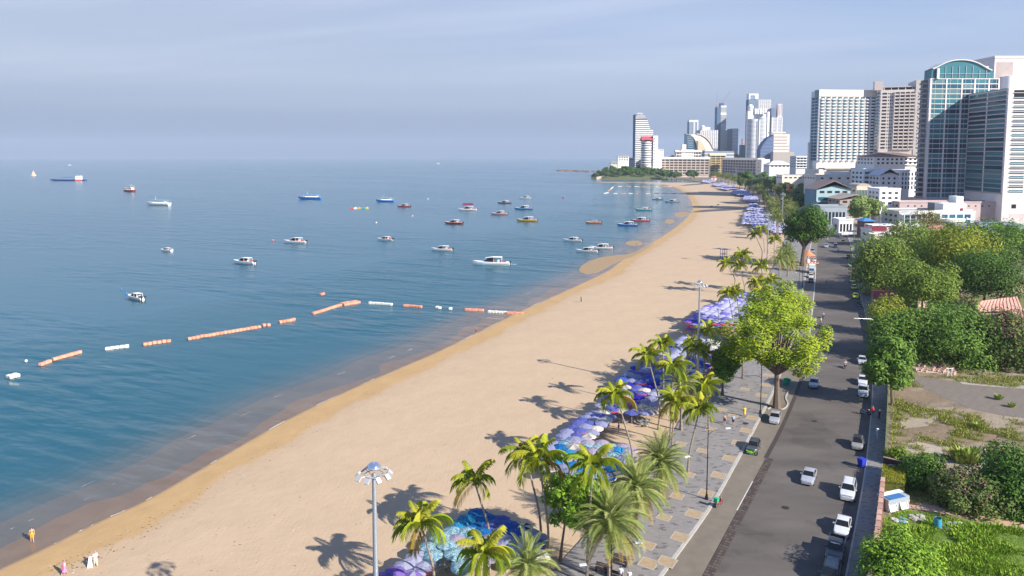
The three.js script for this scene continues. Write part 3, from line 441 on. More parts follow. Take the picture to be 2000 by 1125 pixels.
// the row of palms along the far beach and the woods behind them
const FARP = 'palms in the long row behind the far beach';
{
  const crownF = [0, 1, 2].map((s) => { const q = rng(900 + s); return mergeGeometries(Array.from({ length: 30 }, (_, i) => { const m = new THREE.Matrix4().compose(V3(0, 9.4 - i * 0.02, 0), new THREE.Quaternion().setFromEuler(new THREE.Euler(0, i * 2.4 + q(), 0, 'YXZ')), V3(1, 1, 1).multiplyScalar(3.3 * (0.85 + 0.3 * q()))); return frondGeo(i + s * 50, 1.2 - i * 0.055, 1.2, 9, 0.3, 0.3, 0.05, 0.1).applyMatrix4(m); })); });
  const protos = crownF.map((g, i) => { const t = thing('roadside_palm', V3(0, 0, 0), 0, 'x', 'palm tree', FARP); mesh('trunk', trunkGeo([V3(0, 0, 0), V3(0.1, 5, 0), V3(0, 9.5, 0)], 0.22, 0.16, i), M.trunk, t); mesh('crown', g, M.farfrond[i], t); return t; });
  R = rng(99); let k = 0;
  const line = curve([[1520, 468], [1512, 440], [1503, 418], [1488, 398], [1470, 383], [1448, 371], [1425, 362], [1405, 356], [1390, 352]], 60), back = curve([[1545, 450], [1540, 425], [1530, 405], [1512, 388], [1490, 377], [1465, 367], [1440, 360], [1415, 354], [1398, 350]], 60);
  for (const [l, w] of [[line, 'sea side'], [back, 'road side']]) for (let i = 0; i < 60; i++) { const p = l[i].clone().add(V3(rr(-2.5, 2.5), 0, rr(-4, 4))), label = `palm in the ${w} row behind the ${i < 20 ? 'nearest of the far umbrella rows' : i < 40 ? 'middle of the far umbrella rows' : 'farthest umbrella rows'}`, g = `${w} ${i < 20 ? 'near' : i < 40 ? 'middle' : 'end'} palms of the far row`; const s = rr(1.05, 1.5); if (k < 3) { const t = protos[k]; t.position.copy(p); t.scale.setScalar(s); tag(t, label, null, g); } else dup(protos[k % 3], p, rr(0, 6), label, g, s); k++; }
  // far woods: each tree of its own
  const fb = [0, 1, 2, 3].map((s) => { const q = rng(70 + s); return clumps(q, V3(0, 7, 0), 6, 4.6, 6, 14, 0.4); });
  const ft = fb.map((b, i) => { const t = thing('far_tree', V3(0, 0, 0), 0, 'x', 'tree', 'x'); mesh('trunk', limbs(new MB(), rng(i), V3(0, -0.5, 0), V3(0, 4, 0), b, 0.4).geo(), M.bark, t); mesh('crown', crownGeo(500 + i, b, 1900, 0.85, HUES[i % 2 ? 'far' : 'dark']), M.leaf, t); return t; });
  k = 0;
  const spot = (u) => u < 1335 ? 'by the long cream hotel' : u < 1400 ? 'below the arched hotel' : u < 1450 ? 'below the unfinished tower' : u < 1500 ? 'below the domed tower' : u < 1545 ? 'below the terraced hotel' : u < 1600 ? 'beside the balcony hotel' : u < 1850 ? 'by the curved white building' : 'by the blue hipped roof';
  const wood = (list, label0, group0) => { for (const [u, v, s, y = 0] of list) { const label = label0 + ', ' + spot(u), group = group0 + ' ' + spot(u); const p = G(u, v, 0); p.y = y; if (k < 4) { const t = ft[k]; t.position.copy(p); t.scale.setScalar(s); tag(t, label, null, group); } else dup(ft[k % 4], p, rr(0, 6), label, group, V3(s * rr(0.9, 1.2), s * rr(0.85, 1.1), s * rr(0.9, 1.2))); k++; } };
  const band = (pts, n, s, du, dv) => Array.from({ length: n }, (_, i) => { const t = i / (n - 1) * (pts.length - 1), j = Math.min(Math.floor(t), pts.length - 2), f = t - j; return [lerp(pts[j][0], pts[j + 1][0], f) + rr(-du, du), lerp(pts[j][1], pts[j + 1][1], f) + rr(-dv, dv), s * rr(0.8, 1.25), lerp(pts[j][2] ?? 0, pts[j + 1][2] ?? 0, f)]; });
  wood([[1543, 392, 1.5], [1556, 388, 1.5], [1570, 395, 1.5], [1580, 405, 1.4], [1534, 382, 1.4], [1562, 400, 1.2], [1590, 400, 1.2], [1548, 410, 1.1], [1572, 416, 1.2], [1598, 412, 1.1], [1585, 394, 1.4], [1530, 390, 1.3]], 'dark spreading tree by the far road', 'dark trees by the far road');
  wood(band([[1462, 368], [1500, 375], [1540, 378], [1575, 385]], 16, 1.6, 8, 3), 'broad tree behind the palm row', 'trees behind the far palm row');
  // wooded headland: trees on a low hill, placed at the depth of the shore there
  const hill = (u, Z) => { const a = (u - 1232) / 78, b = (Z - 1420) / 130; return 15 * Math.max(0, 1 - a * a) * Math.max(0, 1 - b * b); };
  const hm = new MB(), NH = 16, hp = (i, j) => { const u = lerp(1154, 1310, i / NH), Z = lerp(1290, 1550, j / NH), p = P(u, 400, Z); return p.setY(hill(u, Z) - 0.5); }; for (let i = 0; i < NH; i++) for (let j = 0; j < NH; j++) hm.quad(hp(i, j), hp(i + 1, j), hp(i + 1, j + 1), hp(i, j + 1)); struct('hill', hm.geo(true), mat([0.09, 0.11, 0.04], 0.95));
  const onHill = (n, u0, u1, Z0, Z1, s, label0, group0) => { for (let i = 0; i < n; i++) { const w = ['seaward end', 'left of its middle', 'middle', 'towards the hotel'][Math.floor(i / n * 4)], label = label0 + ', ' + w, group = group0 + ', ' + w, u = lerp(u0, u1, (i + R()) / n), Z = rr(Z0, Z1), p = P(u, 400, Z).setY(hill(u, Z) - 0.5), q = s * rr(0.75, 1.2); if (k < 4) { const t = ft[k]; t.position.copy(p); t.scale.setScalar(q); tag(t, label, null, group); } else dup(ft[k % 4], p, rr(0, 6), label, group, V3(q * rr(0.9, 1.2), q * rr(0.8, 1.05), q)); k++; } };
  onHill(26, 1158, 1290, 1310, 1350, 0.95, 'green tree on the lower slope of the wooded headland', 'trees on the lower headland slope'); onHill(26, 1172, 1290, 1350, 1392, 1.0, 'green tree on the upper slope of the wooded headland', 'trees on the upper headland slope'); onHill(12, 1180, 1300, 1440, 1500, 1.1, 'green tree behind the headland villas', 'trees behind the headland villas');
  wood([[1302, 350, 1.6], [1312, 351, 1.5], [1322, 350.5, 1.4], [1348, 350, 1.3], [1356, 350, 1.2], [1296, 349, 1.3]], 'bushy tree at the beach head', 'trees before the long low hotel');
  wood(band([[1310, 331, 14], [1350, 331, 10], [1440, 331, 14], [1470, 330, 22], [1510, 332, 10], [1575, 336, 2]], 22, 2.6, 10, 1.5), 'large hazy far tree', 'trees at the foot of the far towers');
  wood(band([[1530, 345], [1560, 347], [1585, 352]], 9, 1.6, 6, 3), 'tree before the low houses', 'trees left of the balcony hotel');
  wood(band([[1800, 474], [1870, 478], [1950, 482], [2010, 490]], 9, 0.8, 12, 3), 'dark low tree behind the grove', 'low trees under the pink tower');
}
// ---------------------------------------------------------------- beach umbrellas
{
  const blot = (a, b, n, k) => texture(256, (u, v) => { const f = fbm(u * n, v * n, 2, n, n, k) > 0.47 ? 1 : 0; return [lerp(a[0], b[0], f), lerp(a[1], b[1], f), lerp(a[2], b[2], f)]; }, { srgb: true, size: 1.6 });
  const fab = (c, o = {}) => mat(c, 0.8, { phys: true, transmission: 0.22, thickness: 0, specularIntensity: 0.3, ...o });
  const U = {
    lightpat: fab([0.62, 0.66, 0.68], { map: blot([0.36, 0.62, 0.74], [0.78, 0.88, 0.9], 20, 3) }), bluepat: fab([0.75, 0.75, 0.75], { map: blot([0.05, 0.34, 0.62], [0.1, 0.5, 0.78], 18, 5) }), tealpat: fab([0.8, 0.8, 0.8], { map: blot([0.08, 0.45, 0.66], [0.2, 0.62, 0.8], 18, 7) }),
    lav: fab([0.245, 0.26, 0.43]), pinklav: fab([0.34, 0.305, 0.41]), palelav: fab([0.35, 0.36, 0.5]), peri: fab([0.085, 0.108, 0.37]), deep: fab([0.018, 0.014, 0.3]), blue: fab([0.025, 0.1, 0.4]), sky: fab([0.02, 0.23, 0.52]), white: fab([0.6, 0.56, 0.5]),
    purple: fab([0.2, 0.12, 0.45]), green: fab([0.0, 0.3, 0.17]), red: fab([0.55, 0.05, 0.1]), black: fab([0.03, 0.03, 0.04]), grey: fab([0.3, 0.28, 0.27]),
  };
  const WORD = { lightpat: 'light blue patterned', bluepat: 'deep blue patterned', tealpat: 'teal patterned', lav: 'lavender', pinklav: 'pinkish lavender', palelav: 'pale lavender', peri: 'violet blue', deep: 'dark royal blue', blue: 'mid blue', sky: 'plain sky blue', white: 'cream white', purple: 'purple', green: 'emerald green', red: 'red', wedge: 'white and grey wedged', stripe: 'blue and white ringed', purplewhite: 'purple and white wedged', blackwhite: 'black and white' };
  const N = 8, ring = (r, y, k) => V3(r * Math.cos(k / N * 6.2832), y, r * Math.sin(k / N * 6.2832)), RIM = 1.25, prof = [[0, 0.34], [0.45, 0.26], [0.88, 0.14], [RIM, 0]];
  const panel = (a, b, k0, k1) => { const m = new MB(); for (let k = k0; k < k1; k++) for (let i = a; i < b; i++) { const [r0, y0] = prof[i], [r1, y1] = prof[i + 1], mid = (r, y) => ring(r * 0.955, y - 0.035 * r, k + 0.5); if (i === 0) { m.tri(ring(0, y0, k), ring(r1, y1, k), mid(r1, y1)).tri(ring(0, y0, k), mid(r1, y1), ring(r1, y1, k + 1)); } else m.quad(ring(r0, y0, k), ring(r1, y1, k), mid(r1, y1), mid(r0, y0)).quad(mid(r0, y0), mid(r1, y1), ring(r1, y1, k + 1), ring(r0, y0, k + 1)); } return m.geo(); };
  const full = panel(0, 3, 0, N), odd = mergeGeometries([0, 2, 4, 6].map((k) => panel(0, 3, k, k + 1))), even = mergeGeometries([1, 3, 5, 7].map((k) => panel(0, 3, k, k + 1))), rings = [panel(0, 1, 0, N), panel(1, 2, 0, N), panel(2, 3, 0, N)];
  const val = (() => { const m = new MB(); for (let k = 0; k < N; k++) { const a = ring(RIM, 0, k), c = ring(RIM * 0.955, -0.04, k + 0.5), b = ring(RIM, 0, k + 1), d = (p, y) => V3(p.x * 1.01, p.y - y, p.z * 1.01); m.quad(a, d(a, 0.12), d(c, 0.2), c).quad(c, d(c, 0.2), d(b, 0.12), b); } return m.geo(); })();
  const pole = new MB().tube([V3(0, -2.3, 0), V3(0, 0.4, 0)], 0.022, 6).geo(), knob = new THREE.SphereGeometry(0.045, 6, 5), poleM = mat([0.6, 0.58, 0.55], 0.5);
  const fields = {};
  function umbrella(p, kind, field, where) {
    const label = `${WORD[kind].replace('pinkish lavender', 'pink lavender').replace('blue and white ringed', 'blue white ringed').replace('white and grey wedged', 'white grey wedged')} umbrella ${where}`, t = thing('beach_umbrella', V3(p.x, 0, p.z), rr(0, 6), label, 'umbrella', `${WORD[kind]} umbrellas ${field}`);
    t.rotation.x = rr(-0.09, 0.09); t.rotation.z = rr(-0.09, 0.09);
    const h = 2.0 + R() * 0.35, at = (o) => { o.position.y = h; return o; };
    if (kind === 'wedge' || kind === 'purplewhite' || kind === 'blackwhite') { const [a, b] = { wedge: [U.white, U.grey], purplewhite: [U.purple, U.palelav], blackwhite: [U.white, U.black] }[kind]; at(mesh('panel', odd, a, t)); at(mesh('panel', even, b, t)); } else if (kind === 'stripe') rings.forEach((g, i) => at(mesh('panel', g, i === 1 ? U.palelav : U.blue, t))); else at(mesh('canopy', full, U[kind], t));
    at(mesh('valance', val, ['palelav', 'purple', 'purplewhite'].includes(kind) && field.includes('nearest') ? U.red : kind === 'peri' && R() > 0.5 ? U.red : kind === 'wedge' && R() > 0.6 ? U.grey : U[kind] ?? U.white, t)); at(mesh('pole', pole, poleM, t));
    const k = at(mesh('knob', knob, U.white, t)); k.position.y = h + 0.38;
    return t;
  }
  R = rng(4242);
  const place = (list, field, where) => { for (const [u, v, kind] of list) { const p = G(u, v, 2.45); umbrella(p, kind, field, typeof where === 'function' ? where(u, v) : where); } };
  const A = 'in the nearest umbrella field';
  place([[931, 997, 'bluepat'], [913, 1008, 'tealpat'], [949, 1008, 'bluepat'], [897, 1022, 'tealpat'], [930, 1023, 'bluepat'], [976, 1009, 'peri'], [964, 1020, 'peri'], [993, 1023, 'blue'], [1023, 1026, 'blackwhite'], [973, 1035, 'blue'], [1005, 1036, 'blue'], [1036, 1036, 'lav'], [1050, 1044, 'lav'], [885, 1034, 'lightpat'], [912, 1036, 'lightpat'], [942, 1036, 'bluepat'], [860, 1048, 'lightpat'], [892, 1049, 'pinklav'], [926, 1050, 'lightpat'], [957, 1049, 'pinklav'], [985, 1048, 'lav'], [1018, 1050, 'blue'], [1046, 1057, 'peri'], [838, 1063, 'lightpat'], [872, 1063, 'lightpat'], [907, 1064, 'pinklav'], [942, 1064, 'lightpat'], [976, 1063, 'pinklav'], [1010, 1064, 'peri'], [887, 1079, 'lightpat'], [922, 1078, 'pinklav'], [958, 1080, 'pinklav'], [990, 1078, 'lightpat'], [846, 1082, 'lightpat'], [901, 1098, 'lightpat'], [936, 1096, 'pinklav'], [1022, 1082, 'lav'], [813, 1082, 'palelav'], [791, 1097, 'palelav'], [829, 1098, 'palelav'], [770, 1114, 'purple'], [809, 1115, 'purplewhite'], [744, 1126, 'purple'], [782, 1132, 'purple'], [1054, 1082, 'white']], A, (u, v) => v < 1012 ? 'at the far tip of the nearest umbrella field' : v > 1078 && u < 840 ? 'at the near corner by the floodlight mast' : u > 990 ? 'at the road side of the nearest field' : u < 880 ? 'at the sea side of the nearest field' : 'in the middle of the nearest umbrella field');
  const Bf = 'in the second umbrella field';
  place([[1078, 862, 'lav'], [1105, 861, 'lightpat'], [1124, 860, 'pinklav'], [1148, 861, 'pinklav'], [1175, 862, 'pinklav'], [1071, 871, 'lav'], [1094, 869, 'bluepat'], [1121, 869, 'wedge'], [1144, 868, 'lightpat'], [1168, 868, 'lightpat'], [1192, 868, 'lightpat'], [1218, 868, 'pinklav'], [1084, 879, 'lightpat'], [1110, 878, 'tealpat'], [1134, 877, 'lav'], [1158, 877, 'pinklav'], [1182, 878, 'pinklav'], [1208, 876, 'sky'], [1232, 878, 'pinklav'], [1068, 884, 'lightpat'], [1098, 887, 'lightpat'], [1124, 887, 'pinklav'], [1148, 886, 'white'], [1175, 887, 'pinklav'], [1198, 886, 'lightpat'], [1219, 886, 'lav'], [1087, 896, 'sky'], [1113, 895, 'pinklav'], [1137, 896, 'wedge'], [1164, 897, 'lightpat'], [1188, 896, 'lightpat'], [1211, 895, 'lav'], [1236, 893, 'pinklav'], [1075, 909, 'wedge'], [1101, 906, 'lav'], [1125, 904, 'sky'], [1150, 906, 'sky'], [1175, 905, 'lightpat'], [1199, 904, 'lightpat'], [1113, 917, 'lav'], [1138, 915, 'sky'], [1185, 924, 'stripe'], [1200, 912, 'sky'], [1220, 912, 'green'], [1214, 922, 'wedge'], [1160, 918, 'lightpat']], Bf, (u, v) => v > 908 ? 'on the near edge of the second field' : v < 866 ? 'along the far edge of the second umbrella field' : u < 1100 ? 'at the sea side of the second umbrella field' : u > 1195 ? 'at the road side of the second umbrella field' : 'inside the second umbrella field');
  place([[1100, 848, 'lav'], [1121, 855, 'lav'], [1090, 854, 'lav'], [1141, 855, 'palelav'], [1150, 848, 'wedge'], [1108, 839, 'lav'], [1127, 845, 'peri'], [1154, 839, 'lav'], [1132, 837, 'peri'], [1120, 832, 'peri'], [1142, 831, 'lav'], [1164, 833, 'white'], [1128, 824, 'peri'], [1150, 821, 'peri'], [1174, 824, 'lav'], [1138, 817, 'peri'], [1161, 816, 'palelav'], [1184, 817, 'white'], [1145, 811, 'lav'], [1169, 809, 'peri'], [1189, 811, 'lav'], [1158, 803, 'lav'], [1179, 801, 'wedge']], 'in the narrow strip beside the open sand', 'in the narrow strip beside the open sand');
  // the long fields: a loose grid of canopies within each outline
  const all = [];
  const fill = (poly, s, f) => { const P2 = px(poly, 2.4), d = G(1391, 991).sub(G(1486, 818)).setY(0).normalize(), e = V3(-d.z, 0, d.x), c = P2[0], rng2 = 60; for (let i = -rng2; i <= rng2; i++) for (let j = -rng2; j <= rng2; j++) { const p = c.clone().addScaledVector(d, (i + (j & 1) * 0.5) * s).addScaledVector(e, j * s * 0.9); p.x += rr(-0.2, 0.2); p.z += rr(-0.2, 0.2); if (inside(P2, p)) { const k = f(p), dd = near(LN.prom, p).d, sd = dd < 7 ? ', by the promenade' : dd < 15 ? ', middle rows' : ', seaward rows'; all.push([p, k[0], k[1] + sd, k[2] + sd]); } } };
  const pv = (p) => { const t = -p.z * cP + 0; const y = 2.4 - EYE, w = (-y * cP + -p.z * -sP * 1); return 417 + FOCAL * (-(y * cP - p.z * sP)) / (-p.z * cP - y * sP); };
  const pu = (p) => 1000 + FOCAL * p.x / (-p.z * cP - (2.4 - EYE) * sP);
  fill([[1166, 797], [1184, 772], [1207, 746], [1237, 712], [1268, 690], [1300, 680], [1322, 662], [1345, 651], [1372, 649], [1412, 655], [1410, 690], [1398, 712], [1385, 726], [1352, 732], [1340, 748], [1310, 772], [1292, 797], [1285, 810], [1215, 808], [1200, 797]], 2.25, (p) => { const v = pv(p), u = pu(p), edge = near(px([[1166, 797], [1207, 746], [1268, 690]], 0), p).d < 7; const set = v > 772 ? ['lav', 'palelav', 'lav', 'palelav', 'white', 'deep', 'peri', 'wedge'] : v > 742 ? ['palelav', 'lav', 'white', 'palelav', 'deep', 'blue', 'wedge'] : v > 705 ? ['lav', 'peri', 'blue', 'lav', 'palelav', 'deep', 'lav'] : u > 1340 && v > 690 ? ['lav', 'peri', 'palelav', 'blue', 'lav'] : ['palelav', 'palelav', 'lav', 'palelav', 'white']; const k = edge && R() > 0.4 ? 'peri' : pick(set); const w = v > 772 ? 'at the near end of the long field' : v > 742 ? 'in the near half of the long field' : v > 705 ? 'in the blue middle of the long field' : 'at the far end of the long field'; return [k, 'of that part: ' + w, w]; });
  fill([[1338, 632], [1352, 614], [1378, 598], [1400, 588], [1446, 566], [1480, 572], [1474, 610], [1446, 640], [1342, 641]], 2.25, (p) => { const v = pv(p), u = pu(p); const k = v > 631 && R() > 0.45 ? 'red' : u < 1366 ? pick(['deep', 'peri', 'blue', 'lav']) : pick(['palelav', 'palelav', 'lav', 'palelav', 'peri']); const w = v > 628 ? 'on the near edge of the third field' : u < 1375 ? 'at the dark end of the third field' : 'inside the third field'; return [k, 'of the third field: ' + w, w]; });
  all.sort((a, b) => b[0].z - a[0].z);
  const roomLeft = 300 - 114, nearOnes = all.slice(0, roomLeft), rest = all.slice(roomLeft).map((a) => [a[0], a[1]]);
  for (const [p, k, f, w] of nearOnes) umbrella(p, k, f, w);
  const farPoly = (poly, s = 2.3) => { const n0 = all.length; fill(poly, s, () => [R() > 0.15 ? 'palelav' : pick(['lav', 'peri', 'deep'])]); rest.push(...all.splice(n0).map((a) => [a[0], a[1]])); };
  for (const q of [[[1449, 436], [1455, 413], [1486, 410], [1494, 416], [1512, 424], [1536, 438], [1540, 452], [1512, 453], [1500, 447], [1473, 443], [1468, 436]], [[1458, 409], [1464, 398], [1476, 397], [1490, 408]], [[1449, 388], [1455, 382], [1480, 381], [1480, 392], [1468, 394]], [[1427, 376], [1434, 371], [1450, 369], [1466, 376], [1466, 381], [1442, 380]], [[1405, 368], [1410, 363], [1430, 361], [1442, 367], [1420, 370]], [[1392, 361], [1398, 357], [1412, 356], [1420, 360], [1400, 363]], [[1370, 355], [1374, 351], [1392, 350], [1398, 354], [1384, 356.5]]]) farPoly(q, 2.6);
  {
    // beyond the 300 largest: one mass of umbrellas
    const inst = new THREE.InstancedMesh(mergeGeometries([full, val, new MB().tube([V3(0, -2.3, 0), V3(0, 0.5, 0)], 0.03, 4).geo()]), mat([1, 1, 1], 0.8), rest.length), m = new THREE.Matrix4();
    const cc = { lav: [0.31, 0.29, 0.5], palelav: [0.36, 0.36, 0.52], peri: [0.125, 0.11, 0.42], deep: [0.03, 0.02, 0.3], blue: [0.05, 0.12, 0.4], white: [0.6, 0.56, 0.5], red: [0.5, 0.05, 0.1], wedge: [0.5, 0.47, 0.44] };
    rest.forEach(([p, k], i) => { m.compose(V3(p.x, 2.0 + R() * 0.4, p.z), new THREE.Quaternion().setFromEuler(new THREE.Euler(rr(-0.1, 0.1), rr(0, 6), rr(-0.1, 0.1))), V3(1.06, 1, 1.06)); inst.setMatrixAt(i, m); inst.setColorAt(i, new THREE.Color().setRGB(...(cc[k] ?? cc.lav))); });
    inst.name = 'far_umbrellas'; inst.castShadow = inst.receiveShadow = true; tag(inst, 'mass of pale lavender beach umbrellas in long rows along the far beach', 'umbrellas', null, 'stuff'); scene.add(inst);
  }
  // -------- folding beach chairs at the open edges
  const cf = new MB(); for (const s of [-1, 1]) cf.tube([V3(-0.55, 0, s * 0.28), V3(0.5, 0.62, s * 0.28)], 0.02, 5).tube([V3(0.5, 0, s * 0.28), V3(-0.4, 0.45, s * 0.28)], 0.02, 5).tube([V3(-0.35, 0.4, s * 0.28), V3(-0.95, 1.0, s * 0.28)], 0.02, 5);
  const chairF = cf.geo(), chairS = new MB().quad(V3(0.5, 0.46, -0.26), V3(0.5, 0.46, 0.26), V3(-0.35, 0.34, 0.26), V3(-0.35, 0.34, -0.26)).geo(), chairB = new MB().quad(V3(-0.35, 0.34, -0.26), V3(-0.35, 0.34, 0.26), V3(-0.95, 1.0, 0.26), V3(-0.95, 1.0, -0.26)).geo();
  let n = 0; const chair = ([u, v, fc, turn], where) => { const t = thing('beach_chair', G(u, v, 0.02), turn, `${fc === 'lightpat' ? 'light blue' : WORD[fc]} folding beach chair ${where}`, 'chair', `${fc} chairs ${where}`); mesh('frame', chairF, poleM, t); mesh('seat', chairS, U[fc], t); mesh('backrest', chairB, U[fc], t); };
  for (const c of [[858, 1110, 'lightpat', 2], [868, 1112, 'white', 2.2], [880, 1104, 'lightpat', 2.1], [893, 1115, 'purple', 0.4], [901, 1117, 'purple', 0.4], [846, 1122, 'white', 2.5], [872, 1100, 'white', 2]]) chair(c, 'in the gap before the nearest umbrellas');
  for (const c of [[1208, 822, 'palelav', 0.5], [1215, 824, 'palelav', 0.5], [1222, 827, 'palelav', 0.4], [1246, 828, 'tealpat', 2.6], [1256, 827, 'tealpat', 2.4], [1268, 826, 'white', 2], [1262, 834, 'lightpat', 1]]) chair(c, 'at the shaded edge behind the open sand');
  for (const c of [[1350, 644, 'pinklav', 1], [1362, 645, 'red', 1], [1408, 649, 'red', 2], [1345, 643, 'red', 1]]) chair(c, 'before the third umbrella field');
}
// ---------------------------------------------------------------- floodlight masts
M.steel = mat([0.42, 0.44, 0.47], 0.42, { metalness: 0.55 }); M.dome = mat([0.62, 0.68, 0.8], 0.16, { metalness: 0.9 }); M.lampglass = mat([0.62, 0.64, 0.62], 0.2); M.black = mat([0.016, 0.014, 0.018], 0.45, { metalness: 0.3 });
{
  const H = 22, t = thing('floodlight_mast', V3(0, 0, 0), 0, 'x', 'floodlight mast', 'tall floodlight masts along the beach');
  const m = new MB(); m.tube([V3(0, 0, 0), V3(0, 0.6, 0), V3(0, 0.61, 0), V3(0, H * 0.5, 0), V3(0, H - 0.7, 0)], [0.34, 0.34, 0.28, 0.22, 0.15], 14); mesh('pole', m.geo(true), M.steel, t);
  const dome = new THREE.SphereGeometry(0.52, 20, 10, 0, 6.2832, 0, 1.62); dome.scale(1, 0.68, 1); const d = mesh('dome', dome, M.dome, t); d.position.y = H - 0.15;
  const rim = mesh('rim', new THREE.TorusGeometry(0.53, 0.04, 6, 24).rotateX(Math.PI / 2), M.steel, d);
  mesh('spire', new MB().tube([V3(0, H + 0.15, 0), V3(0, H + 1.3, 0)], [0.03, 0.012], 5).geo(), mat([0.5, 0.3, 0.22], 0.6), t);
  mesh('ring', new THREE.TorusGeometry(0.72, 0.035, 6, 24).rotateX(Math.PI / 2).translate(0, H - 0.75, 0), M.steel, t);
  const head = new MB().box(0.44, 0.12, 0.38, 0, -0.06, 0).geo(), face = box(0.36, 0.02, 0.3, 0, -0.085, 0), arm = new MB().tube([V3(0.15, H - 0.95, 0), V3(0.72, H - 0.75, 0), V3(1.12, H - 0.72, 0)], 0.03, 5).geo();
  for (let k = 0; k < 9; k++) { const a = k / 9 * 6.2832 + 0.3, r = mesh('arm', arm, M.steel, t); r.rotation.y = a; const h = mesh('floodlight', head, mat([0.5, 0.51, 0.52], 0.5, { metalness: 0.3 }), r); h.position.set(1.26, H - 0.75, 0); h.rotation.z = -0.75; h.rotation.y = (k % 2 ? 0.35 : -0.25); mesh('lamp_glass', face, M.lampglass, h); }
  const at = [[G(730, 908, 22).setY(0), 1, 'nearest, standing by the purple umbrellas'], [G(1362, 771), 1, 'rising through the long umbrella field'], [G(1498, 520), 1, 'in front of the big dark tree'], [G(1527, 452), 1.05, 'behind the big dark tree, at the far umbrella field'], [G(1480, 384), 1.1, 'right one of the distant pair'], [G(1468, 383), 1.1, 'left one of the distant pair'], [G(1437, 362), 1.1, 'most distant, by the long hotels']];
  at.forEach(([p, s, w], i) => { const l = 'tall grey floodlight mast ' + w; if (i) dup(t, p, i * 1.3, l, null, s); else { t.position.copy(p); tag(t, l); } });
}
// ---------------------------------------------------------------- street lamps, benches, posts
{
  const lampHead = new MB().box(0.75, 0.12, 0.3, 0, -0.06, 0).geo(), group = 'black promenade lamps with two arms';
  function lamp(u, v, vt, turn, where, near2) {
    const b = G(u, v, KERB), h = heightAt(b, u, vt) - KERB, t = thing('street_lamp', b, turn, 'black promenade street lamp with two curved arms ' + where, 'street lamp', group);
    mesh('base', new MB().tube([V3(0, 0, 0), V3(0, 0.3, 0), V3(0, 0.75, 0), V3(0, 0.8, 0)], [0.26, 0.22, 0.12, 0.1], 10).geo(), M.black, t);
    mesh('pole', new MB().tube([V3(0, 0.6, 0), V3(0, h, 0)], [0.085, 0.055], 8).geo(), M.black, t);
    for (const [y, L, s] of [[h - 0.35, 2.6, 1], [h * 0.62, 2.7, -1]]) { const a = mesh('arm', new MB().tube([V3(0, y - 0.35, 0), V3(s * 0.5, y + 0.05, 0), V3(s * 1.2, y + 0.28, 0), V3(s * L, y + 0.32, 0)], 0.035, 6).tube([V3(0, y + 0.3, 0), V3(s * 0.7, y + 0.16, 0)], 0.02, 5).geo(), M.black, t); const hd = mesh('lamp_head', lampHead, mat([0.55, 0.58, 0.62], 0.35), a); hd.position.set(s * (L + 0.3), y + 0.32, 0); mesh('lens', box(0.55, 0.02, 0.22, 0, -0.085, 0), M.lampglass, hd); }
  }
  lamp(1380, 975, 840, 0.25, 'by the motorcycle with the green box'); lamp(1485, 808, 690, 0.3, 'beside the silver car under the big tree'); lamp(1559, 600, 522, 0.4, 'at the narrow end of the parking lane'); lamp(1567, 561, 515, 0.4, 'behind the parked white truck'); lamp(1193, 1170, 1063, 0.15, 'in front of the nearest large date palm');
  for (const [u, v, h, w] of [[1214, 915, 3, 'by the emerald umbrella'], [1402, 645, 5, 'behind the third umbrella field']]) { const t = thing('marker_post', G(u, v, 0.02), 0, 'dark plain upright post standing in the sand ' + w, 'post'); mesh('pole', new MB().tube([V3(0, 0, 0), V3(0, h, 0)], 0.07, 7).geo(), M.black, t); mesh('cap', new THREE.SphereGeometry(0.1, 8, 6).translate(0, h, 0), M.black, t); }
  const seat = new MB(), back = new MB(), leg = new MB(); for (let i = 0; i < 4; i++) seat.box(1.9, 0.035, 0.11, 0, 0.44, -0.2 + i * 0.13); for (let i = 0; i < 3; i++) back.box(1.9, 0.11, 0.03, 0, 0.52 + i * 0.14, -0.3 - i * 0.03); for (const s of [-1, 1]) leg.box(0.06, 0.44, 0.5, s * 0.8, 0, 0);
  const bm = mat([0.05, 0.025, 0.025], 0.6), t = thing('park_bench', V3(0, 0, 0), 0, 'x', 'bench', 'dark benches under the date palms'); mesh('seat', seat.geo(), bm, t); mesh('backrest', back.geo(), bm, t); mesh('leg', leg.geo(), M.black, t);
  [[1210, 1102, -0.6, 'behind the man in the pale shirt'], [1178, 1119, -0.5, 'at the foot of the nearest big date palm, left one'], [1197, 1124, 2.6, 'at the foot of the nearest big date palm, right one']].forEach(([u, v, a, w], i) => { const p = G(u, v, KERB), l = 'dark slatted park bench ' + w; if (i) dup(t, p, a, l); else { t.position.copy(p); t.rotation.y = a; tag(t, l); } });
  // cobra street lamps on the landward side, each with one long arm over the road
  const mk = (u, v, vt, du, where) => { const b = G(u, v, KERB), h = heightAt(b, u, vt), s = thing('road_lamp', b, 0, 'grey road lamp with a long curved arm ' + where, 'street lamp', 'grey road lamps'); mesh('pole', new MB().tube([V3(0, 0, 0), V3(0, h * 0.8, 0)], [0.12, 0.08], 8).geo(), M.steel, s); const a = mesh('arm', new MB().tube([V3(0, h * 0.8, 0), V3(-0.15, h * 0.92, 0), V3(-0.9, h, 0), V3(-du, h * 1.04, 0.3)], 0.05, 6).geo(), M.steel, s); mesh('lamp_head', box(0.9, 0.13, 0.3, -du - 0.3, h * 1.04 - 0.06, 0.3), mat([0.6, 0.6, 0.6], 0.4), a); };
  mk(1707, 663, 624, 4.6, 'standing before the dense green hedge'); mk(1668, 466, 425, 4.5, 'far along by the market stalls');
}
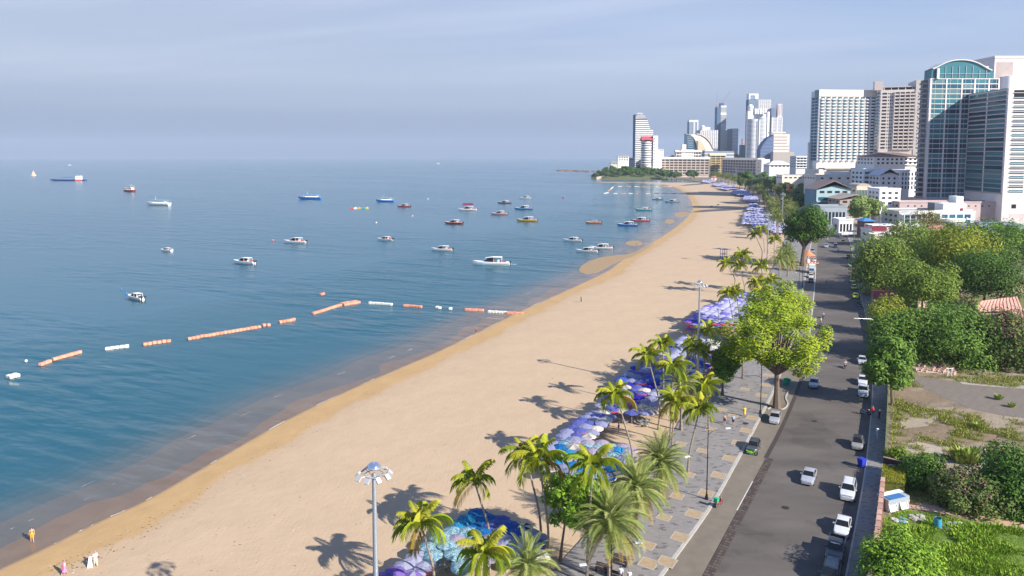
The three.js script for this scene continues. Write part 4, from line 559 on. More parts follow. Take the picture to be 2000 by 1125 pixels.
// ---------------------------------------------------------------- vehicles
M.glass = mat([0.012, 0.014, 0.017], 0.08); M.tyre = mat([0.02, 0.02, 0.02], 0.85); M.rim = mat([0.4, 0.41, 0.42], 0.35, { metalness: 0.7 }); M.headlight = mat([0.75, 0.77, 0.78], 0.12); M.tail = mat([0.4, 0.015, 0.012], 0.25); M.dark = mat([0.022, 0.022, 0.024], 0.6); M.plate = mat([0.7, 0.7, 0.68], 0.5); M.chrome = mat([0.6, 0.61, 0.63], 0.2, { metalness: 0.9 });
const paintMat = {}; const paintOf = (c, metal = 0.25) => paintMat[c] ??= mat(c.split(',').map(Number), 0.32, { phys: true, metalness: metal, clearcoat: 1, clearcoatRoughness: 0.06 });
const KINDS = {
  //        length width height belt hood  [x of: windscreen foot, roof front, roof rear, rear foot]
  sedan: { L: 4.5, W: 1.76, H: 1.46, belt: 0.95, hood: 0.9, ws: 0.95, rf: 0.2, rr: -1.0, re: -1.75, tail: 0.98 },
  hatch: { L: 3.9, W: 1.7, H: 1.5, belt: 0.96, hood: 0.92, ws: 0.95, rf: 0.25, rr: -1.45, re: -1.85, tail: 0.96 },
  suv: { L: 4.75, W: 1.86, H: 1.82, belt: 1.14, hood: 1.1, ws: 1.1, rf: 0.45, rr: -1.95, re: -2.22, tail: 1.14, rails: 1 },
  pickup: { L: 5.2, W: 1.86, H: 1.8, belt: 1.15, hood: 1.12, ws: 1.2, rf: 0.6, rr: -0.55, re: -0.85, tail: 1.12, bed: 1 },
  van: { L: 4.9, W: 1.85, H: 2.05, belt: 1.15, hood: 1.05, ws: 1.75, rf: 1.0, rr: -2.3, re: -2.42, tail: 1.15 },
};
const carGeo = {};
function carParts(kind) {
  if (carGeo[kind]) return carGeo[kind];
  const k = KINDS[kind], { L, W, H } = k, w = W / 2, h = L / 2, g = {};
  const sec = (x, ws, y0, y1, b) => [V3(x, y0, -w * ws * 0.93), V3(x, y0 + 0.18, -w * ws), V3(x, b, -w * ws), V3(x, y1 - 0.03, -w * ws * 0.94), V3(x, y1, -w * ws * 0.8), V3(x, y1 + 0.02, 0), V3(x, y1, w * ws * 0.8), V3(x, y1 - 0.03, w * ws * 0.94), V3(x, b, w * ws), V3(x, y0 + 0.18, w * ws), V3(x, y0, w * ws * 0.93)];
  const b = 0.68, m = new MB();
  m.loft([sec(h, 0.7, 0.34, 0.62, 0.5), sec(h - 0.12, 0.88, 0.24, k.hood - 0.16, b), sec(h - 0.45, 0.97, 0.2, k.hood - 0.07, b), sec(k.ws + 0.12, 1, 0.2, k.hood, b), sec(k.ws - 0.1, 1, 0.2, k.belt, b), sec(k.bed ? k.re : k.re + 0.1, 1, 0.2, k.belt, b), ...(k.bed ? [sec(k.re - 0.05, 1, 0.2, 0.75, b), sec(-h + 0.1, 0.98, 0.24, 0.75, b), sec(-h, 0.95, 0.4, 0.75, b)] : [sec(-h + 0.4, 0.98, 0.2, k.tail, b), sec(-h + 0.1, 0.92, 0.26, k.tail - 0.06, b), sec(-h, 0.8, 0.36, k.tail - 0.3, b)])]);
  g.body = m.geo();
  const bw = w * 0.93, tw = w * 0.74, B = k.belt - 0.02, T = H - 0.06, q = (x, y, z) => V3(x, y, z);
  // cabin: roof and pillars in paint, panes a little proud of the pillars' inner faces
  const cab = new MB(); cab.loft([[q(k.ws, B, -bw), q(k.rf, T, -tw), q(k.rr, T, -tw), q(k.re, B, -bw)], [q(k.ws, B, bw), q(k.rf, T, tw), q(k.rr, T, tw), q(k.re, B, bw)]]);
  g.cabin = cab.geo();
  g.roof = new MB().loft([[q(k.rf + 0.04, T, -tw), q(k.rf - 0.1, T + 0.03, -tw), q(k.rr + 0.1, T + 0.03, -tw), q(k.rr - 0.04, T, -tw)], [q(k.rf + 0.04, T, -tw * 0.6), q(k.rf - 0.15, H, -tw * 0.6), q(k.rr + 0.15, H, -tw * 0.6), q(k.rr - 0.04, T, -tw * 0.6)], [q(k.rf + 0.06, T, 0), q(k.rf - 0.18, H + 0.012, 0), q(k.rr + 0.18, H + 0.012, 0), q(k.rr - 0.05, T, 0)], [q(k.rf + 0.04, T, tw * 0.6), q(k.rf - 0.15, H, tw * 0.6), q(k.rr + 0.15, H, tw * 0.6), q(k.rr - 0.04, T, tw * 0.6)], [q(k.rf + 0.04, T, tw), q(k.rf - 0.1, T + 0.03, tw), q(k.rr + 0.1, T + 0.03, tw), q(k.rr - 0.04, T, tw)]], true, false).geo();
  const pane = (x0, x1, n, s) => { const P0 = (x, t, z) => q(lerp(x[0], x[1], t), lerp(B, T, t) + 0.006, z * lerp(bw, tw, t)), o = n * 0.012, mm = new MB(), a = [P0([x0, x1], 0.06, -s), P0([x0, x1], 0.06, s), P0([x0, x1], 0.93, s), P0([x0, x1], 0.93, -s)].map((p) => p.add(V3(o, 0.008, 0))); return mm.quad(...a).geo(); };
  g.windshield = pane(k.ws, k.rf, 1, 0.93); g.rear = pane(k.re, k.rr, -1, 0.9);
  g.side = [-1, 1].map((s) => { const mm = new MB(), z = (t) => s * (lerp(bw, tw, t) + 0.012), y = (t) => lerp(B, T, t), f = (t) => lerp(k.ws, k.rf, t) - 0.16, r = (t) => lerp(k.re, k.rr, t) + 0.18, mid = (k.ws + k.re) / 2 - 0.05; mm.quad(q(f(0.1), y(0.1), z(0.1)), q(mid + 0.05, y(0.1), z(0.1)), q(mid + 0.05, y(0.9), z(0.9)), q(f(0.9), y(0.9), z(0.9))); if (!k.bed || 1) mm.quad(q(mid - 0.05, y(0.1), z(0.1)), q(r(0.1), y(0.1), z(0.1)), q(r(0.9), y(0.9), z(0.9)), q(mid - 0.05, y(0.9), z(0.9))); return mm.geo(); });
  g.tyre = new THREE.CylinderGeometry(0.33, 0.33, 0.22, 18).rotateX(Math.PI / 2); g.rim = new THREE.CylinderGeometry(0.21, 0.21, 0.232, 12).rotateX(Math.PI / 2);
  g.wheels = [[h - 0.85, -1], [h - 0.85, 1], [-h + 0.85, -1], [-h + 0.85, 1]].map(([x, s]) => V3(x, 0.33, s * (w - 0.1)));
  g.grille = new MB().quad(q(h - 0.05, 0.42, -w * 0.52), q(h - 0.05, 0.42, w * 0.52), q(h - 0.1, k.hood - 0.24, w * 0.62), q(h - 0.1, k.hood - 0.24, -w * 0.62)).geo().translate(0.03, 0, 0);
  g.head = [-1, 1].map((s) => new MB().quad(q(h - 0.14, k.hood - 0.3, s * w * 0.56), q(h - 0.2, k.hood - 0.28, s * w * 0.88), q(h - 0.36, k.hood - 0.13, s * w * 0.9), q(h - 0.2, k.hood - 0.17, s * w * 0.58)).geo().translate(0.07, 0.02, 0));
  g.tail = [-1, 1].map((s) => box(0.06, 0.2, 0.34, -h + 0.04, (k.bed ? 0.72 : k.tail - 0.3), s * w * 0.72));
  g.mirror = [-1, 1].map((s) => new MB().box(0.12, 0.14, 0.22, k.ws - 0.28, B + 0.02, s * (w + 0.06)).geo()); g.plate = box(0.03, 0.12, 0.36, h - 0.005, 0.4, 0); g.bumper = new MB().box(0.16, 0.2, W * 0.78, h - 0.06, 0.26, 0).geo();
  if (k.bed) { const bb = new MB(); for (const s of [-1, 1]) bb.box(h + k.re - 0.02, 0.4, 0.09, (-h + k.re) / 2, 0.73, s * w * 0.92); bb.box(0.08, 0.4, W * 0.9, -h + 0.05, 0.73, 0); g.bed = bb.geo(); g.liner = box(h + k.re - 0.2, 0.02, W * 0.82, (-h + k.re) / 2, 0.775, 0); }
  if (k.rails) g.rails = new MB().tube([q(k.rf - 0.1, H - 0.02, -tw * 0.9), q(k.rf - 0.2, H + 0.06, -tw * 0.9), q(k.rr + 0.2, H + 0.06, -tw * 0.9), q(k.rr + 0.1, H - 0.02, -tw * 0.9)], 0.025, 5).tube([q(k.rf - 0.1, H - 0.02, tw * 0.9), q(k.rf - 0.2, H + 0.06, tw * 0.9), q(k.rr + 0.2, H + 0.06, tw * 0.9), q(k.rr + 0.1, H - 0.02, tw * 0.9)], 0.025, 5).geo();
  return carGeo[kind] = g;
}
const roadDir = (p) => { const k = near(LN.roadR, p), i = clamp(Math.floor(k.at), 0, LN.roadR.length - 2); return LN.roadR[i].clone().sub(LN.roadR[i + 1]).setY(0).normalize(); };   // towards the camera
function car(u, v, kind, color, label, o = {}) {
  const g = carParts(kind), p = G(u, v, 0.75).setY(o.y ?? -0.005), d = roadDir(p), yaw = Math.atan2(-d.z, d.x) + (o.turn ?? 0), t = thing('car', p, yaw, label, o.cat ?? 'car', o.group ?? 'cars on and beside the beach road'), pm = paintOf(color, o.metal ?? 0.2);
  mesh('body', g.body, pm, t); mesh('cabin', g.cabin, o.dark ? M.dark : pm, t); mesh('roof', g.roof, pm, t); mesh('windshield', g.windshield, M.glass, t); mesh('rear_window', g.rear, M.glass, t); for (const s of g.side) mesh('side_window', s, M.glass, t);
  for (const w of g.wheels) { const q = mesh('wheel', g.tyre, M.tyre, t); q.position.copy(w); mesh('rim', g.rim, M.rim, q); }
  for (const s of g.head) mesh('headlight', s, M.headlight, t); for (const s of g.tail) mesh('tail_light', s, M.tail, t); for (const s of g.mirror) mesh('mirror', s, pm, t);
  mesh('grille', g.grille, M.dark, t); mesh('bumper', g.bumper, pm, t); mesh('plate', g.plate, M.plate, t);
  if (g.bed) { mesh('bed', g.bed, pm, t); mesh('bed_liner', g.liner, M.dark, t); } if (g.rails) mesh('roof_rails', g.rails, M.dark, t);
  if (o.sign) mesh('roof_sign', box(0.25, 0.2, 0.8, -0.2, KINDS[kind].H, 0), M.plate, t); if (o.rack) mesh('roof_rack', new MB().box(1.5, 0.05, 1.1, -0.4, KINDS[kind].H + 0.05, 0).box(0.05, 0.06, 1.2, 0.2, KINDS[kind].H - 0.01, 0).box(0.05, 0.06, 1.2, -1, KINDS[kind].H - 0.01, 0).geo(), M.dark, t); if (o.strip) mesh('sun_strip', new MB().quad(V3(0.74, 1.66, -0.55), V3(0.74, 1.66, 0.55), V3(0.66, 1.74, 0.5), V3(0.66, 1.74, -0.5)).geo().translate(0.05, 0.02, 0), mat([0.6, 0.5, 0.48], 0.5), t);
  return t;
}
const SILVER = '0.42,0.44,0.5', WHITE = '0.72,0.72,0.72', BLACK = '0.016,0.017,0.022', GREY = '0.075,0.08,0.095', TAXI = '0.42,0.5,0.02', YEL = '0.65,0.42,0.01', BLUE = '0.02,0.05,0.2', BEIGE = '0.3,0.29,0.26';
car(1580, 927, 'sedan', SILVER, 'silver sedan driving alone in the middle of the road');
car(1657, 956, 'suv', WHITE, 'white sport utility vehicle with roof rails parked behind the blue bin');
car(1646, 1024, 'sedan', WHITE, 'white car parked bumper to bumper behind the black pickup');
car(1632, 1070, 'pickup', BLACK, 'black pickup with a pale sun strip on its windscreen', { strip: 1 });
car(1622, 1122, 'suv', '0.012,0.02,0.035', 'dark vehicle at the bottom edge in front of the black pickup');
car(1675, 863, 'hatch', BEIGE, 'grey beige car with a roof rack parked opposite the walkers', { rack: 1 });
car(1590, 746, 'sedan', '0.3,0.36,0.44', 'blue grey sedan driving in the shade of the big yellow green tree');
car(1514, 813, 'sedan', SILVER, 'silver sedan parked with its nose out beside the big tree', { turn: 0.05 });
car(1472, 869, 'hatch', GREY, 'dark grey hatchback parked behind the bright green scooter', { turn: 0.02 });
car(1686, 762, 'pickup', '0.5,0.53,0.56', 'silver pickup parked below the leaning green tree');
car(1685, 741, 'sedan', WHITE, 'white car half under the leaning tree behind the silver pickup');
car(1684, 702, 'sedan', '0.55,0.57,0.6', 'pale car almost hidden by the leaning tree');
car(1671, 577, 'sedan', TAXI, 'nearest of the three yellow green taxis');
car(1668, 560, 'sedan', TAXI, 'middle one of the three yellow green taxis', { dark: 1 });
car(1665, 547, 'sedan', TAXI, 'farthest of the three yellow green taxis with a dark roof', { dark: 1 });
car(1661, 517, 'suv', '0.55,0.6,0.68', 'pale car parked alone near the olive tree');
car(1657, 501, 'pickup', '0.05,0.05,0.06', 'dark pickup with an open bed beside the olive tree', {});
car(1614, 480, 'pickup', '0.5,0.56,0.66', 'white pickup coming down the road left of the dark van');
car(1632, 480, 'van', '0.03,0.05,0.1', 'dark blue van coming down the road beside the white pickup');
car(1647, 471, 'sedan', YEL, 'bright yellow taxi with a roof sign', { sign: 1 });
car(1642, 462, 'sedan', '0.1,0.13,0.2', 'dark car right behind the yellow taxi'); car(1640, 458, 'sedan', SILVER, 'silver car second behind the yellow taxi'); car(1638, 454, 'hatch', WHITE, 'white car third behind the yellow taxi');
car(1632, 450, 'sedan', '0.5,0.08,0.06', 'small red car before the market stalls'); car(1621, 441, 'van', BLUE, 'blue van under the far side of the big dark tree');
car(1584, 547, 'sedan', '0.02,0.03,0.06', 'dark car in front of the white pickup at the parking lane'); car(1584, 538, 'sedan', WHITE, 'white car between the box truck and the dark car'); car(1587, 490, 'suv', '0.35,0.38,0.42', 'grey car behind the orange shrine'); car(1590, 507, 'hatch', WHITE, 'white car half in front of the orange shrine');
R = rng(321); for (const [u, v, c, w] of [[1553, 400, WHITE, 'white'], [1560, 404, BLUE, 'blue'], [1546, 398, SILVER, 'silver'], [1570, 410, '0.3,0.05,0.05', 'maroon'], [1578, 416, WHITE, 'white'], [1586, 424, GREY, 'dark grey'], [1596, 430, WHITE, 'white'], [1604, 425, SILVER, 'silver'], [1612, 431, BLUE, 'blue'], [1540, 393, GREY, 'grey']]) car(u, v, R() > 0.5 ? 'suv' : 'sedan', c, `${w} car in far traffic beyond the big dark tree, ${v < 402 ? 'farthest' : v < 420 ? 'middle' : 'nearer'}${u % 2 ? ' in the queue' : ' by the kerb'}`);
{ // box truck
  const p = G(1586, 527, 1.2).setY(0), d = roadDir(p), t = thing('box_truck', p, Math.atan2(-d.z, d.x), 'white box truck parked in the lane before the orange shrine', 'truck'), wm = paintOf(WHITE), c = new MB();
  mesh('cargo_box', box(4.2, 2.3, 2.1, -1.2, 0.85, 0), mat([0.7, 0.71, 0.72], 0.5), t); mesh('cab', c.loft([[V3(1.05, 0.5, -0.95), V3(2.75, 0.5, -0.95), V3(2.8, 1.2, -0.93), V3(2.3, 2.2, -0.85), V3(1.05, 2.25, -0.85)], [V3(1.05, 0.5, 0.95), V3(2.75, 0.5, 0.95), V3(2.8, 1.2, 0.93), V3(2.3, 2.2, 0.85), V3(1.05, 2.25, 0.85)]]).geo(), wm, t); mesh('windshield', new MB().quad(V3(2.8, 1.28, -0.85), V3(2.8, 1.28, 0.85), V3(2.37, 2.1, 0.78), V3(2.37, 2.1, -0.78)).geo().translate(0.02, 0.02, 0), mat([0.02, 0.1, 0.22], 0.1), t); mesh('chassis', box(5.6, 0.3, 0.9, -0.3, 0.45, 0), M.dark, t);
  for (const x of [1.9, -1.9]) for (const s of [-1, 1]) { const w = mesh('wheel', carParts('sedan').tyre, M.tyre, t); w.position.set(x, 0.36, s * 0.85); w.scale.setScalar(1.1); mesh('rim', carParts('sedan').rim, M.rim, w); } for (const s of [-1, 1]) mesh('headlight', box(0.04, 0.18, 0.3, 2.78, 0.8, s * 0.7), M.headlight, t);
}
// motorbikes and scooters
const BIKES = 'motorbikes along the road'; const wheelG = new THREE.TorusGeometry(0.24, 0.065, 8, 18), hubG = new THREE.CylinderGeometry(0.2, 0.2, 0.03, 12).rotateX(Math.PI / 2);
function bike(u, v, color, label, o = {}) {
  const p = G(u, v, 0.3).setY(o.y ?? 0), d = roadDir(p), t = thing('motorbike', p, Math.atan2(-d.z, d.x) + (o.turn ?? 0), label, 'motorbike', o.group ?? BIKES), pm = paintOf(color, 0.1);
  for (const x of [0.62, -0.6]) { const w = mesh('wheel', wheelG, M.tyre, t); w.position.set(x, 0.3, 0); mesh('hub', hubG, M.rim, w); }
  mesh('body', new MB().loft([[V3(0.5, 0.72, -0.1), V3(0.5, 0.72, 0.1), V3(0.52, 1.0, 0.08), V3(0.52, 1.0, -0.08)], [V3(0.3, 0.35, -0.14), V3(0.3, 0.35, 0.14), V3(0.28, 0.5, 0.14), V3(0.28, 0.5, -0.14)], [V3(-0.1, 0.33, -0.15), V3(-0.1, 0.33, 0.15), V3(-0.1, 0.62, 0.13), V3(-0.1, 0.62, -0.13)], [V3(-0.8, 0.6, -0.12), V3(-0.8, 0.6, 0.12), V3(-0.85, 0.75, 0.08), V3(-0.85, 0.75, -0.08)]]).geo(), pm, t);
  mesh('fork', new MB().tube([V3(0.62, 0.3, 0.07), V3(0.46, 1.02, 0.05)], 0.03, 5).tube([V3(0.62, 0.3, -0.07), V3(0.46, 1.02, -0.05)], 0.03, 5).geo(), M.chrome, t); mesh('handlebar', new MB().tube([V3(0.34, 1.08, -0.36), V3(0.44, 1.04, 0), V3(0.34, 1.08, 0.36)], 0.02, 5).geo(), M.dark, t);
  mesh('seat', new MB().loft([[V3(0.0, 0.72, -0.11), V3(0, 0.72, 0.11), V3(0, 0.8, 0.09), V3(0, 0.8, -0.09)], [V3(-0.78, 0.76, -0.12), V3(-0.78, 0.76, 0.12), V3(-0.78, 0.86, 0.09), V3(-0.78, 0.86, -0.09)]]).geo(), M.dark, t); mesh('headlight', new THREE.SphereGeometry(0.09, 8, 6).translate(0.56, 0.92, 0), M.headlight, t); mesh('exhaust', new MB().tube([V3(0.1, 0.28, 0.14), V3(-0.75, 0.36, 0.17)], 0.045, 6).geo(), M.chrome, t);
  if (o.box) mesh('delivery_box', new MB().box(0.5, 0.5, 0.52, -0.75, 0.86, 0).geo(), mat([0.0, 0.36, 0.16], 0.5), t);
  return t;
}
bike(1404, 984, '0.35,0.02,0.03', 'red motorcycle with a green delivery box parked at the kerb', { turn: 2.9, y: 0, box: 1 });
bike(1468, 885, '0.25,0.75,0.02', 'bright green scooter parked across the nose of the dark hatchback', { turn: 1.6 });
bike(1690, 806, '0.02,0.025,0.06', 'dark motorbike parked at the kerb by the people in red', { turn: 1.5 });
for (const [u, v, w] of [[1677, 588, 'nearest'], [1676, 592, 'second'], [1679, 596, 'third'], [1681, 601, 'last']]) bike(u, v, '0.02,0.02,0.03', `dark motorbike parked beyond the yellow green taxis, ${w} of the row`, { turn: 1.3 });
// ---------------------------------------------------------------- boats and floating barriers
{
  const hullGeo = (L, W, D, bow = 1) => {            // bow at +x, waterline at y = 0
    const m = new MB(), st = [[-0.5, 0.86, 0, 1], [-0.3, 0.96, 0, 1], [0, 1, 0, 1.02], [0.22, 0.9, 0.02, 1.1], [0.36, 0.62, 0.12, 1.2], [0.45, 0.3, 0.35, 1.3], [0.5, 0.04, 0.8, 1.36]].map(([x, w, k, h]) => { const z = W / 2 * w, y = D * h; return [V3(x * L, y, -z), V3(x * L, y * 0.55 + k * D * 0.2, -z * 0.93), V3(x * L, -0.22 + k * D * 0.9, -z * 0.5), V3(x * L, -0.35 + k * D * 1.1, 0), V3(x * L, -0.22 + k * D * 0.9, z * 0.5), V3(x * L, y * 0.55 + k * D * 0.2, z * 0.93), V3(x * L, y, z)]; });
    m.loft(st, false, false); const s = st[0]; for (let i = 0; i + 2 < s.length; i++) m.tri(s[0], s[i + 1], s[i + 2]); return [m.geo(), st];
  };
  const deckGeo = (st, dy) => { const m = new MB(); for (let i = 0; i + 1 < st.length; i++) { const a = st[i], b = st[i + 1]; m.quad(V3(a[0].x, a[0].y + dy, a[0].z), V3(a[6].x, a[6].y + dy, a[6].z), V3(b[6].x, b[6].y + dy, b[6].z), V3(b[0].x, b[0].y + dy, b[0].z)); } return m.geo(); };
  const white = mat([0.84, 0.84, 0.83], 0.35), seatM = mat([0.3, 0.07, 0.06], 0.6), cream = mat([0.6, 0.56, 0.48], 0.6), col = {}; const cm = (c) => col[c] ??= mat(c.split(',').map(Number), 0.35);
  const GR = 'boats anchored in the bay';
  const D = (x, y, z, xx, yy, zz) => V3(x, y, z);
  function speedboat(u, v, L, turn, label, o = {}) {
    const t = thing('speedboat', G(u, v, SEA).setY(SEA), turn, label, 'boat', GR), W = o.W ?? L * 0.26, H = L * 0.085, [hull, st] = hullGeo(L, W, H), s = L / 11.5;
    mesh('hull', hull, o.hull ? cm(o.hull) : white, t);
    mesh('deck', deckGeo(st, 0.0), o.deck ? cm(o.deck) : white, t);
    const band = new MB(); for (const z of [0, 6]) for (let i = 0; i + 2 < st.length; i++) { const a = st[i][z], b = st[i + 1][z], a2 = st[i][z ? 5 : 1], b2 = st[i + 1][z ? 5 : 1], k = z ? 0.015 : -0.015, q = (p, r, f) => p.clone().lerp(r, f).add(V3(0, 0, k)); band.quad(q(a, a2, 0.42), q(b, b2, 0.42), q(b, b2, 0.66), q(a, a2, 0.66)); } mesh('stripe', band.geo(), cm(o.stripe ?? '0.12,0.14,0.2'), t);
    const y = H, w = W * 0.4;
    mesh('cockpit', box(L * 0.42, 0.12, W * 0.66, -L * 0.2, y - 0.02, 0), o.seat ? cm(o.seat) : seatM, t);
    for (let k = 0; k < 3; k++) mesh('seat', new MB().box(0.5 * s, 0.45 * s, W * 0.6, -L * (0.08 + k * 0.12), y + 0.09, 0).geo(), k % 2 ? cream : o.seat ? cm(o.seat) : seatM, t);
    if (!o.open) {
      const r = 1.5 * s, x0 = L * 0.12, x1 = -L * 0.3, wm = new MB(); const f0 = V3(x0 + L * 0.1, y, 0);
      wm.quad(V3(x0 + L * 0.09, y + 0.02, -w * 0.7), V3(x0 + L * 0.09, y + 0.02, w * 0.7), V3(x0, y + 0.8 * s, w * 0.82), V3(x0, y + 0.8 * s, -w * 0.82)); for (const q of [-1, 1]) wm.quad(V3(x0 + L * 0.09, y + 0.02, q * w * 0.7), V3(x0 - L * 0.2, y + 0.02, q * w), V3(x0 - L * 0.2, y + 0.85 * s, q * w * 0.95), V3(x0, y + 0.8 * s, q * w * 0.82)); mesh('windshield', wm.geo(), M.glass, t);
      const rf = new MB(); rf.loft([[V3(x0 + 0.3 * s, y + r * 0.8, -w * 0.7), V3(x0 + 0.3 * s, y + r * 0.8 + 0.08, 0), V3(x0 + 0.3 * s, y + r * 0.8, w * 0.7), V3(x0 + 0.3 * s, y + r * 0.76, 0)], [V3(-L * 0.05, y + r, -w * 0.98), V3(-L * 0.05, y + r + 0.16 * s, 0), V3(-L * 0.05, y + r, w * 0.98), V3(-L * 0.05, y + r - 0.06, 0)], [V3(x1, y + r * 0.98, -w), V3(x1, y + r + 0.14 * s, 0), V3(x1, y + r * 0.98, w), V3(x1, y + r * 0.94, 0)]]); mesh('hardtop', rf.geo(), o.roof ? cm(o.roof) : white, t);
      const ps = new MB(); for (const q of [-1, 1]) ps.tube([V3(x0, y + 0.8 * s, q * w * 0.82), V3(x0 + 0.2 * s, y + r * 0.8, q * w * 0.7)], 0.05, 5).tube([V3(x1, y, q * w), V3(x1 + 0.2, y + r, q * w * 0.98)], 0.06, 5).tube([V3(-L * 0.08, y, q * w), V3(-L * 0.08, y + r, q * w * 0.96)], 0.045, 5); mesh('pillars', ps.geo(), white, t);
      const sg = new MB(); for (const q of [-1, 1]) sg.quad(V3(-L * 0.08, y + 0.85 * s, q * w * 0.97), V3(x0 - L * 0.02, y + 0.85 * s, q * w * 0.87), V3(x0 + 0.1, y + r * 0.8, q * w * 0.74), V3(-L * 0.08, y + r * 0.97, q * w * 0.95)); mesh('side_glass', sg.geo(), M.glass, t);
    } else mesh('canopy', new MB().box(L * 0.34, 0.06, W * 0.7, -L * 0.1, y + 1.3 * s, 0).tube([V3(-L * 0.25, y, W * 0.3), V3(-L * 0.25, y + 1.3 * s, W * 0.3)], 0.04, 5).tube([V3(-L * 0.25, y, -W * 0.3), V3(-L * 0.25, y + 1.3 * s, -W * 0.3)], 0.04, 5).tube([V3(L * 0.05, y, W * 0.3), V3(L * 0.05, y + 1.3 * s, W * 0.3)], 0.04, 5).tube([V3(L * 0.05, y, -W * 0.3), V3(L * 0.05, y + 1.3 * s, -W * 0.3)], 0.04, 5).geo(), o.roof ? cm(o.roof) : white, t);
    for (const q of L > 8 ? [-0.55, 0.55] : [0]) { const e = mesh('outboard_motor', new MB().box(0.55, 0.65, 0.42, -L * 0.5 - 0.3, H * 0.85, q).box(0.2, 1.1, 0.2, -L * 0.5 - 0.28, -0.3, q).geo(), o.motor ? white : M.dark, t); }
    return t;
  }
  const TL = 3.0;    // bow to the left in the picture, stern a little nearer
  speedboat(265, 583, 8.8, 2.55, 'white speedboat with dark seats nearest to the floating barrier', { seat: '0.04,0.04,0.08' });
  speedboat(477, 514, 11.4, 2.75, 'white speedboat with red seats seen from the stern quarter', {});
  speedboat(576, 474, 12.6, 2.95, 'white cabin speedboat left of the middle of the bay', {});
  speedboat(752, 469, 9.6, 2.75, 'white speedboat by a dark streak of wind on the water', {});
  speedboat(863, 489, 10.6, 2.95, 'white speedboat between the moving blue boat and its neighbour', {});
  speedboat(959, 517, 15.6, 3.05, 'large white and light blue speedboat under way', { stripe: '0.08,0.35,0.62', W: 3.6 });
  speedboat(1118, 471, 10.2, 2.8, 'white speedboat with a brown hull band before the sandbar', { stripe: '0.12,0.06,0.04' });
  speedboat(1146, 492, 10.6, 2.85, 'white speedboat nearest the sandbar, front one of a pair', {}); speedboat(1174, 486, 11.6, 3.0, 'longer white speedboat nearest the sandbar, rear one of a pair', {});
  speedboat(325, 490, 7.4, 2.7, 'small plain white boat with an upright wheelhouse', { stripe: '0.6,0.6,0.6', motor: 1 });
  speedboat(886, 437, 12.5, 2.9, 'dark red speedboat with a white top', { hull: '0.3,0.02,0.03', stripe: '0.5,0.1,0.1' }); speedboat(913, 411, 16, 3.05, 'long white speedboat with a red hull line', { stripe: '0.55,0.05,0.06' });
  speedboat(789, 404, 12, 2.95, 'red speedboat with a white cabin left of the long one', { hull: '0.5,0.05,0.06' }); speedboat(975, 419, 13, 3.05, 'pink and white speedboat among the far group', { stripe: '0.6,0.12,0.16', hull: '0.6,0.3,0.3' }); speedboat(1022, 409, 15, 3.0, 'blue hulled speedboat with a white cabin', { hull: '0.06,0.25,0.45' });
  speedboat(1029, 432, 14.4, 3.05, 'yellow speedboat with a white cabin', { hull: '0.6,0.36,0.02' }); speedboat(1159, 436, 10.5, 3.1, 'open orange longtail boat', { hull: '0.5,0.15,0.05', open: 1, roof: '0.5,0.4,0.25' }); speedboat(1225, 441, 13, 3.0, 'blue speedboat with red seats', { hull: '0.02,0.2,0.55' }); speedboat(1250, 432, 12.6, 3.05, 'red and white speedboat beside the blue one', { stripe: '0.6,0.03,0.05', hull: '0.55,0.14,0.14' });
  speedboat(1026, 388, 13, 3.0, 'white boat farthest up the bay', {}); speedboat(985, 397, 12.5, 3.0, 'dark boat with a red stern', { hull: '0.05,0.12,0.2', stripe: '0.4,0.04,0.04' }); speedboat(1257, 411, 13, 3.05, 'turquoise open boat beyond the red one', { hull: '0.05,0.4,0.42', open: 1 }); speedboat(1284, 390, 10.5, 3.0, 'small blue boat by the inner barrier', { hull: '0.06,0.3,0.42' }); speedboat(1312, 395, 13, 3.05, 'grey blue boat at the far shallow end', { hull: '0.2,0.35,0.45' });
  // excursion boats with decks
  function deckBoat(u, v, L, turn, label, hullC, roofC, decks, cat = 'boat') {
    const t = thing('excursion_boat', G(u, v, SEA).setY(SEA), turn, label, cat, GR), W = L * 0.25, H = L * 0.1, [hull, st] = hullGeo(L, W, H); mesh('hull', hull, cm(hullC), t); mesh('deck', deckGeo(st, 0), cream, t);
    for (let k = 0; k < decks; k++) { const y = H + k * 2.4, l = L * (0.62 - k * 0.12); mesh('cabin', box(l * 0.8, 1.0, W * 0.72, -L * 0.06, y, 0), k ? cm('0.5,0.47,0.42') : white, t); const p = new MB(); for (const q of [-1, 1]) for (let i = 0; i < 6; i++) p.box(0.14, 2.3, 0.14, -L * 0.06 + (i / 5 - 0.5) * l * 0.95, y, q * W * 0.4); mesh('posts', p.geo(), white, t); mesh('window_band', box(l * 0.8 + 0.06, 0.55, W * 0.72 + 0.06, -L * 0.06, y + 1.0, 0), M.glass, t); mesh('roof', box(l, 0.16, W * 0.9, -L * 0.06, y + 2.3, 0), cm(roofC), t); }
    mesh('wheelhouse', box(L * 0.12, 1.8, W * 0.5, L * 0.16, H + 0.01, 0), white, t); mesh('mast', new MB().tube([V3(L * 0.1, H + decks * 2.4, 0), V3(L * 0.1, H + decks * 2.4 + L * 0.13, 0)], 0.09, 5).geo(), white, t);
    return t;
  }
  deckBoat(255, 374, 22, -0.5, 'red and grey two decked excursion boat far out', '0.45,0.06,0.04', '0.5,0.32,0.3', 2); deckBoat(309, 401, 24, 2.9, 'white tour boat with a blue awning', '0.66,0.66,0.66', '0.12,0.4,0.55', 1); deckBoat(605, 389, 24, 3.05, 'bright blue covered tour boat', '0.01,0.16,0.5', '0.03,0.3,0.65', 1); deckBoat(752, 394, 18, 3.0, 'blue tour boat left of the red speedboat', '0.01,0.18,0.52', '0.05,0.32,0.62', 1);
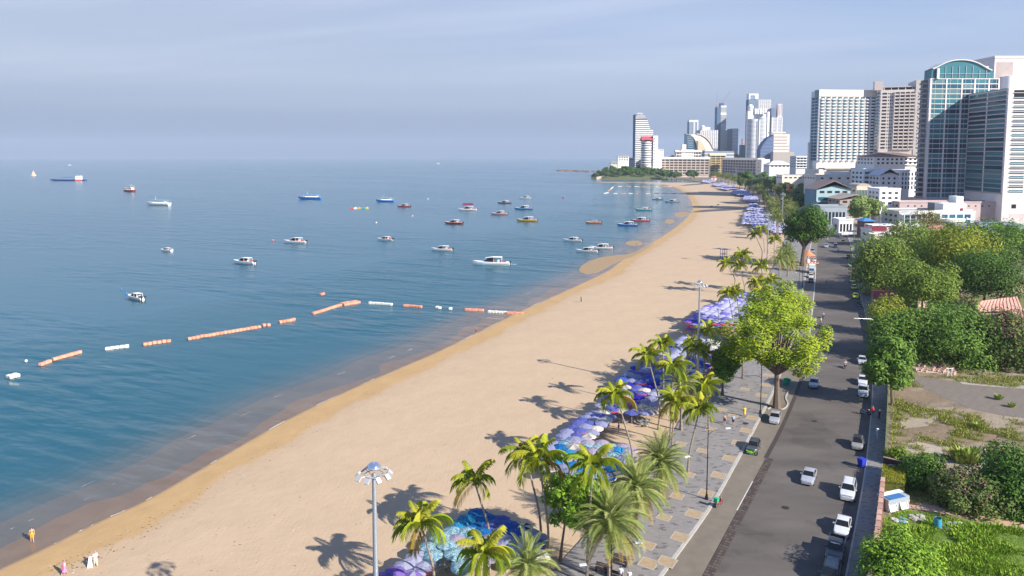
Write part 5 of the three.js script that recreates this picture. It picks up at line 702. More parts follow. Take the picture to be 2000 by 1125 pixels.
  { const p = G(133, 353, SEA).setY(SEA), t = thing('work_barge', p, 0, 'long low blue barge with a white deckhouse far out', 'barge', GR), [hull, st] = hullGeo(62, 11, 2.2); mesh('hull', hull, cm('0.02,0.09,0.35'), t).rotation.y = Math.PI; mesh('deck', box(50, 0.3, 9, 3, 2.1, 0), cm('0.08,0.1,0.2'), t); mesh('deckhouse', box(9, 6, 6, 19, 2.4, 0), white, t); mesh('window_band', box(9.2, 1, 6.2, 19, 6, 0), M.glass, t); mesh('red_stern', box(12, 2.4, 10.4, 21, -0.2, 0), cm('0.5,0.07,0.05'), t); mesh('crane', new MB().tube([V3(-8, 2, 0), V3(-8, 6, 0), V3(10, 6.4, 0)], 0.5, 6).geo(), cm('0.03,0.12,0.4'), t); }
  { const t = thing('sailing_boat', G(66, 343, SEA).setY(SEA), 0.3, 'tiny sailing boat with an orange sail on the horizon side', 'boat', GR), [h2] = hullGeo(9, 2.6, 0.8); mesh('hull', h2, white, t); mesh('mast', new MB().tube([V3(0, 0, 0), V3(0, 12, 0)], 0.1, 5).geo(), white, t); mesh('sail', new MB().tri(V3(-0.2, 1.2, 0), V3(-4, 1.4, 0.6), V3(-0.1, 11.5, 0.1)).tri(V3(0.3, 1, 0), V3(3.8, 1, -0.4), V3(0.1, 10, 0)).geo(), mat([0.65, 0.4, 0.25], 0.8), t); }
  deckBoat(136, 323, 14, 0, 'tiny white boat near the horizon', '0.7,0.7,0.7', '0.7,0.7,0.7', 1); deckBoat(856, 320, 16, 0, 'tiny white boat near the horizon in the middle', '0.7,0.7,0.7', '0.7,0.7,0.7', 1);
  { const t = thing('floating_platform', G(702, 407, SEA).setY(SEA), 0.1, 'row of colourful pedal rafts tied together', 'raft', GR); ['0.5,0.05,0.08', '0.7,0.7,0.6', '0.6,0.4,0.05', '0.05,0.3,0.35', '0.5,0.5,0.1'].forEach((c, i) => mesh('raft', new MB().box(3, 0.5, 2.4, (i - 2) * 3.2, 0, 0).box(1.2, 0.6, 1.6, (i - 2) * 3.2, 0.5, 0).geo(), cm(c), t)); }
  { const t = thing('inflatable_raft', G(914, 399, SEA).setY(SEA), 0, 'dark red inflatable beyond the long speedboat', 'raft', GR); mesh('tube', new MB().tube([V3(-5, 0.3, 0), V3(5, 0.3, 0)], 0.7, 8).geo(), cm('0.25,0.02,0.06'), t); mesh('riders_seat', box(7, 0.3, 0.6, 0, 0.9, 0), cm('0.1,0.05,0.2'), t); }
  // wake behind the boat that moves
  R = rng(5); struct('foam', (() => { const m = new MB(); const o = G(981, 516, SEA), d = V3(1, 0, 0.1); for (let i = 0; i < 60; i++) { const p = o.clone().addScaledVector(d, R() * 6).add(V3(0, 0.03 + R() * 0.05, rr(-1.1, 1.1))), s = rr(0.1, 0.4); m.quad(p.clone().add(V3(-s, 0, 0)), p.clone().add(V3(0, 0, s * 0.6)), p.clone().add(V3(s, 0, 0)), p.clone().add(V3(0, 0, -s * 0.6))); } return m.geo(); })(), mat([0.8, 0.8, 0.8], 0.9)).userData.kind = 'stuff';
  // -------- barriers of float cubes
  const CS = 0.98, cube = (() => { const m = new MB(), h = 0.5, a = CS / 2 - 0.02, b = a - 0.1, sec = (y, k) => [V3(-k, y, -k + 0.1), V3(-k + 0.1, y, -k), V3(k - 0.1, y, -k), V3(k, y, -k + 0.1), V3(k, y, k - 0.1), V3(k - 0.1, y, k), V3(-k + 0.1, y, k), V3(-k, y, k - 0.1)]; return m.loft([sec(-0.1, a), sec(h - 0.08, a), sec(h, b)]).geo(); })();
  const orange = [[0.66, 0.27, 0.17], [0.7, 0.31, 0.2], [0.62, 0.24, 0.14]].map((c) => mat(c, 0.55)), wh = [[0.66, 0.64, 0.58], [0.7, 0.69, 0.64]].map((c) => mat(c, 0.55));
  let nb = 0;
  function barrier(u0, v0, u1, v1, c, where, wide = 1, far = 0) {
    const a = G(u0, v0, SEA + 0.3), b = G(u1, v1, SEA + 0.3), L = a.distanceTo(b), n = Math.max(1, Math.round(L / CS)), t = thing('float_barrier', a.clone().lerp(b, 0.5).setY(SEA), Math.atan2(-(b.z - a.z), b.x - a.x), `${c} floating barrier of plastic cubes ${where}`, 'barrier', far ? 'far swimming zone barriers' : 'floating barriers of the near swimming zone');
    R = rng(nb++ * 13 + 1);
    for (let i = 0; i < n; i++) for (let j = 0; j < wide; j++) { const f = (i + 0.5) / n - 0.5, q = mesh('float_cube', cube, pick(c === 'orange' ? orange : wh), t); q.position.set(f * L, rr(-0.04, 0.04), (j - (wide - 1) / 2) * CS + (wide > 1 ? 0 : 0.35 * Math.sin(f * 3 + nb))); q.rotation.set(rr(-0.06, 0.06), rr(-0.05, 0.05), rr(-0.06, 0.06)); }
  }
  barrier(15, 735, 36, 730, 'white', 'at the left edge of the water', 2); barrier(75, 711, 99, 703, 'orange', 'second from the left, short', 1); barrier(101, 700, 160, 686, 'orange', 'third from the left, long and curved'); barrier(205, 680, 252, 675, 'white', 'between two orange ones at left'); barrier(279, 672, 334, 664, 'orange', 'right of the first white row'); barrier(367, 661, 508, 636, 'orange', 'longest of all'); barrier(512, 634.5, 527, 632, 'orange', 'short end piece of the longest one'); barrier(544, 628, 576, 622, 'orange', 'alone right of the longest one'); barrier(609, 611, 668, 594, 'orange', 'rising to the corner'); barrier(668, 593, 700, 588, 'orange', 'wide raft at the corner', 3); barrier(720, 590.5, 766, 594, 'white', 'right of the corner raft'); barrier(787, 596, 825, 598, 'orange', 'second beyond the corner'); barrier(851, 599.5, 862, 600, 'white', 'short pair of cubes in mid water'); barrier(877, 601, 884, 601.3, 'white', 'last short pair of cubes in mid water'); barrier(909, 603, 944, 605, 'orange', 'over the shallow water'); barrier(954, 607, 988, 610, 'white', 'meeting the beach'); barrier(989, 610, 1022, 611.5, 'orange', 'lying up on the sand', 1);
  barrier(626, 573, 633, 573.5, 'orange', 'single block afloat beyond the corner', 2);
  let k = 0; for (const [row, list] of [[364, [[1207, 1215], [1225, 1232], [1239, 1249], [1254, 1261], [1281, 1286], [1295, 1302], [1305, 1312], [1317, 1326]]], [377.5, [[1198, 1206], [1213, 1223], [1228, 1236], [1242, 1246], [1262, 1270], [1278, 1287], [1295, 1303], [1312, 1321], [1328, 1342]]]]) list.forEach(([a, b], i) => barrier(a, row, b, row, i % 2 ? 'orange' : 'white', `in the far ${row < 370 ? 'outer' : 'inner'} line, ${['first', 'second', 'third', 'fourth', 'fifth', 'sixth', 'seventh', 'eighth', 'ninth'][i]} from its seaward end`, 1, 1));
  for (const [a, b, c, d, col2, w] of [[1180, 377.5, 1188, 376, 'white', 'near'], [1188, 373, 1192, 370, 'orange', 'middle'], [1193, 369, 1197, 365, 'white', 'far']]) barrier(a, b, c, d, col2, `on the slanting end of the far zone, ${w} piece`, 1, 1);
  // buoys
  for (const [u, v, r, c, w] of [[247, 574, 0.35, '0.02,0.2,0.5', 'blue, left of the nearest speedboat'], [237, 566, 0.3, '0.02,0.2,0.5', 'blue, farther left of the nearest speedboat'], [1100, 387, 0.9, '0.4,0.02,0.03', 'dark red, in the far open water'], [533, 470, 0.5, '0.6,0.15,0.12', 'pink, left of the middle cabin boat'], [735, 435, 0.45, '0.75,0.73,0.7', 'white, above the streak of wind'], [806, 422, 0.4, '0.75,0.73,0.7', 'white, below the red speedboat'], [836, 389, 0.6, '0.75,0.73,0.7', 'white pair seen far out'], [51, 706, 0.3, '0.75,0.73,0.7', 'white, by the left orange barrier']]) { const t = thing('buoy', G(u, v, SEA).setY(SEA), 0, 'small round mooring buoy, ' + w, 'buoy'); mesh('float', new THREE.SphereGeometry(r, 12, 8).translate(0, r * 0.5, 0), cm(c), t); mesh('ring', new THREE.TorusGeometry(r * 0.25, r * 0.07, 6, 10).translate(0, r * 1.6, 0), M.dark, t); }
  // bits of weed and litter along the damp edge
  { const { shp, out, NS } = globalThis.__shore; R = rng(404); const d = new MB(); d.color([1, 1, 1]); for (let i = 0; i < 900; i++) { const k = Math.floor(R() * R() * (NS - 40)), t = R() < 0.7 ? rr(4.5, 8.5) : rr(8, 34), p = V3(shp[k].x - out[k].x * t, Math.min(SEA + t * 0.022, 0) + 0.035, shp[k].z - out[k].z * t), s = rr(0.05, 0.16); d.col = pick([[0.12, 0.08, 0.04], [0.2, 0.14, 0.08], [0.07, 0.05, 0.03], [0.5, 0.48, 0.45]]); d.quad(p.clone().add(V3(-s, 0, rr(-s, s))), p.clone().add(V3(0, 0.03, s * 0.4)), p.clone().add(V3(s, 0, rr(-s, s))), p.clone().add(V3(0, 0.02, -s * 0.4))); } const o = mesh('driftweed', d.geo(), mat([1, 1, 1], 0.95, { vertexColors: true }), scene); tag(o, 'scattered bits of weed and litter on the sand near the tide line', 'weed', null, 'stuff'); }
  // thin broken lines of foam where the small waves end
  const { shp, out, NS } = globalThis.__shore; R = rng(66);
  const fm = new MB(), fl = (t0, amp, p, w) => { for (let i = 20; i < NS * 0.8; i++) { const n = fbm(i * 0.02 + t0, t0 * 3, 3), g = vn(i * 0.33 + t0 * 7, t0 * 5.3) * 0.7 + 0.3 * vn(i * 0.05, t0); if (g < p) continue; const t = -(t0 + (n - 0.5) * amp), t2 = -(t0 + (fbm((i + 1) * 0.02 + t0, t0 * 3, 3) - 0.5) * amp), W2 = w * (0.3 + vn(i * 0.9, t0)) * smooth(p, p + 0.2, g), q = (k, d) => V3(shp[k].x - out[k].x * d, SEA + 0.025, shp[k].z - out[k].z * d); fm.quad(q(i, t), q(i, t - W2), q(i + 1, t2 - W2), q(i + 1, t2)); } };
  fl(0.15, 0.5, 0.55, 0.13); fl(8.5, 7, 0.7, 0.16); fl(10, 9, 0.72, 0.13); fl(5, 6, 0.78, 0.1);
  struct('foam', fm.geo(), mat([0.72, 0.7, 0.66], 0.9)).userData.kind = 'stuff';
}
// ---------------------------------------------------------------- buildings
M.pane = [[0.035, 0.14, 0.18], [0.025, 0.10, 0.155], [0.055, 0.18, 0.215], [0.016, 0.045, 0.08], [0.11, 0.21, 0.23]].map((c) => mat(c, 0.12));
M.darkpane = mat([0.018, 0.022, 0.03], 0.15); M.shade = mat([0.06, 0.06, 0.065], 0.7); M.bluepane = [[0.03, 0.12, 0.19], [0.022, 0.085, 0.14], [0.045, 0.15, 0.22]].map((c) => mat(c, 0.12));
const wallM = {}; const wall = (c) => wallM[c] ??= (() => { const v = c.split(',').map(Number), k = Math.min(...v) > 0.38 ? 1.22 : 1; return mat(v.map((q) => Math.min(0.84, q * k)), 0.85, { map: T.wallgrain }); })();
const unit = {}; const ubox = (w, h, d) => unit[[w.toFixed(2), h.toFixed(2), d.toFixed(2)]] ??= box(w, h, d, 0, 0, d / 2);       // stands on its base, back at z = 0
const CITY = 'buildings along the bay';
// a building standing with its front between two surveyed corners; local x runs along the front, z points out of it
function site(name, label, u0, z0, u1, z1, cat = 'building', y = 0) {
  const a = P(u0, 400, z0).setY(y), b = P(u1, 400, z1).setY(y), t = thing(name, a, Math.atan2(-(b.z - a.z), b.x - a.x), label, cat, CITY);
  t.W = a.distanceTo(b); t.top = (v, u = u0, z = z0) => P(u, v, z).y - y; return t;
}
const put = (t, name, geo, m, x, y, z, ry = 0) => { const o = mesh(name, geo, m, t); o.position.set(x, y, z); o.rotation.y = ry; return o; };
// windows on the front (side 0), left (side -1) or right (side 1) face of a body W wide and D deep
function panes(t, side, W, D, x0, x1, y0, y1, nx, ny, fw, fh, mats, name = 'window', depth = 0.06, skip) {
  const g = ubox((x1 - x0) / nx * fw, (y1 - y0) / ny * fh, depth);
  for (let j = 0; j < ny; j++) for (let i = 0; i < nx; i++) { if (skip && skip(i, j)) continue; const s = x0 + (i + 0.5) * (x1 - x0) / nx, y = y0 + (j + 0.5 - fh / 2) * (y1 - y0) / ny, m = Array.isArray(mats) ? mats[Math.floor(R() * mats.length)] : mats; side === 0 ? put(t, name, g, m, s, y, 0) : side < 0 ? put(t, name, g, m, 0, y, -s, -Math.PI / 2) : put(t, name, g, m, W, y, -s, Math.PI / 2); }
}
const bands = (t, W, D, ys, h, over, m, name = 'floor_band') => { for (const y of ys) put(t, name, ubox(W + over * 2, h, D + over * 2), m, W / 2, y, -D - over); };
const body = (t, w, h, d, m, x = 0, y = 0, z = 0, name = 'wall') => put(t, name, ubox(w, h, d), m, x + w / 2, y, z - d);
R = rng(2024);
{ // ---- glass condominium tower with a curved crown
  const t = site('glass_tower', 'tall condominium tower of teal glass with pale frames and an arched glass crown', 1804, 500, 1938, 500), W = t.W, D = 11, H = t.top(154), NY = 24, y0 = t.top(386), fh = (H - y0) / NY, pk = wall('0.58,0.54,0.53');
  body(t, W, H, D, wall('0.42,0.42,0.44'));
  const cols = [[0.035, 0.235], [0.245, 0.45], [0.475, 0.635], [0.66, 0.84], [0.86, 0.99]];
  for (const [a, b] of cols) panes(t, 0, W, D, a * W, b * W, y0, H, 1, NY, 0.96, 0.84, M.pane);
  for (const [a, b] of cols) panes(t, 0, W, D, a * W, b * W, y0, H, 2, NY, 0.03, 0.84, pk, 'mullion', 0.14, (i) => i === 0 ? false : false);
  for (let j = 0; j <= NY; j++) put(t, 'floor_band', ubox(W + 0.4, 0.5, 0.4), pk, W / 2, y0 + j * fh - 0.25, -0.05);
  for (const k of [0.0, 0.24, 0.4625, 0.6475, 0.85, 1.0]) put(t, 'pilaster', ubox(0.9, H - y0 + 0.6, 0.5), pk, clamp(k * W, 0.65, W - 0.4), y0 - 0.3, -0.03);
  // rounded balconies up the left corner
  const bal = new THREE.CylinderGeometry(3.6, 3.6, 1.0, 14, 1, false, Math.PI, Math.PI / 1.02), dk = wall('0.32,0.29,0.3');
  for (let j = 0; j < NY; j++) { put(t, 'balcony', bal, dk, -0.2, y0 + j * fh + 0.4, -5); put(t, 'balcony_door', ubox(6, 2.3, 0.1), M.darkpane, 0, y0 + j * fh + 0.9, -5, -Math.PI / 2); }
  panes(t, -1, W, D, 8.2, D, y0, H, 1, NY, 0.7, 0.6, M.pane);
  body(t, W + 6, y0 - 0.5, D + 14, wall('0.47,0.39,0.39'), -3, 0, 8, 'podium');
  // arched crown
  const cw = W * 0.88, S = new THREE.Shape(), hC = 4.2, arch = 8.6; S.moveTo(0, 0); S.lineTo(cw, 0); S.lineTo(cw, hC + 1.2); S.bezierCurveTo(cw * 0.86, hC + 1.8, cw * 0.78, hC + arch, cw * 0.46, hC + arch); S.bezierCurveTo(cw * 0.2, hC + arch, cw * 0.1, hC + 3, 0, hC + 2.4); S.closePath();
  const cg = new THREE.ExtrudeGeometry(S, { depth: D * 0.8, bevelEnabled: false, curveSegments: 14 }); put(t, 'glass_crown', cg, M.pane[2], 1.2, H, -D * 0.82);
  const sh = S.getPoints(14).slice(3), rfm = new MB(); for (let i = 0; i + 1 < sh.length - 1; i++) { const a = sh[i], b = sh[i + 1]; rfm.quad(V3(a.x, a.y + 0.05, 0.9), V3(b.x, b.y + 0.05, 0.9), V3(b.x, b.y + 0.05, -D * 0.85), V3(a.x, a.y + 0.05, -D * 0.85)).quad(V3(a.x, a.y + 0.05, 0.9), V3(b.x, b.y + 0.05, 0.9), V3(b.x, b.y + 0.75, 0.9), V3(a.x, a.y + 0.75, 0.9)).quad(V3(a.x, a.y + 0.75, 0.9), V3(b.x, b.y + 0.75, 0.9), V3(b.x, b.y + 0.75, -D * 0.85), V3(a.x, a.y + 0.75, -D * 0.85)); } put(t, 'crown_roof', rfm.geo(), wall('0.5,0.5,0.5'), 1.2, H, 0);
  for (let i = 1; i < 9; i++) put(t, 'crown_mullion', ubox(0.25, hC + (i > 1 && i < 7 ? 4.6 : 2), 0.2), M.steel, 1.2 + cw * i / 9, H, 0); put(t, 'crown_transom', ubox(cw * 0.9, 0.25, 0.2), M.steel, 1.2 + cw / 2, H + 3.4, 0.01);
  put(t, 'crown_column', ubox(1.6, hC + 3, 1.2), pk, 5, H, 0.2); put(t, 'roof_box', ubox(W * 0.28, 9, 8), wall('0.55,0.5,0.46'), W * 0.72, H, -D * 0.9);
}
{ // ---- right wing, nearer, with the plain block behind
  const t = site('apartment_wing', 'pale pink apartment block with ranks of green windows at the right edge', 1957, 455, 2075, 452), W = t.W, D = 46, H = t.top(172), NY = 22, y0 = t.top(378), pk = wall('0.62,0.56,0.55');
  body(t, W, H, D, pk); const fh = (H - y0) / NY;
  for (const [a, b] of [[3.2, 12.6], [15.5, 24.5], [27.5, 36]]) { panes(t, 0, W, D, a, b, y0, H - 1.5, 1, NY, 0.94, 0.62, M.pane); panes(t, 0, W, D, a, b, y0, H - 1.5, 1, NY, 1.0, 0.1, wall('0.62,0.55,0.54'), 'sill', 0.5); }
  for (let j = 0; j < NY; j++) put(t, 'vent_panel', ubox(1.5, fh * 0.56, 0.05), wall('0.4,0.38,0.38'), 14.1, y0 + (j + 0.22) * fh, 0);
  panes(t, -1, W, D, 1.5, 22.5, y0, H - 1, 1, NY, 0.95, 0.82, M.pane); panes(t, -1, W, D, 23, 44.5, y0, H - 1, 1, NY, 0.95, 0.82, M.pane);
  for (let j = 0; j <= NY; j++) put(t, 'balcony_slab', ubox(44, 0.35, 0.5), wall('0.3,0.27,0.28'), 0, y0 + j * fh - 0.35, -23, -Math.PI / 2);  // slab colour lowered so this sunless left face reads dark
  panes(t, 0, W, D, 3.2, 36, t.top(408), t.top(398), 4, 1, 0.35, 0.8, M.darkpane, 'small_window'); put(t, 'service_grille', ubox(30, 3, 0.08), wall('0.5,0.44,0.44'), 20, t.top(426), 0);
  put(t, 'roof_terrace', ubox(9, 5.2, 0.1), M.darkpane, 8, H - 6.5, 0.03);
}
{
  const t = site('plain_tower', 'plain pinkish white tower block rising behind the glass tower', 1927, 530, 2060, 530), W = t.W, H = t.top(113); body(t, W, H, 26, wall('0.64,0.59,0.58')); put(t, 'recess', ubox(13, 14, 0.05), wall('0.42,0.36,0.35'), 7.5, H - 17, 0); put(t, 'parapet', ubox(W + 1, 1.4, 27), wall('0.62,0.57,0.55'), W / 2, H, -26.5);
  for (let j = 0; j < 5; j++) put(t, 'window', ubox(2.4, 2.2, 0.06), wall('0.36,0.32,0.33'), 25, H - 6 - j * 5.5, 0); put(t, 'antenna', new MB().tube([V3(0, 0, 0), V3(0, 4, 0)], 0.1, 5).tube([V3(3, 0, 0), V3(3.5, 2.4, 0)], 0.1, 5).geo(), M.steel, 11, H, -3);
  const c = new THREE.CylinderGeometry(5, 5, t.top(150) - t.top(188), 18); put(t, 'round_stair_tower', c, wall('0.72,0.7,0.69'), 10, (t.top(150) + t.top(188)) / 2, 1);
}
{ // ---- white hotel of round balconies
  const t = site('balcony_hotel', 'broad white hotel with a grid of rounded balconies and a blue glass end', 1592, 716, 1702, 722), W = t.W, D = 15, H = t.top(175), y0 = t.top(314), y1 = t.top(189), NX = 10, NY = 21, fh = (y1 - y0) / NY, fw = W / NX, w = wall('0.66,0.65,0.63');
  body(t, W, H - 1, D, w); put(t, 'parapet_panel', ubox(W + 0.6, H - y1 - 0.5, 0.9), wall('0.62,0.57,0.48'), W / 2, y1 + 0.5, -0.1);
  const win = ubox(fw * 0.62, fh * 0.66, 0.06), fin = ubox(fw * 0.17, fh * 0.92, 0.7), bal = new THREE.CylinderGeometry(fw * 0.4, fw * 0.4, fh * 0.44, 8, 1, false, -Math.PI / 2, Math.PI);
  for (let j = 0; j < NY; j++) for (let i = 0; i < NX; i++) { const x = (i + 0.5) * fw, y = y0 + j * fh; put(t, 'window', win, M.bluepane[Math.floor(R() * 3)], x + fw * 0.08, y + fh * 0.3, 0); put(t, 'balcony', bal, w, x - fw * 0.04, y + fh * 0.17, 0.02); }
  for (let i = 0; i < NX; i++) put(t, 'fin', ubox(fw * 0.16, y1 - y0, 0.8), w, i * fw + fw * 0.06, y0, 0);
  for (let j = 0; j <= NY; j++) put(t, 'floor_band', ubox(W, fh * 0.13, 0.25), w, W / 2, y0 + j * fh - 0.15, 0.01);
  // the glass end faces left
  panes(t, -1, W, D, 1, D - 1, y0, y1, 2, 20, 0.92, 0.8, M.bluepane); for (let j = 0; j <= 20; j++) put(t, 'end_band', ubox(D, 0.5, 0.3), wall('0.5,0.52,0.55'), 0, y0 + j * (y1 - y0) / 20 - 0.3, -D / 2, -Math.PI / 2);
  put(t, 'green_end_panel', ubox(7, H - y1, 0.5), wall('0.25,0.36,0.37'), -0.1, y1, -4, -Math.PI / 2); put(t, 'stair_tower', ubox(2, 58, 3), wall('0.5,0.5,0.5'), -2.6, 0, -D + 3);
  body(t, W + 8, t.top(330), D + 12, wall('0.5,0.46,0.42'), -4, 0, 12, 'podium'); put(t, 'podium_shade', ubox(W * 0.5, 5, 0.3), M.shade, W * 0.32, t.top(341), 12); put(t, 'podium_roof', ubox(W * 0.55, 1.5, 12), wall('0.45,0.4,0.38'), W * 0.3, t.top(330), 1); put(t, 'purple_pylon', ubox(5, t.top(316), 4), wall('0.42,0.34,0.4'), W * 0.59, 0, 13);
}
{ // ---- second hotel with deep square balconies
  const t = site('slab_hotel', 'beige slab hotel with deep square balconies beside the glass tower', 1711, 712, 1797, 700), W = t.W, D = 34, H = t.top(176), y0 = t.top(292), NY = 17, fh = (H - 2 - y0) / NY, w = wall('0.56,0.5,0.46');
  body(t, W * 0.78, H, D, w); body(t, W * 0.24, t.top(158), D, wall('0.5,0.45,0.42'), W * 0.78, 0, 0.4, 'end_wall');
  panes(t, 0, W, D, W * 0.03, W * 0.15, y0, H - 2, 1, NY, 0.85, 0.5, M.darkpane); panes(t, 0, W, D, W * 0.16, W * 0.29, y0, H - 2, 3, NY, 0.6, 0.4, M.shade);
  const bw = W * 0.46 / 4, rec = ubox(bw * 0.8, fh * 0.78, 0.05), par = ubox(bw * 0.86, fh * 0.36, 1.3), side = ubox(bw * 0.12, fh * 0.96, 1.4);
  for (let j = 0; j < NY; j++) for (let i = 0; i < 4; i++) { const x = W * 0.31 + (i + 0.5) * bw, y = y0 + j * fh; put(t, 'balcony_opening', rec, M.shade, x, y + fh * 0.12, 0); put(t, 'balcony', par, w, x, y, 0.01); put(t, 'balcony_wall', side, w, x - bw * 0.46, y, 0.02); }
  panes(t, 0, W, D, W * 0.8, W * 0.99, y0, H - 2, 2, NY, 0.16, 0.34, M.darkpane, 'small_window', 0.5);
  panes(t, -1, W, D, 1, D - 1, y0, H - 2, 3, NY, 0.9, 0.74, M.bluepane); for (let j = 0; j <= NY; j++) put(t, 'end_band', ubox(D, 0.7, 0.8), wall('0.45,0.47,0.5'), 0, y0 + j * fh - 0.4, -D / 2, -Math.PI / 2);
  put(t, 'roof_house', ubox(8, 9, 8), wall('0.5,0.42,0.4'), -2, H, -8); put(t, 'roof_slab', ubox(W * 0.76, 1.0, D), wall('0.42,0.4,0.42'), W * 0.4, H + 2.6, -D - 1); for (let i = 0; i < 5; i++) put(t, 'roof_post', ubox(0.6, 2.6, 0.6), w, W * (0.08 + i * 0.16), H, -2);
}
// ---- far towers round the head of the bay
function bandTower(name, label, u0, u1, vT, vB, Z, o = {}) {
  const t = site(name, label, u0, Z, u1, Z + (o.skew ?? 0), o.cat ?? 'tower block'), W = t.W, D = o.D ?? W * 0.8, H = t.top(vT), n = o.n ?? 24, y0 = o.y0 ?? Math.max(0, t.top(vB)), w = wall(o.c ?? '0.62,0.62,0.64');
  body(t, W, H, D, wall(o.glass ?? '0.12,0.17,0.24'));
  const fh = (H - y0) / n, k = o.k ?? 0.5; for (let j = 0; j < n; j++) put(t, 'floor_band', ubox(W + 0.8, fh * k, D + 0.8), w, W / 2, y0 + j * fh, -D - 0.4);
  for (const f of o.piers ?? []) put(t, 'pier', ubox(W * (o.pw ?? 0.06), H - y0, 1), w, f * W, y0, 0);
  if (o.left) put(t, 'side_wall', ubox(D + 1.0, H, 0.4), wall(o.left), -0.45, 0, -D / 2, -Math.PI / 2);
  if (o.cap) put(t, 'roof_cap', ubox(W + 1, o.cap, D), wall(o.capc ?? '0.6,0.6,0.6'), W / 2, H, -D);
  return Object.assign(t, { D, H, y0 });
}
{
  const Z = 1450, t = site('stepped_tower', 'white banded tower with a slanting top on the headland', 1239, Z, 1278, Z, 'tower block'), w = wall('0.66,0.66,0.67'), n = 26, yB = t.top(330), yT = t.top(233), fh = (yT - yB) / n, m = Z / FOCAL, edge = (v) => v < 252 ? lerp(1261, 1268, (v - 230) / 22) : lerp(1273, 1277, (v - 252) / 70);
  for (let j = 0; j < n; j++) { const v = lerp(330, 233, (j + 0.5) / n), x1 = (edge(v) - 1239) * m; put(t, 'floor', ubox(x1 - 0.6, fh, 22), M.shade, x1 / 2, yB + j * fh, -23); put(t, 'floor_band', ubox(x1, fh * 0.55, 24), w, x1 / 2, yB + j * fh, -24); }
  put(t, 'shade_toned_side', ubox(24, yT - yB + 10, 0.6), wall('0.05,0.11,0.2'), -0.4, yB, -12, -Math.PI / 2); put(t, 'base', ubox(39 * m, yB, 24), w, 19.5 * m, 0, -24);  // left side painted dark blue to carry its shade
  put(t, 'sloped_crown', new MB().loft([[V3(0, 0, 0), V3(21 * m, 3, 0), V3(17 * m, 9, 0), V3(3 * m, 9, 0), V3(0, 6, 0)], [V3(0, 0, -22), V3(21 * m, 3, -22), V3(17 * m, 9, -22), V3(3 * m, 9, -22), V3(0, 6, -22)]]).geo(), wall('0.4,0.36,0.36'), 0, yT, 0); put(t, 'roof_frame', new MB().box(12, 1, 8, 0, 0, 0).box(1, 3, 1, -4, -3, 0).box(1, 3, 1, 4, -3, 0).geo(), w, 9 * m, yT + 12, -8);
}
{
  const Z = 1400, t = site('round_tower', 'white round fronted tower with a red pitched roof on the headland', 1252, Z, 1276, Z, 'tower block'), m = Z / FOCAL, r = 11 * m, yB = t.top(326), yT = t.top(274), n = 11, fh = (yT - yB) / n, w = wall('0.74,0.73,0.72'), ring = new THREE.CylinderGeometry(r, r, fh * 0.56, 20), core = new THREE.CylinderGeometry(r - 1, r - 1, fh, 20);
  for (let j = 0; j < n; j++) { put(t, 'floor', core, M.shade, r, yB + (j + 0.5) * fh, -r); put(t, 'balcony_ring', ring, w, r, yB + (j + 0.3) * fh, -r); }
  put(t, 'base', new THREE.CylinderGeometry(r, r, yB, 20), w, r, yB / 2, -r); put(t, 'roof', new MB().loft([[V3(-1, 0, 2), V3(2 * r + 1, 0, 2), V3(2 * r - 1, 8.5, -r), V3(1, 8.5, -r)], [V3(-1, 0, -2 * r), V3(2 * r + 1, 0, -2 * r), V3(2 * r - 1, 8.5, -r - 0.5), V3(1, 8.5, -r - 0.5)]]).tri(V3(r * 0.5, 0.5, 3), V3(r * 1.5, 0.5, 3), V3(r, 7, -r + 1)).geo(), wall('0.42,0.07,0.08'), 0, yT, 0);
  put(t, 'side_block', ubox(9 * m, t.top(265), 16), w, 27 * m, 0, -18); panes(t, 0, 0, 0, 23 * m, 25 * m, yB, t.top(268), 1, 10, 0.7, 0.5, M.darkpane, 'window', -0.3);
  const s = t.top(305); put(t, 'low_annex', ubox(9 * m, s, 16), w, 36 * m, 0, -24);
}
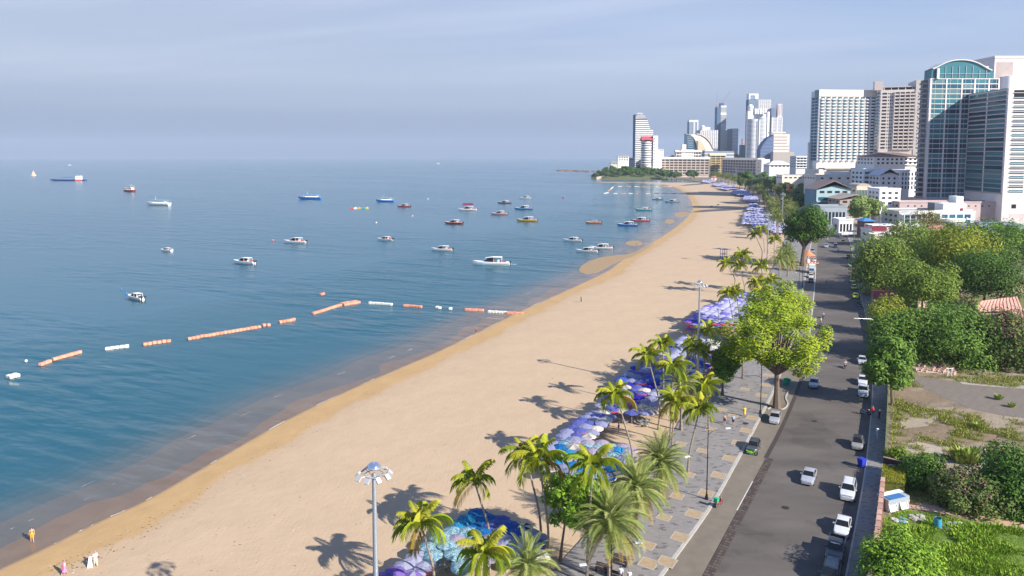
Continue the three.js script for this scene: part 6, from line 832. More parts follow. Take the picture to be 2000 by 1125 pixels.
{ // arched building: two sail shaped slabs
  const Z = 2000, t = site('arched_hotel', 'hotel of two sail shaped arcs with pale curved roofs', 1337, Z, 1396, Z, 'hotel'), m = Z / FOCAL, y = (v) => t.top(v), S = new THREE.Shape(), x = (u) => (u - 1337) * m;
  S.moveTo(0, 0); S.lineTo(0, y(263)); S.bezierCurveTo(x(1349), y(263), x(1357), y(277), x(1360), 0); S.closePath(); put(t, 'glass_sail', new THREE.ExtrudeGeometry(S, { depth: 20, bevelEnabled: false, curveSegments: 12 }), M.bluepane[1], 0, 0, -20);
  const arc = (a, wd, dz) => { const mm = new MB(); for (let i = 0; i + 1 < a.length; i++) mm.loft([[V3(a[i][0], a[i][1], dz), V3(a[i][0], a[i][1] + wd, dz), V3(a[i][0], a[i][1] + wd, dz - 24), V3(a[i][0], a[i][1], dz - 24)], [V3(a[i + 1][0], a[i + 1][1], dz), V3(a[i + 1][0], a[i + 1][1] + wd, dz), V3(a[i + 1][0], a[i + 1][1] + wd, dz - 24), V3(a[i + 1][0], a[i + 1][1], dz - 24)]]); return mm.geo(); };
  put(t, 'roof_arc', arc([[1337, 263], [1345, 264.5], [1352, 270], [1357, 279], [1360, 292]].map(([u, v]) => [x(u), y(v)]), 3, 1), wall('0.3,0.29,0.31'), 0, 0, 0);
  const Q = new THREE.Shape(); Q.moveTo(x(1346), 0); Q.lineTo(x(1346), y(262)); Q.lineTo(x(1362), y(262)); Q.bezierCurveTo(x(1376), y(266), x(1388), y(276), x(1395), y(292)); Q.lineTo(x(1395), 0); Q.closePath(); put(t, 'white_sail', new THREE.ExtrudeGeometry(Q, { depth: 16, bevelEnabled: false, curveSegments: 12 }), wall('0.6,0.58,0.54'), 0, 0, -40); put(t, 'roof_arc', arc([[1362, 262], [1372, 264.5], [1381, 270], [1389, 279], [1395, 291]].map(([u, v]) => [x(u), y(v)]), 3.4, -22), wall('0.6,0.48,0.36'), 0, 0, 0);
  for (let i = 0; i < 9; i++) put(t, 'terrace', ubox((8 + i * 2.0) * m * 0.7, 3.2, 10), wall('0.6,0.5,0.33'), x(1366) + i * 1.0, y(276 + i * 2.2), -24); for (let i = 0; i < 7; i++) put(t, 'window_band', ubox((20 - i) * m * 0.7, 1.6, 0.3), wall('0.3,0.36,0.42'), x(1346), y(268 + i * 3.4), 0.1);
}
{
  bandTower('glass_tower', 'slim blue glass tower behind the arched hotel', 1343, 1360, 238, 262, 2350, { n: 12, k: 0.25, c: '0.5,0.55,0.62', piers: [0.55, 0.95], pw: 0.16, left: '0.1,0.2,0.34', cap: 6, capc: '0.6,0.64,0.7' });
  { const t = bandTower('domed_apartment', 'comb fronted white apartment row with a small dome', 1364, 1399, 254, 290, 2200, { n: 14, k: 0.3, c: '0.62,0.6,0.6', piers: [0.05, 0.15, 0.25, 0.35, 0.45, 0.55, 0.65, 0.75, 0.85, 0.95], pw: 0.05 }); put(t, 'dome', new THREE.SphereGeometry(7, 14, 10), wall('0.7,0.69,0.68'), 11, t.H + 8, -8); put(t, 'dome_base', new THREE.CylinderGeometry(9, 10, 8, 14), wall('0.62,0.6,0.6'), 11, t.H + 1, -8); put(t, 'roof_box', ubox(14, 9, 8), wall('0.6,0.6,0.6'), 26, t.H, -12); }
  { const Z = 2250, t = site('unfinished_tower', 'tall grey unfinished tower with cranes on its roof', 1396, Z, 1414, Z, 'tower block'), W = t.W, H = t.top(210), w = wall('0.36,0.37,0.38'); body(t, W * 0.62, t.top(242), 26, wall('0.42,0.43,0.45'), W * 0.38); body(t, W * 0.6, H - t.top(242), 28, w, W * 0.4, t.top(242)); body(t, W * 0.42, t.top(209), 24, wall('0.07,0.14,0.24'), 0, 0, 0.5, 'shade_dark_side'); put(t, 'white_band', ubox(W * 0.62, 8, 1), wall('0.6,0.6,0.58'), W * 0.7, t.top(225), 0.1); put(t, 'white_top', ubox(W * 0.62, 6, 1), wall('0.6,0.6,0.58'), W * 0.7, t.top(210), 0.12); put(t, 'roof_formwork', ubox(W * 0.4, 14, 14), wall('0.06,0.1,0.2'), W * 0.6, H, -20); for (let j = 0; j < 26; j++) put(t, 'floor_line', ubox(W * 0.58, 0.8, 0.3), wall('0.3,0.31,0.33'), W * 0.7, 20 + j * (t.top(228) - 20) / 26, 0.05);  // unlit left face imitated by a dark blue colour
    const m = Z / FOCAL, c = thing('tower_crane', t.position.clone().add(V3(1 * m, H, -12)), 0, 'thin red tower crane on the left edge of the unfinished tower', 'crane'); mesh('mast', new MB().tube([V3(0, -30, 0), V3(0.6 * m, 30 * m, 0)], 0.5, 4).geo(), wall('0.4,0.22,0.22'), c); mesh('cab', box(3, 6, 3, 0, 2, 0), wall('0.5,0.16,0.14'), c); const c2 = thing('tower_crane', t.position.clone().add(V3(11 * m, H + 14, -12)), 0, 'tower crane with a slanting jib above the unfinished tower', 'crane'); mesh('jib', new MB().tube([V3(0, 0, 0), V3(15 * m, 22 * m, 0)], 0.55, 4).geo(), wall('0.25,0.25,0.28'), c2); mesh('mast', box(2, 10, 2, 0, -10, 0), wall('0.25,0.25,0.28'), c2); mesh('counter_jib', new MB().tube([V3(0, 0, 0), V3(-4 * m, 4 * m, 0)], 0.8, 4).geo(), wall('0.25,0.25,0.28'), c2); }
  bandTower('apartment_tower', 'narrow beige tower just right of the unfinished one', 1413, 1421, 252, 292, 2300, { n: 16, k: 0.7, c: '0.6,0.56,0.52' }); bandTower('apartment_tower', 'tower with a white front and a left side coloured as shade', 1427, 1438, 251, 300, 2250, { n: 18, k: 0.75, c: '0.62,0.62,0.64', left: '0.13,0.17,0.26', D: 60 }); bandTower('office_block', 'small blue glass block left of the tallest tower', 1444, 1456, 283, 302, 2200, { n: 6, k: 0.2, c: '0.2,0.3,0.42', glass: '0.12,0.22,0.34' }); bandTower('apartment_tower', 'reddish slim tower left of the tallest tower', 1447, 1454, 271, 300, 2500, { n: 10, k: 0.6, c: '0.5,0.36,0.35' });  // white fronted tower: shade is put into its left wall colour
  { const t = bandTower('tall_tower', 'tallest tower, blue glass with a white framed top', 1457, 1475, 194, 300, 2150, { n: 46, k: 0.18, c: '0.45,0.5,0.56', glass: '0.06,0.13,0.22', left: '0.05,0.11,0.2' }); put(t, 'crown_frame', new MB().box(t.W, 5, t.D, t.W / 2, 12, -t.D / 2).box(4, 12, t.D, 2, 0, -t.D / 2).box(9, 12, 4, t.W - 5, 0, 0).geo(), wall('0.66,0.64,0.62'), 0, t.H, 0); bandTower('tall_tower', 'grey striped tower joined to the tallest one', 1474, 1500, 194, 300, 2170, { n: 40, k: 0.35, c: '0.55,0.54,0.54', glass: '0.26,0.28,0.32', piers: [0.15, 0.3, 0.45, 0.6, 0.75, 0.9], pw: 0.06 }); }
  { const Z = 2050, t = site('domed_tower', 'white rounded tower with a pearl like dome and many floor lines', 1457, Z, 1499, Z, 'tower block'), m = Z / FOCAL, w = wall('0.68,0.67,0.66'), x = (u) => (u - 1457) * m; const blk = (u0, u1, v, n, nm) => { const H = t.top(v), W = (u1 - u0) * m, r = W / 2; put(t, nm, new THREE.CylinderGeometry(r - 0.8, r - 0.8, H, 20), wall('0.16,0.22,0.32'), x(u0) + r, H / 2, -r); for (let j = 0; j < n; j++) put(t, 'floor_ring', new THREE.CylinderGeometry(r, r, H / n * 0.42, 20), w, x(u0) + r, (j + 0.5) * H / n, -r); return H; };
    blk(1473, 1497, 229, 40, 'round_body'); const h2 = blk(1459, 1479, 232, 40, 'left_body'); body(t, 11 * m, t.top(216), 14, w, x(1461), 0, -22, 'dome_shaft'); put(t, 'dome', new THREE.SphereGeometry(5.6 * m, 16, 12), w, x(1467), t.top(208), -30); put(t, 'dome_ring', new THREE.CylinderGeometry(6.4 * m, 6.4 * m, 3, 16), w, x(1467), t.top(214), -30); body(t, 26 * m, t.top(218), 14, wall('0.6,0.58,0.58'), x(1472), 0, -30, 'upper_wall'); for (let i = 0; i < 5; i++) put(t, 'turret', ubox(3 * m, 16, 8), w, x(1475 + i * 5), t.top(222), -26); put(t, 'small_dome', new THREE.SphereGeometry(2.6 * m, 12, 8), w, x(1490), t.top(215), -28); put(t, 'white_spine', ubox(1.6 * m, t.top(234), 3), w, x(1478.5), 0, 1); put(t, 'white_edge', ubox(4 * m, t.top(218), 12), w, x(1497), 0, -16); }
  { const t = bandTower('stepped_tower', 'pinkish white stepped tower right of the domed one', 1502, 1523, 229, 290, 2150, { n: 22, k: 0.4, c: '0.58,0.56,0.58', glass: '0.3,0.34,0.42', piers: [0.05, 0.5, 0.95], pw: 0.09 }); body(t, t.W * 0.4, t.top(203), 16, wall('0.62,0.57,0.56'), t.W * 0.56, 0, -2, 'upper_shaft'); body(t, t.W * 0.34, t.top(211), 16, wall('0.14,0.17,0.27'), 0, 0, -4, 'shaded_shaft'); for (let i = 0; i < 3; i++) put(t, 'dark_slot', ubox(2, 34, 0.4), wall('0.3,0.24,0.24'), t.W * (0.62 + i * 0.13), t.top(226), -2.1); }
  { const Z = 1850, t = site('terraced_hotel', 'pinkish hotel with a dark blue sloping left side under the towers', 1507, Z, 1538, Z, 'hotel'), m = Z / FOCAL, W = t.W, H = t.top(262); body(t, W, H, 30, wall('0.56,0.49,0.46')); for (let j = 0; j < 12; j++) put(t, 'floor_band', ubox(W * (j > 8 ? 0.8 : 0.94), 2.2, 0.6), wall('0.42,0.35,0.34'), W * (j > 8 ? 0.45 : 0.5), j * H / 12, 0.1); put(t, 'roof_slab', ubox(W * 0.84, 3, 34), wall('0.62,0.54,0.48'), W * 0.3, t.top(260), -31); const q = new MB(), S = [[-25, 0], [-25, t.top(292)], [-19, t.top(280)], [-11, t.top(270)], [0, t.top(264)], [0, 0]]; q.loft([S.map(([a, b]) => V3(a * m, b, 0)), S.map(([a, b]) => V3(a * m, b, -28))]); put(t, 'shade_toned_slope', q.geo(), wall('0.08,0.13,0.26'), 0, 0, -0.5); for (let j = 0; j < 10; j++) { const y = j * t.top(266) / 10, x0 = lerp(-25, -2, smooth(t.top(294), t.top(262), y)); put(t, 'slope_band', ubox(Math.max(1, -x0 * m - 0.5), 1.2, 0.3), wall('0.2,0.26,0.38'), x0 * m / 2, y, -0.4); } put(t, 'podium', ubox(W * 1.3, t.top(297), 20), wall('0.4,0.36,0.33'), W * 0.45, 0, 3); }  // the left slope has its shade mixed into the dark blue
}
// ---- low long hotels at the head of the beach
function longHotel(label, u0, z0, u1, z1, vT, vB, nx, ny, c, o = {}) {
  const t = site('long_hotel', label, u0, z0, u1, z1, 'hotel'), W = t.W, H = t.top(vT), y0 = o.y0 ?? Math.max(0, t.top(vB)), w = wall(c), fh = (H - y0) / ny, bw = W / nx; body(t, W, H, 18, w);
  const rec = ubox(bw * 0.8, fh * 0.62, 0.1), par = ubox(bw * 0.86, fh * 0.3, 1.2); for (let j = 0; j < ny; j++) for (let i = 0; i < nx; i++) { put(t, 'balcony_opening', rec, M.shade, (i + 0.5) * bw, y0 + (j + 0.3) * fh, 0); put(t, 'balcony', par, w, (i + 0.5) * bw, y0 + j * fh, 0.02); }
  for (let i = 0; i <= nx; i++) put(t, 'pier', ubox(bw * 0.12, H - y0, 1.5), w, i * bw, y0, 0); const rf = new MB(); rf.loft([[V3(-2, 0, 3), V3(-2, 4.5, -4), V3(-2, 4.5, -14), V3(-2, 0, -20)], [V3(W + 2, 0, 3), V3(W + 2, 4.5, -4), V3(W + 2, 4.5, -14), V3(W + 2, 0, -20)]]); put(t, 'roof', rf.geo(), wall(o.roof ?? '0.55,0.47,0.4'), 0, H, 0); return t;
}
longHotel('long cream hotel with six rows of balconies at the head of the beach', 1289, 1420, 1383, 1400, 311, 341, 11, 6, '0.62,0.52,0.45');
{ const t = longHotel('second long cream hotel turned towards the road, with a blank white end', 1410, 1480, 1475, 1330, 312, 338, 12, 5, '0.5,0.44,0.42'); body(t, 24, t.top(311, 1475, 1330), 16, wall('0.68,0.6,0.52'), t.W, 0, 1.5, 'end_wall'); for (let j = 0; j < 4; j++) put(t, 'end_window', ubox(3, 3, 0.1), M.darkpane, t.W + 13, 6 + j * 7, 1.5); }
longHotel('yellow balconied block between the two long hotels', 1386, 1500, 1414, 1500, 304, 336, 3, 7, '0.58,0.43,0.2', { roof: '0.6,0.5,0.3' });
{ const t = longHotel('white block with a stair tower behind the long cream hotel', 1319, 1600, 1367, 1600, 297, 308, 9, 3, '0.66,0.62,0.58', { roof: '0.6,0.58,0.55', y0: 30 }); body(t, 9, t.top(282), 10, wall('0.68,0.64,0.6'), 13, 0, 1, 'stair_tower'); body(t, 30, t.top(292), 12, wall('0.64,0.6,0.56'), 10, 0, 0.5, 'upper_floor'); }
bandTower('office_block', 'low grey block behind the yellow one', 1374, 1431, 295, 305, 1700, { n: 3, k: 0.4, c: '0.45,0.46,0.5', glass: '0.2,0.24,0.3', y0: 30, cat: 'building' });
for (const [u0, u1, vT, Z, c, n, w, y] of [[1206, 1227, 305.5, 1420, '0.7,0.68,0.66', 2, 'white villa on the headland crest', 25], [1192, 1205, 317, 1400, '0.5,0.46,0.42', 1, 'small grey villa low on the headland', 14], [1228, 1237, 309, 1440, '0.36,0.42,0.5', 1, 'blue roofed house beside the white villa', 25], [1250, 1288, 331, 1390, '0.35,0.36,0.24', 1, 'long low green roofed pavilion at the foot of the headland', 0], [1283, 1294, 292, 1420, '0.66,0.63,0.6', 4, 'narrow white block right of the round tower', 20]]) { const t = site('villa', w, u0, Z, u1, Z, 'house', 0), H = t.top(vT); body(t, t.W, H, 12, wall(c)); put(t, 'roof', ubox(t.W + 2, 1, 14), wall('0.45,0.42,0.4'), t.W / 2, H, -13); panes(t, 0, t.W, 12, 1, t.W - 1, Math.max(y, H - 4.5 * n), H - 0.4, 4, n, 0.6, 0.55, M.darkpane); }
{ const t = site('beach_kiosk', 'small white kiosk with a red pyramid roof at the far beach end', 1388, 1240, 1399, 1240, 'kiosk'); body(t, t.W, 5, 9, wall('0.7,0.62,0.58')); put(t, 'roof', new THREE.ConeGeometry(t.W * 0.85, 6.5, 4).rotateY(Math.PI / 4), wall('0.5,0.2,0.15'), t.W / 2, 8.2, -4.5); put(t, 'door', ubox(2, 3, 0.1), M.shade, t.W / 2, 0, 0); }
struct('sea_wall', (() => { const a = px([[1165, 351], [1200, 344.5], [1240, 344], [1290, 346]]), m = new MB(); for (let i = 0; i < 3; i++) m.loft([[a[i], V3(a[i].x, 5, a[i].z), V3(a[i].x, 5, a[i].z - 6), V3(a[i].x, 0, a[i].z - 6)], [a[i + 1], V3(a[i + 1].x, 5, a[i + 1].z), V3(a[i + 1].x, 5, a[i + 1].z - 6), V3(a[i + 1].x, 0, a[i + 1].z - 6)]]); return m.geo(); })(), wall('0.4,0.34,0.28'));
M.lawn = mat([0.2, 0.26, 0.05], 0.95, { map: again(T.speck, 8) });
struct('lawn', sheet(px([[1200, 348.5], [1240, 346.5], [1300, 347], [1310, 349.5], [1250, 350.5], [1195, 350.5]]), 0.06), M.lawn);
R = rng(8); for (let i = 0; i < 9; i++) { const p = G(1098 + i * 7.5 + rr(-3, 3), 333.5 + rr(-0.6, 0.6) + i * 0.3, SEA), g = new THREE.IcosahedronGeometry(1, 1), a = g.attributes.position; for (let k = 0; k < a.count; k++) { const s = 0.75 + 0.5 * hash(Math.round(a.getX(k) * 50), Math.round(a.getY(k) * 50 + a.getZ(k) * 90), i); a.setXYZ(k, a.getX(k) * s * rr(14, 14.01), a.getY(k) * s * 3.4, a.getZ(k) * s * 8); } g.computeVertexNormals(); const o = mesh('reef_rock', g, wall('0.16,0.11,0.1'), scene); o.name = numbered('reef_rock'); o.position.copy(p); tag(o, `low brown rock of the reef off the headland, ${['first', 'second', 'third', 'fourth', 'fifth', 'sixth', 'seventh', 'eighth', 'ninth'][i]} from the open sea`, 'rock', 'reef rocks'); }
// ---- low town at the right
function house(label, u0, u1, vT, Z, D, c, nx, ny, o = {}) {
  const t = site(o.name ?? 'town_house', label, u0, Z, u1, Z + (o.skew ?? 0), o.cat ?? 'building'), W = t.W, H = t.top(vT), w = wall(c); body(t, W, H, D, w); const f0 = o.f0 ?? Math.max(0, H - ny * 3.6);
  if (ny) { panes(t, 0, W, D, W * 0.05, W * 0.95, f0, H - 0.7, nx, ny, o.fw ?? 0.62, o.fh ?? 0.48, o.pane ?? M.darkpane); panes(t, -1, W, D, 1, D - 1, f0, H - 0.7, Math.max(1, Math.round(D / 6)), ny, 0.5, 0.45, M.darkpane); if (o.slab) for (let j = 0; j <= ny; j++) put(t, 'floor_band', ubox(W + 1.4, 0.5, 1.2), wall(o.slab), W / 2, f0 + j * (H - 0.7 - f0) / ny - 0.3, -0.1); }
  if (o.ac !== 0 && ny > 1) for (let i = 0; i < nx; i++) if (R() > 0.45) put(t, 'air_conditioner', ubox(1.0, 0.7, 0.5), wall('0.55,0.55,0.55'), W * (0.06 + 0.88 * (i + 0.5) / nx), f0 + 0.1 + Math.floor(R() * ny) * 3.4, 0.01);
  const rc = wall(o.roof ?? '0.5,0.48,0.46'), h = o.rh ?? 4;
  if (o.kind === 'gable') put(t, 'roof', new MB().loft([[V3(-1, -0.3, 1.2), V3(W / 2, h, 1.2), V3(W + 1, -0.3, 1.2), V3(W / 2, h - 0.6, 1.2)], [V3(-1, -0.3, -D - 1), V3(W / 2, h, -D - 1), V3(W + 1, -0.3, -D - 1), V3(W / 2, h - 0.6, -D - 1)]]).geo(), rc, 0, H, 0), put(t, 'gable', new MB().tri(V3(0, 0, 0), V3(W, 0, 0), V3(W / 2, h - 0.5, 0)).geo(), w, 0, H, 0);
  else if (o.kind === 'hip') put(t, 'roof', new MB().loft([[V3(-1.5, 0, 1.5), V3(W + 1.5, 0, 1.5), V3(W + 1.5, 0, -D - 1.5), V3(-1.5, 0, -D - 1.5)], [V3(Math.min(W, D) * 0.4, h, -D * 0.45), V3(W - Math.min(W, D) * 0.4, h, -D * 0.45), V3(W - Math.min(W, D) * 0.4, h, -D * 0.55), V3(Math.min(W, D) * 0.4, h, -D * 0.55)]]).geo(), rc, 0, H, 0);
  else { put(t, 'parapet', new MB().box(W + 0.5, 0.9, 0.4, W / 2, 0, 0.06).box(W + 0.5, 0.9, 0.4, W / 2, 0, -D).box(0.4, 0.9, D - 0.4, 0, 0, -D / 2).box(0.4, 0.9, D - 0.4, W, 0, -D / 2).geo(), w, 0, H, 0); if (o.roof) put(t, 'roof', ubox(W - 0.6, 0.2, D - 0.6), rc, W / 2, H, -D + 0.3); }
  return Object.assign(t, { H, D });
}
{
  let t;
  house('pale wide block with a brown hipped roof terrace below the slab hotel', 1703, 1792, 306, 610, 30, '0.68,0.67,0.66', 9, 2, { slab: '0.72,0.7,0.68', kind: 'hip', roof: '0.19,0.11,0.1', rh: 3.8, fw: 0.5 });
  t = house('cream long building behind the blue gabled house', 1591, 1684, 343, 560, 22, '0.66,0.58,0.5', 5, 1, { fw: 0.3, roof: '0.55,0.5,0.45' }); put(t, 'roof_shed', ubox(18, 3, 10), wall('0.62,0.62,0.6'), 22, t.H, -14); put(t, 'roof_shed', ubox(8, 2.2, 8), wall('0.6,0.55,0.5'), 34, t.H, -10);
  house('white stepped building with curved balcony bands', 1684, 1714, 332, 540, 20, '0.7,0.7,0.7', 2, 5, { slab: '0.74,0.74,0.74', fw: 0.8, fh: 0.42, pane: M.bluepane });
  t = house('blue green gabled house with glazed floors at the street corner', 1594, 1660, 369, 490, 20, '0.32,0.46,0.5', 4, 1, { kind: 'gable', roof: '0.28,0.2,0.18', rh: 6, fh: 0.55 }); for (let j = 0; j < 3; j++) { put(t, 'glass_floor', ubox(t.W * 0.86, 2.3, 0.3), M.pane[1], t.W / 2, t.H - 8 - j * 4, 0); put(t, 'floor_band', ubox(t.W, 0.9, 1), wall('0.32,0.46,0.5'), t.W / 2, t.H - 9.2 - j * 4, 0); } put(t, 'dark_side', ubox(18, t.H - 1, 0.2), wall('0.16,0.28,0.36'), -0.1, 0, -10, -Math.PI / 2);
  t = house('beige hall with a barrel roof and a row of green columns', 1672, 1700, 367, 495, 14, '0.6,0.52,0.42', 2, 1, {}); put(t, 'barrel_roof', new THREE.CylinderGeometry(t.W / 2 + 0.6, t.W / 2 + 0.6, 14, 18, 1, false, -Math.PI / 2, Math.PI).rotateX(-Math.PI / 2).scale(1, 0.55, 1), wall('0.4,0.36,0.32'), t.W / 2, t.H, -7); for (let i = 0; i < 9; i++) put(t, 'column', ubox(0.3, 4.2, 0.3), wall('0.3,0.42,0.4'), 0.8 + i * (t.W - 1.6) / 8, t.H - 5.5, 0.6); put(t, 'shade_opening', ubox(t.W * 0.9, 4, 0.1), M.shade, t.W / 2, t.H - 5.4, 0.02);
  house('grey white house with steep gables beside the stepped building', 1716, 1752, 342, 520, 16, '0.5,0.5,0.53', 3, 5, { kind: 'gable', roof: '0.45,0.45,0.48', rh: 5, fw: 0.35 }); house('white apartment house with narrow windows under the glass tower', 1756, 1790, 334, 540, 16, '0.62,0.64,0.68', 5, 4, { fw: 0.4, fh: 0.66, roof: '0.3,0.4,0.34' });
  house('white three storey block with a curved corner', 1717, 1758, 370, 470, 16, '0.72,0.7,0.7', 3, 3, { fw: 0.5, fh: 0.4 }); house('low shed with a tan roof behind the pale round tree', 1640, 1702, 388, 470, 18, '0.36,0.3,0.26', 4, 1, { kind: 'gable', roof: '0.36,0.3,0.27', rh: 3 });
  house('low pink podium wall before the glass tower', 1757, 1962, 396, 462, 12, '0.48,0.38,0.38', 14, 1, { fw: 0.25, fh: 0.3 });
  // the white curved modern building
  t = house('white modern building with a sweeping curved roof edge', 1757, 1906, 415, 425, 24, '0.55,0.58,0.62', 9, 2, { fw: 0.8, fh: 0.7, pane: M.bluepane, roof: '0.36,0.31,0.26' });
  { const mm = new MB(), W = t.W; for (let i = 0; i < 16; i++) { const f = (k) => V3(W * (k / 16), 0, 1.2 + 4.5 * Math.sin(k / 16 * Math.PI * 1.6 + 0.4)), a = f(i), b = f(i + 1), up = V3(0, 1.7, 0), bk = V3(0, 0, -2); mm.quad(a, b, b.clone().add(up), a.clone().add(up)).quad(a.clone().add(up), b.clone().add(up), b.clone().add(up).add(bk), a.clone().add(up).add(bk)).quad(a, b, b.clone().add(bk), a.clone().add(bk)); } put(t, 'curved_eave', mm.geo(), wall('0.74,0.74,0.75'), 0, t.H - 0.2, 0); put(t, 'white_cube', ubox(W * 0.3, 5, 9), wall('0.74,0.74,0.74'), W * 0.74, t.H + 0.3, -10); put(t, 'red_vent', ubox(1.4, 1.6, 0.3), wall('0.3,0.02,0.05'), W * 0.83, t.H + 1, -0.9); put(t, 'tall_cube', ubox(W * 0.09, 9, 8), wall('0.66,0.7,0.7'), W * 0.9, t.H + 0.3, -16); put(t, 'dark_penthouse', ubox(W * 0.14, 4.4, 8), wall('0.2,0.22,0.25'), W * 0.72, t.H + 0.4, -22); put(t, 'curved_terrace', new THREE.CylinderGeometry(W * 0.2, W * 0.2, 1.6, 20, 1, false, -1.2, 2.2), wall('0.72,0.73,0.75'), W * 0.68, t.H - 4.4, -3.2); for (let i = 0; i < 6; i++) put(t, 'column', new THREE.CylinderGeometry(0.28, 0.28, t.H, 8), wall('0.7,0.72,0.74'), 1 + i * W * 0.075, t.H / 2, 4); }
  house('wide low hall with a blue grey hipped roof at the right edge', 1905, 2060, 462, 345, 26, '0.4,0.5,0.56', 8, 1, { kind: 'hip', roof: '0.17,0.22,0.28', rh: 6, fw: 0.5 });
  house('small white roofed house with a pink gable above the grove', 1868, 1902, 446, 385, 10, '0.5,0.36,0.35', 2, 1, { kind: 'gable', roof: '0.62,0.6,0.58', rh: 2.6 }); house('low house with a terracotta roof behind the grove', 1812, 1868, 452, 380, 12, '0.5,0.4,0.36', 4, 1, { kind: 'hip', roof: '0.36,0.16,0.12', rh: 3 });
  t = house('shop with a maroon sign board and water tanks on its roof', 1707, 1765, 452, 345, 12, '0.62,0.6,0.58', 3, 1, {}); put(t, 'sign_board', ubox(t.W * 0.5, 2.0, 0.25), wall('0.22,0.01,0.05'), t.W * 0.2, t.H + 0.4, 0.35); put(t, 'sign_board', ubox(t.W * 0.36, 2, 0.25), wall('0.24,0.01,0.06'), t.W * 0.76, t.H + 0.5, 0.35); put(t, 'water_tank', new THREE.CylinderGeometry(0.9, 0.9, 2.6, 12), M.steel, t.W * 0.5, t.H + 2, -3); put(t, 'water_tank', new THREE.CylinderGeometry(0.9, 0.9, 2.4, 12), wall('0.12,0.15,0.5'), t.W * 0.9, t.H + 2, -3); put(t, 'roof_slab', ubox(t.W * 0.9, 0.3, 8), wall('0.7,0.68,0.66'), t.W / 2, t.H + 2.6, -10);
  const a = thing('antenna_mast', t.localToWorld(V3(t.W * 0.3, t.H, -2)), 0, 'slim lattice antenna mast on the roof of the shop with the maroon sign', 'antenna'); mesh('mast', new MB().tube([V3(0, 0, 0), V3(0, 13, 0)], 0.16, 5).tube([V3(0.6, 0, 0), V3(0.6, 12, 0)], 0.1, 4).geo(), M.steel, a); mesh('panel_antenna', new MB().box(0.3, 1.8, 0.2, 0.3, 10, 0.3).box(0.3, 1.8, 0.2, -0.3, 8.5, 0.3).geo(), wall('0.7,0.7,0.7'), a);
  house('plain grey block with a flat roof in front of the maroon sign shop', 1712, 1742, 462, 315, 8, '0.5,0.48,0.46', 2, 1, { roof: '0.45,0.44,0.42' });
  house('low grey house left of the balcony hotel', 1552, 1580, 306, 900, 20, '0.5,0.52,0.56', 4, 4, { slab: '0.55,0.57,0.6', fw: 0.8 }); house('long pale roofed hall among the far trees', 1500, 1542, 322, 1050, 24, '0.5,0.5,0.52', 5, 1, { kind: 'hip', roof: '0.5,0.52,0.56', rh: 6 }); house('cream low house with a red gabled end among the far trees', 1526, 1586, 343, 720, 16, '0.62,0.56,0.5', 6, 1, { roof: '0.6,0.52,0.46' });
  house('orange walled kiosk behind the far trees', 1540, 1549, 362, 620, 6, '0.55,0.24,0.14', 1, 1, {}); house('grey flat shopfront row behind the big dark tree', 1602, 1655, 404, 430, 10, '0.28,0.33,0.38', 7, 1, { roof: '0.35,0.36,0.38', f0: 0.3, fh: 0.6 }); house('blue roofed stall beside the pale round tree', 1690, 1708, 432, 380, 8, '0.2,0.1,0.1', 2, 1, { kind: 'hip', roof: '0.04,0.2,0.45', rh: 1.5 });
  house('white shop row with an awning under the pale round tree', 1640, 1668, 430, 400, 8, '0.62,0.62,0.62', 4, 1, { roof: '0.66,0.66,0.68', f0: 0.2, fh: 0.6 });
  // far low town towards the horizon
  R = rng(51); for (let i = 0; i < 26; i++) { const u = 1440 + i * 6 + rr(-5, 5), Z = rr(1300, 2600), w = rr(8, 16); house(`pale low house in the hazy far town, ${i < 9 ? 'under the domed towers' : i < 18 ? 'right of the towers' : 'left of the balcony hotel'}${i % 2 ? ', flat roofed' : ', pitched roof'}`, u, u + w * FOCAL / Z * 1.4, 301 + (EYE - rr(7, 20)) * FOCAL / Z, Z, 12, pick(['0.55,0.52,0.5', '0.48,0.46,0.46', '0.6,0.56,0.5', '0.42,0.4,0.42']), 3, 1, i % 2 ? {} : { kind: 'hip', roof: pick(['0.4,0.3,0.28', '0.5,0.5,0.52', '0.32,0.36,0.42']), rh: 3 }); }
  // garden roofs at the right
  M.tile = mat([0.5, 0.26, 0.22], 0.8, { map: T.wallgrain }); const roofTiles = (label, pts, y, c, cat = 'pavilion') => { const g = px(pts, y), o = g.reduce((s, p) => s.add(p), V3(0, 0, 0)).multiplyScalar(1 / 4), t2 = thing('garden_pavilion', V3(o.x, 0, o.z), 0, label, cat), L = g.map((p) => V3(p.x - o.x, y, p.z - o.z)), m = wall(c), N = 12; const rid = [L[0].clone().lerp(L[3], 0.5), L[1].clone().lerp(L[2], 0.5)].map((p) => p.setY(y + 1.6)); mesh('roof', new MB().quad(L[0], L[1], rid[1], rid[0]).quad(L[3], L[2], rid[1], rid[0]).tri(L[0], L[3], rid[0]).tri(L[1], L[2], rid[1]).geo(), m, t2); for (let i = 0; i < N; i++) { const f = (i + 0.5) / N, a2 = L[3].clone().lerp(L[2], f), b2 = rid[0].clone().lerp(rid[1], f); mesh('tile_rib', new MB().tube([a2.setY(a2.y + 0.04), b2.setY(b2.y + 0.04)], 0.07, 4).geo(), m, t2); } const wl = new MB(), sh = L.map((p) => p.clone().multiplyScalar(0.9)); for (let i = 0; i < 4; i++) { const a2 = sh[i], b2 = sh[(i + 1) % 4]; wl.quad(V3(a2.x, 0, a2.z), V3(b2.x, 0, b2.z), V3(b2.x, y + 0.1, b2.z), V3(a2.x, y + 0.1, a2.z)); } mesh('wall', wl.geo(), wall('0.5,0.36,0.3'), t2); return t2; };
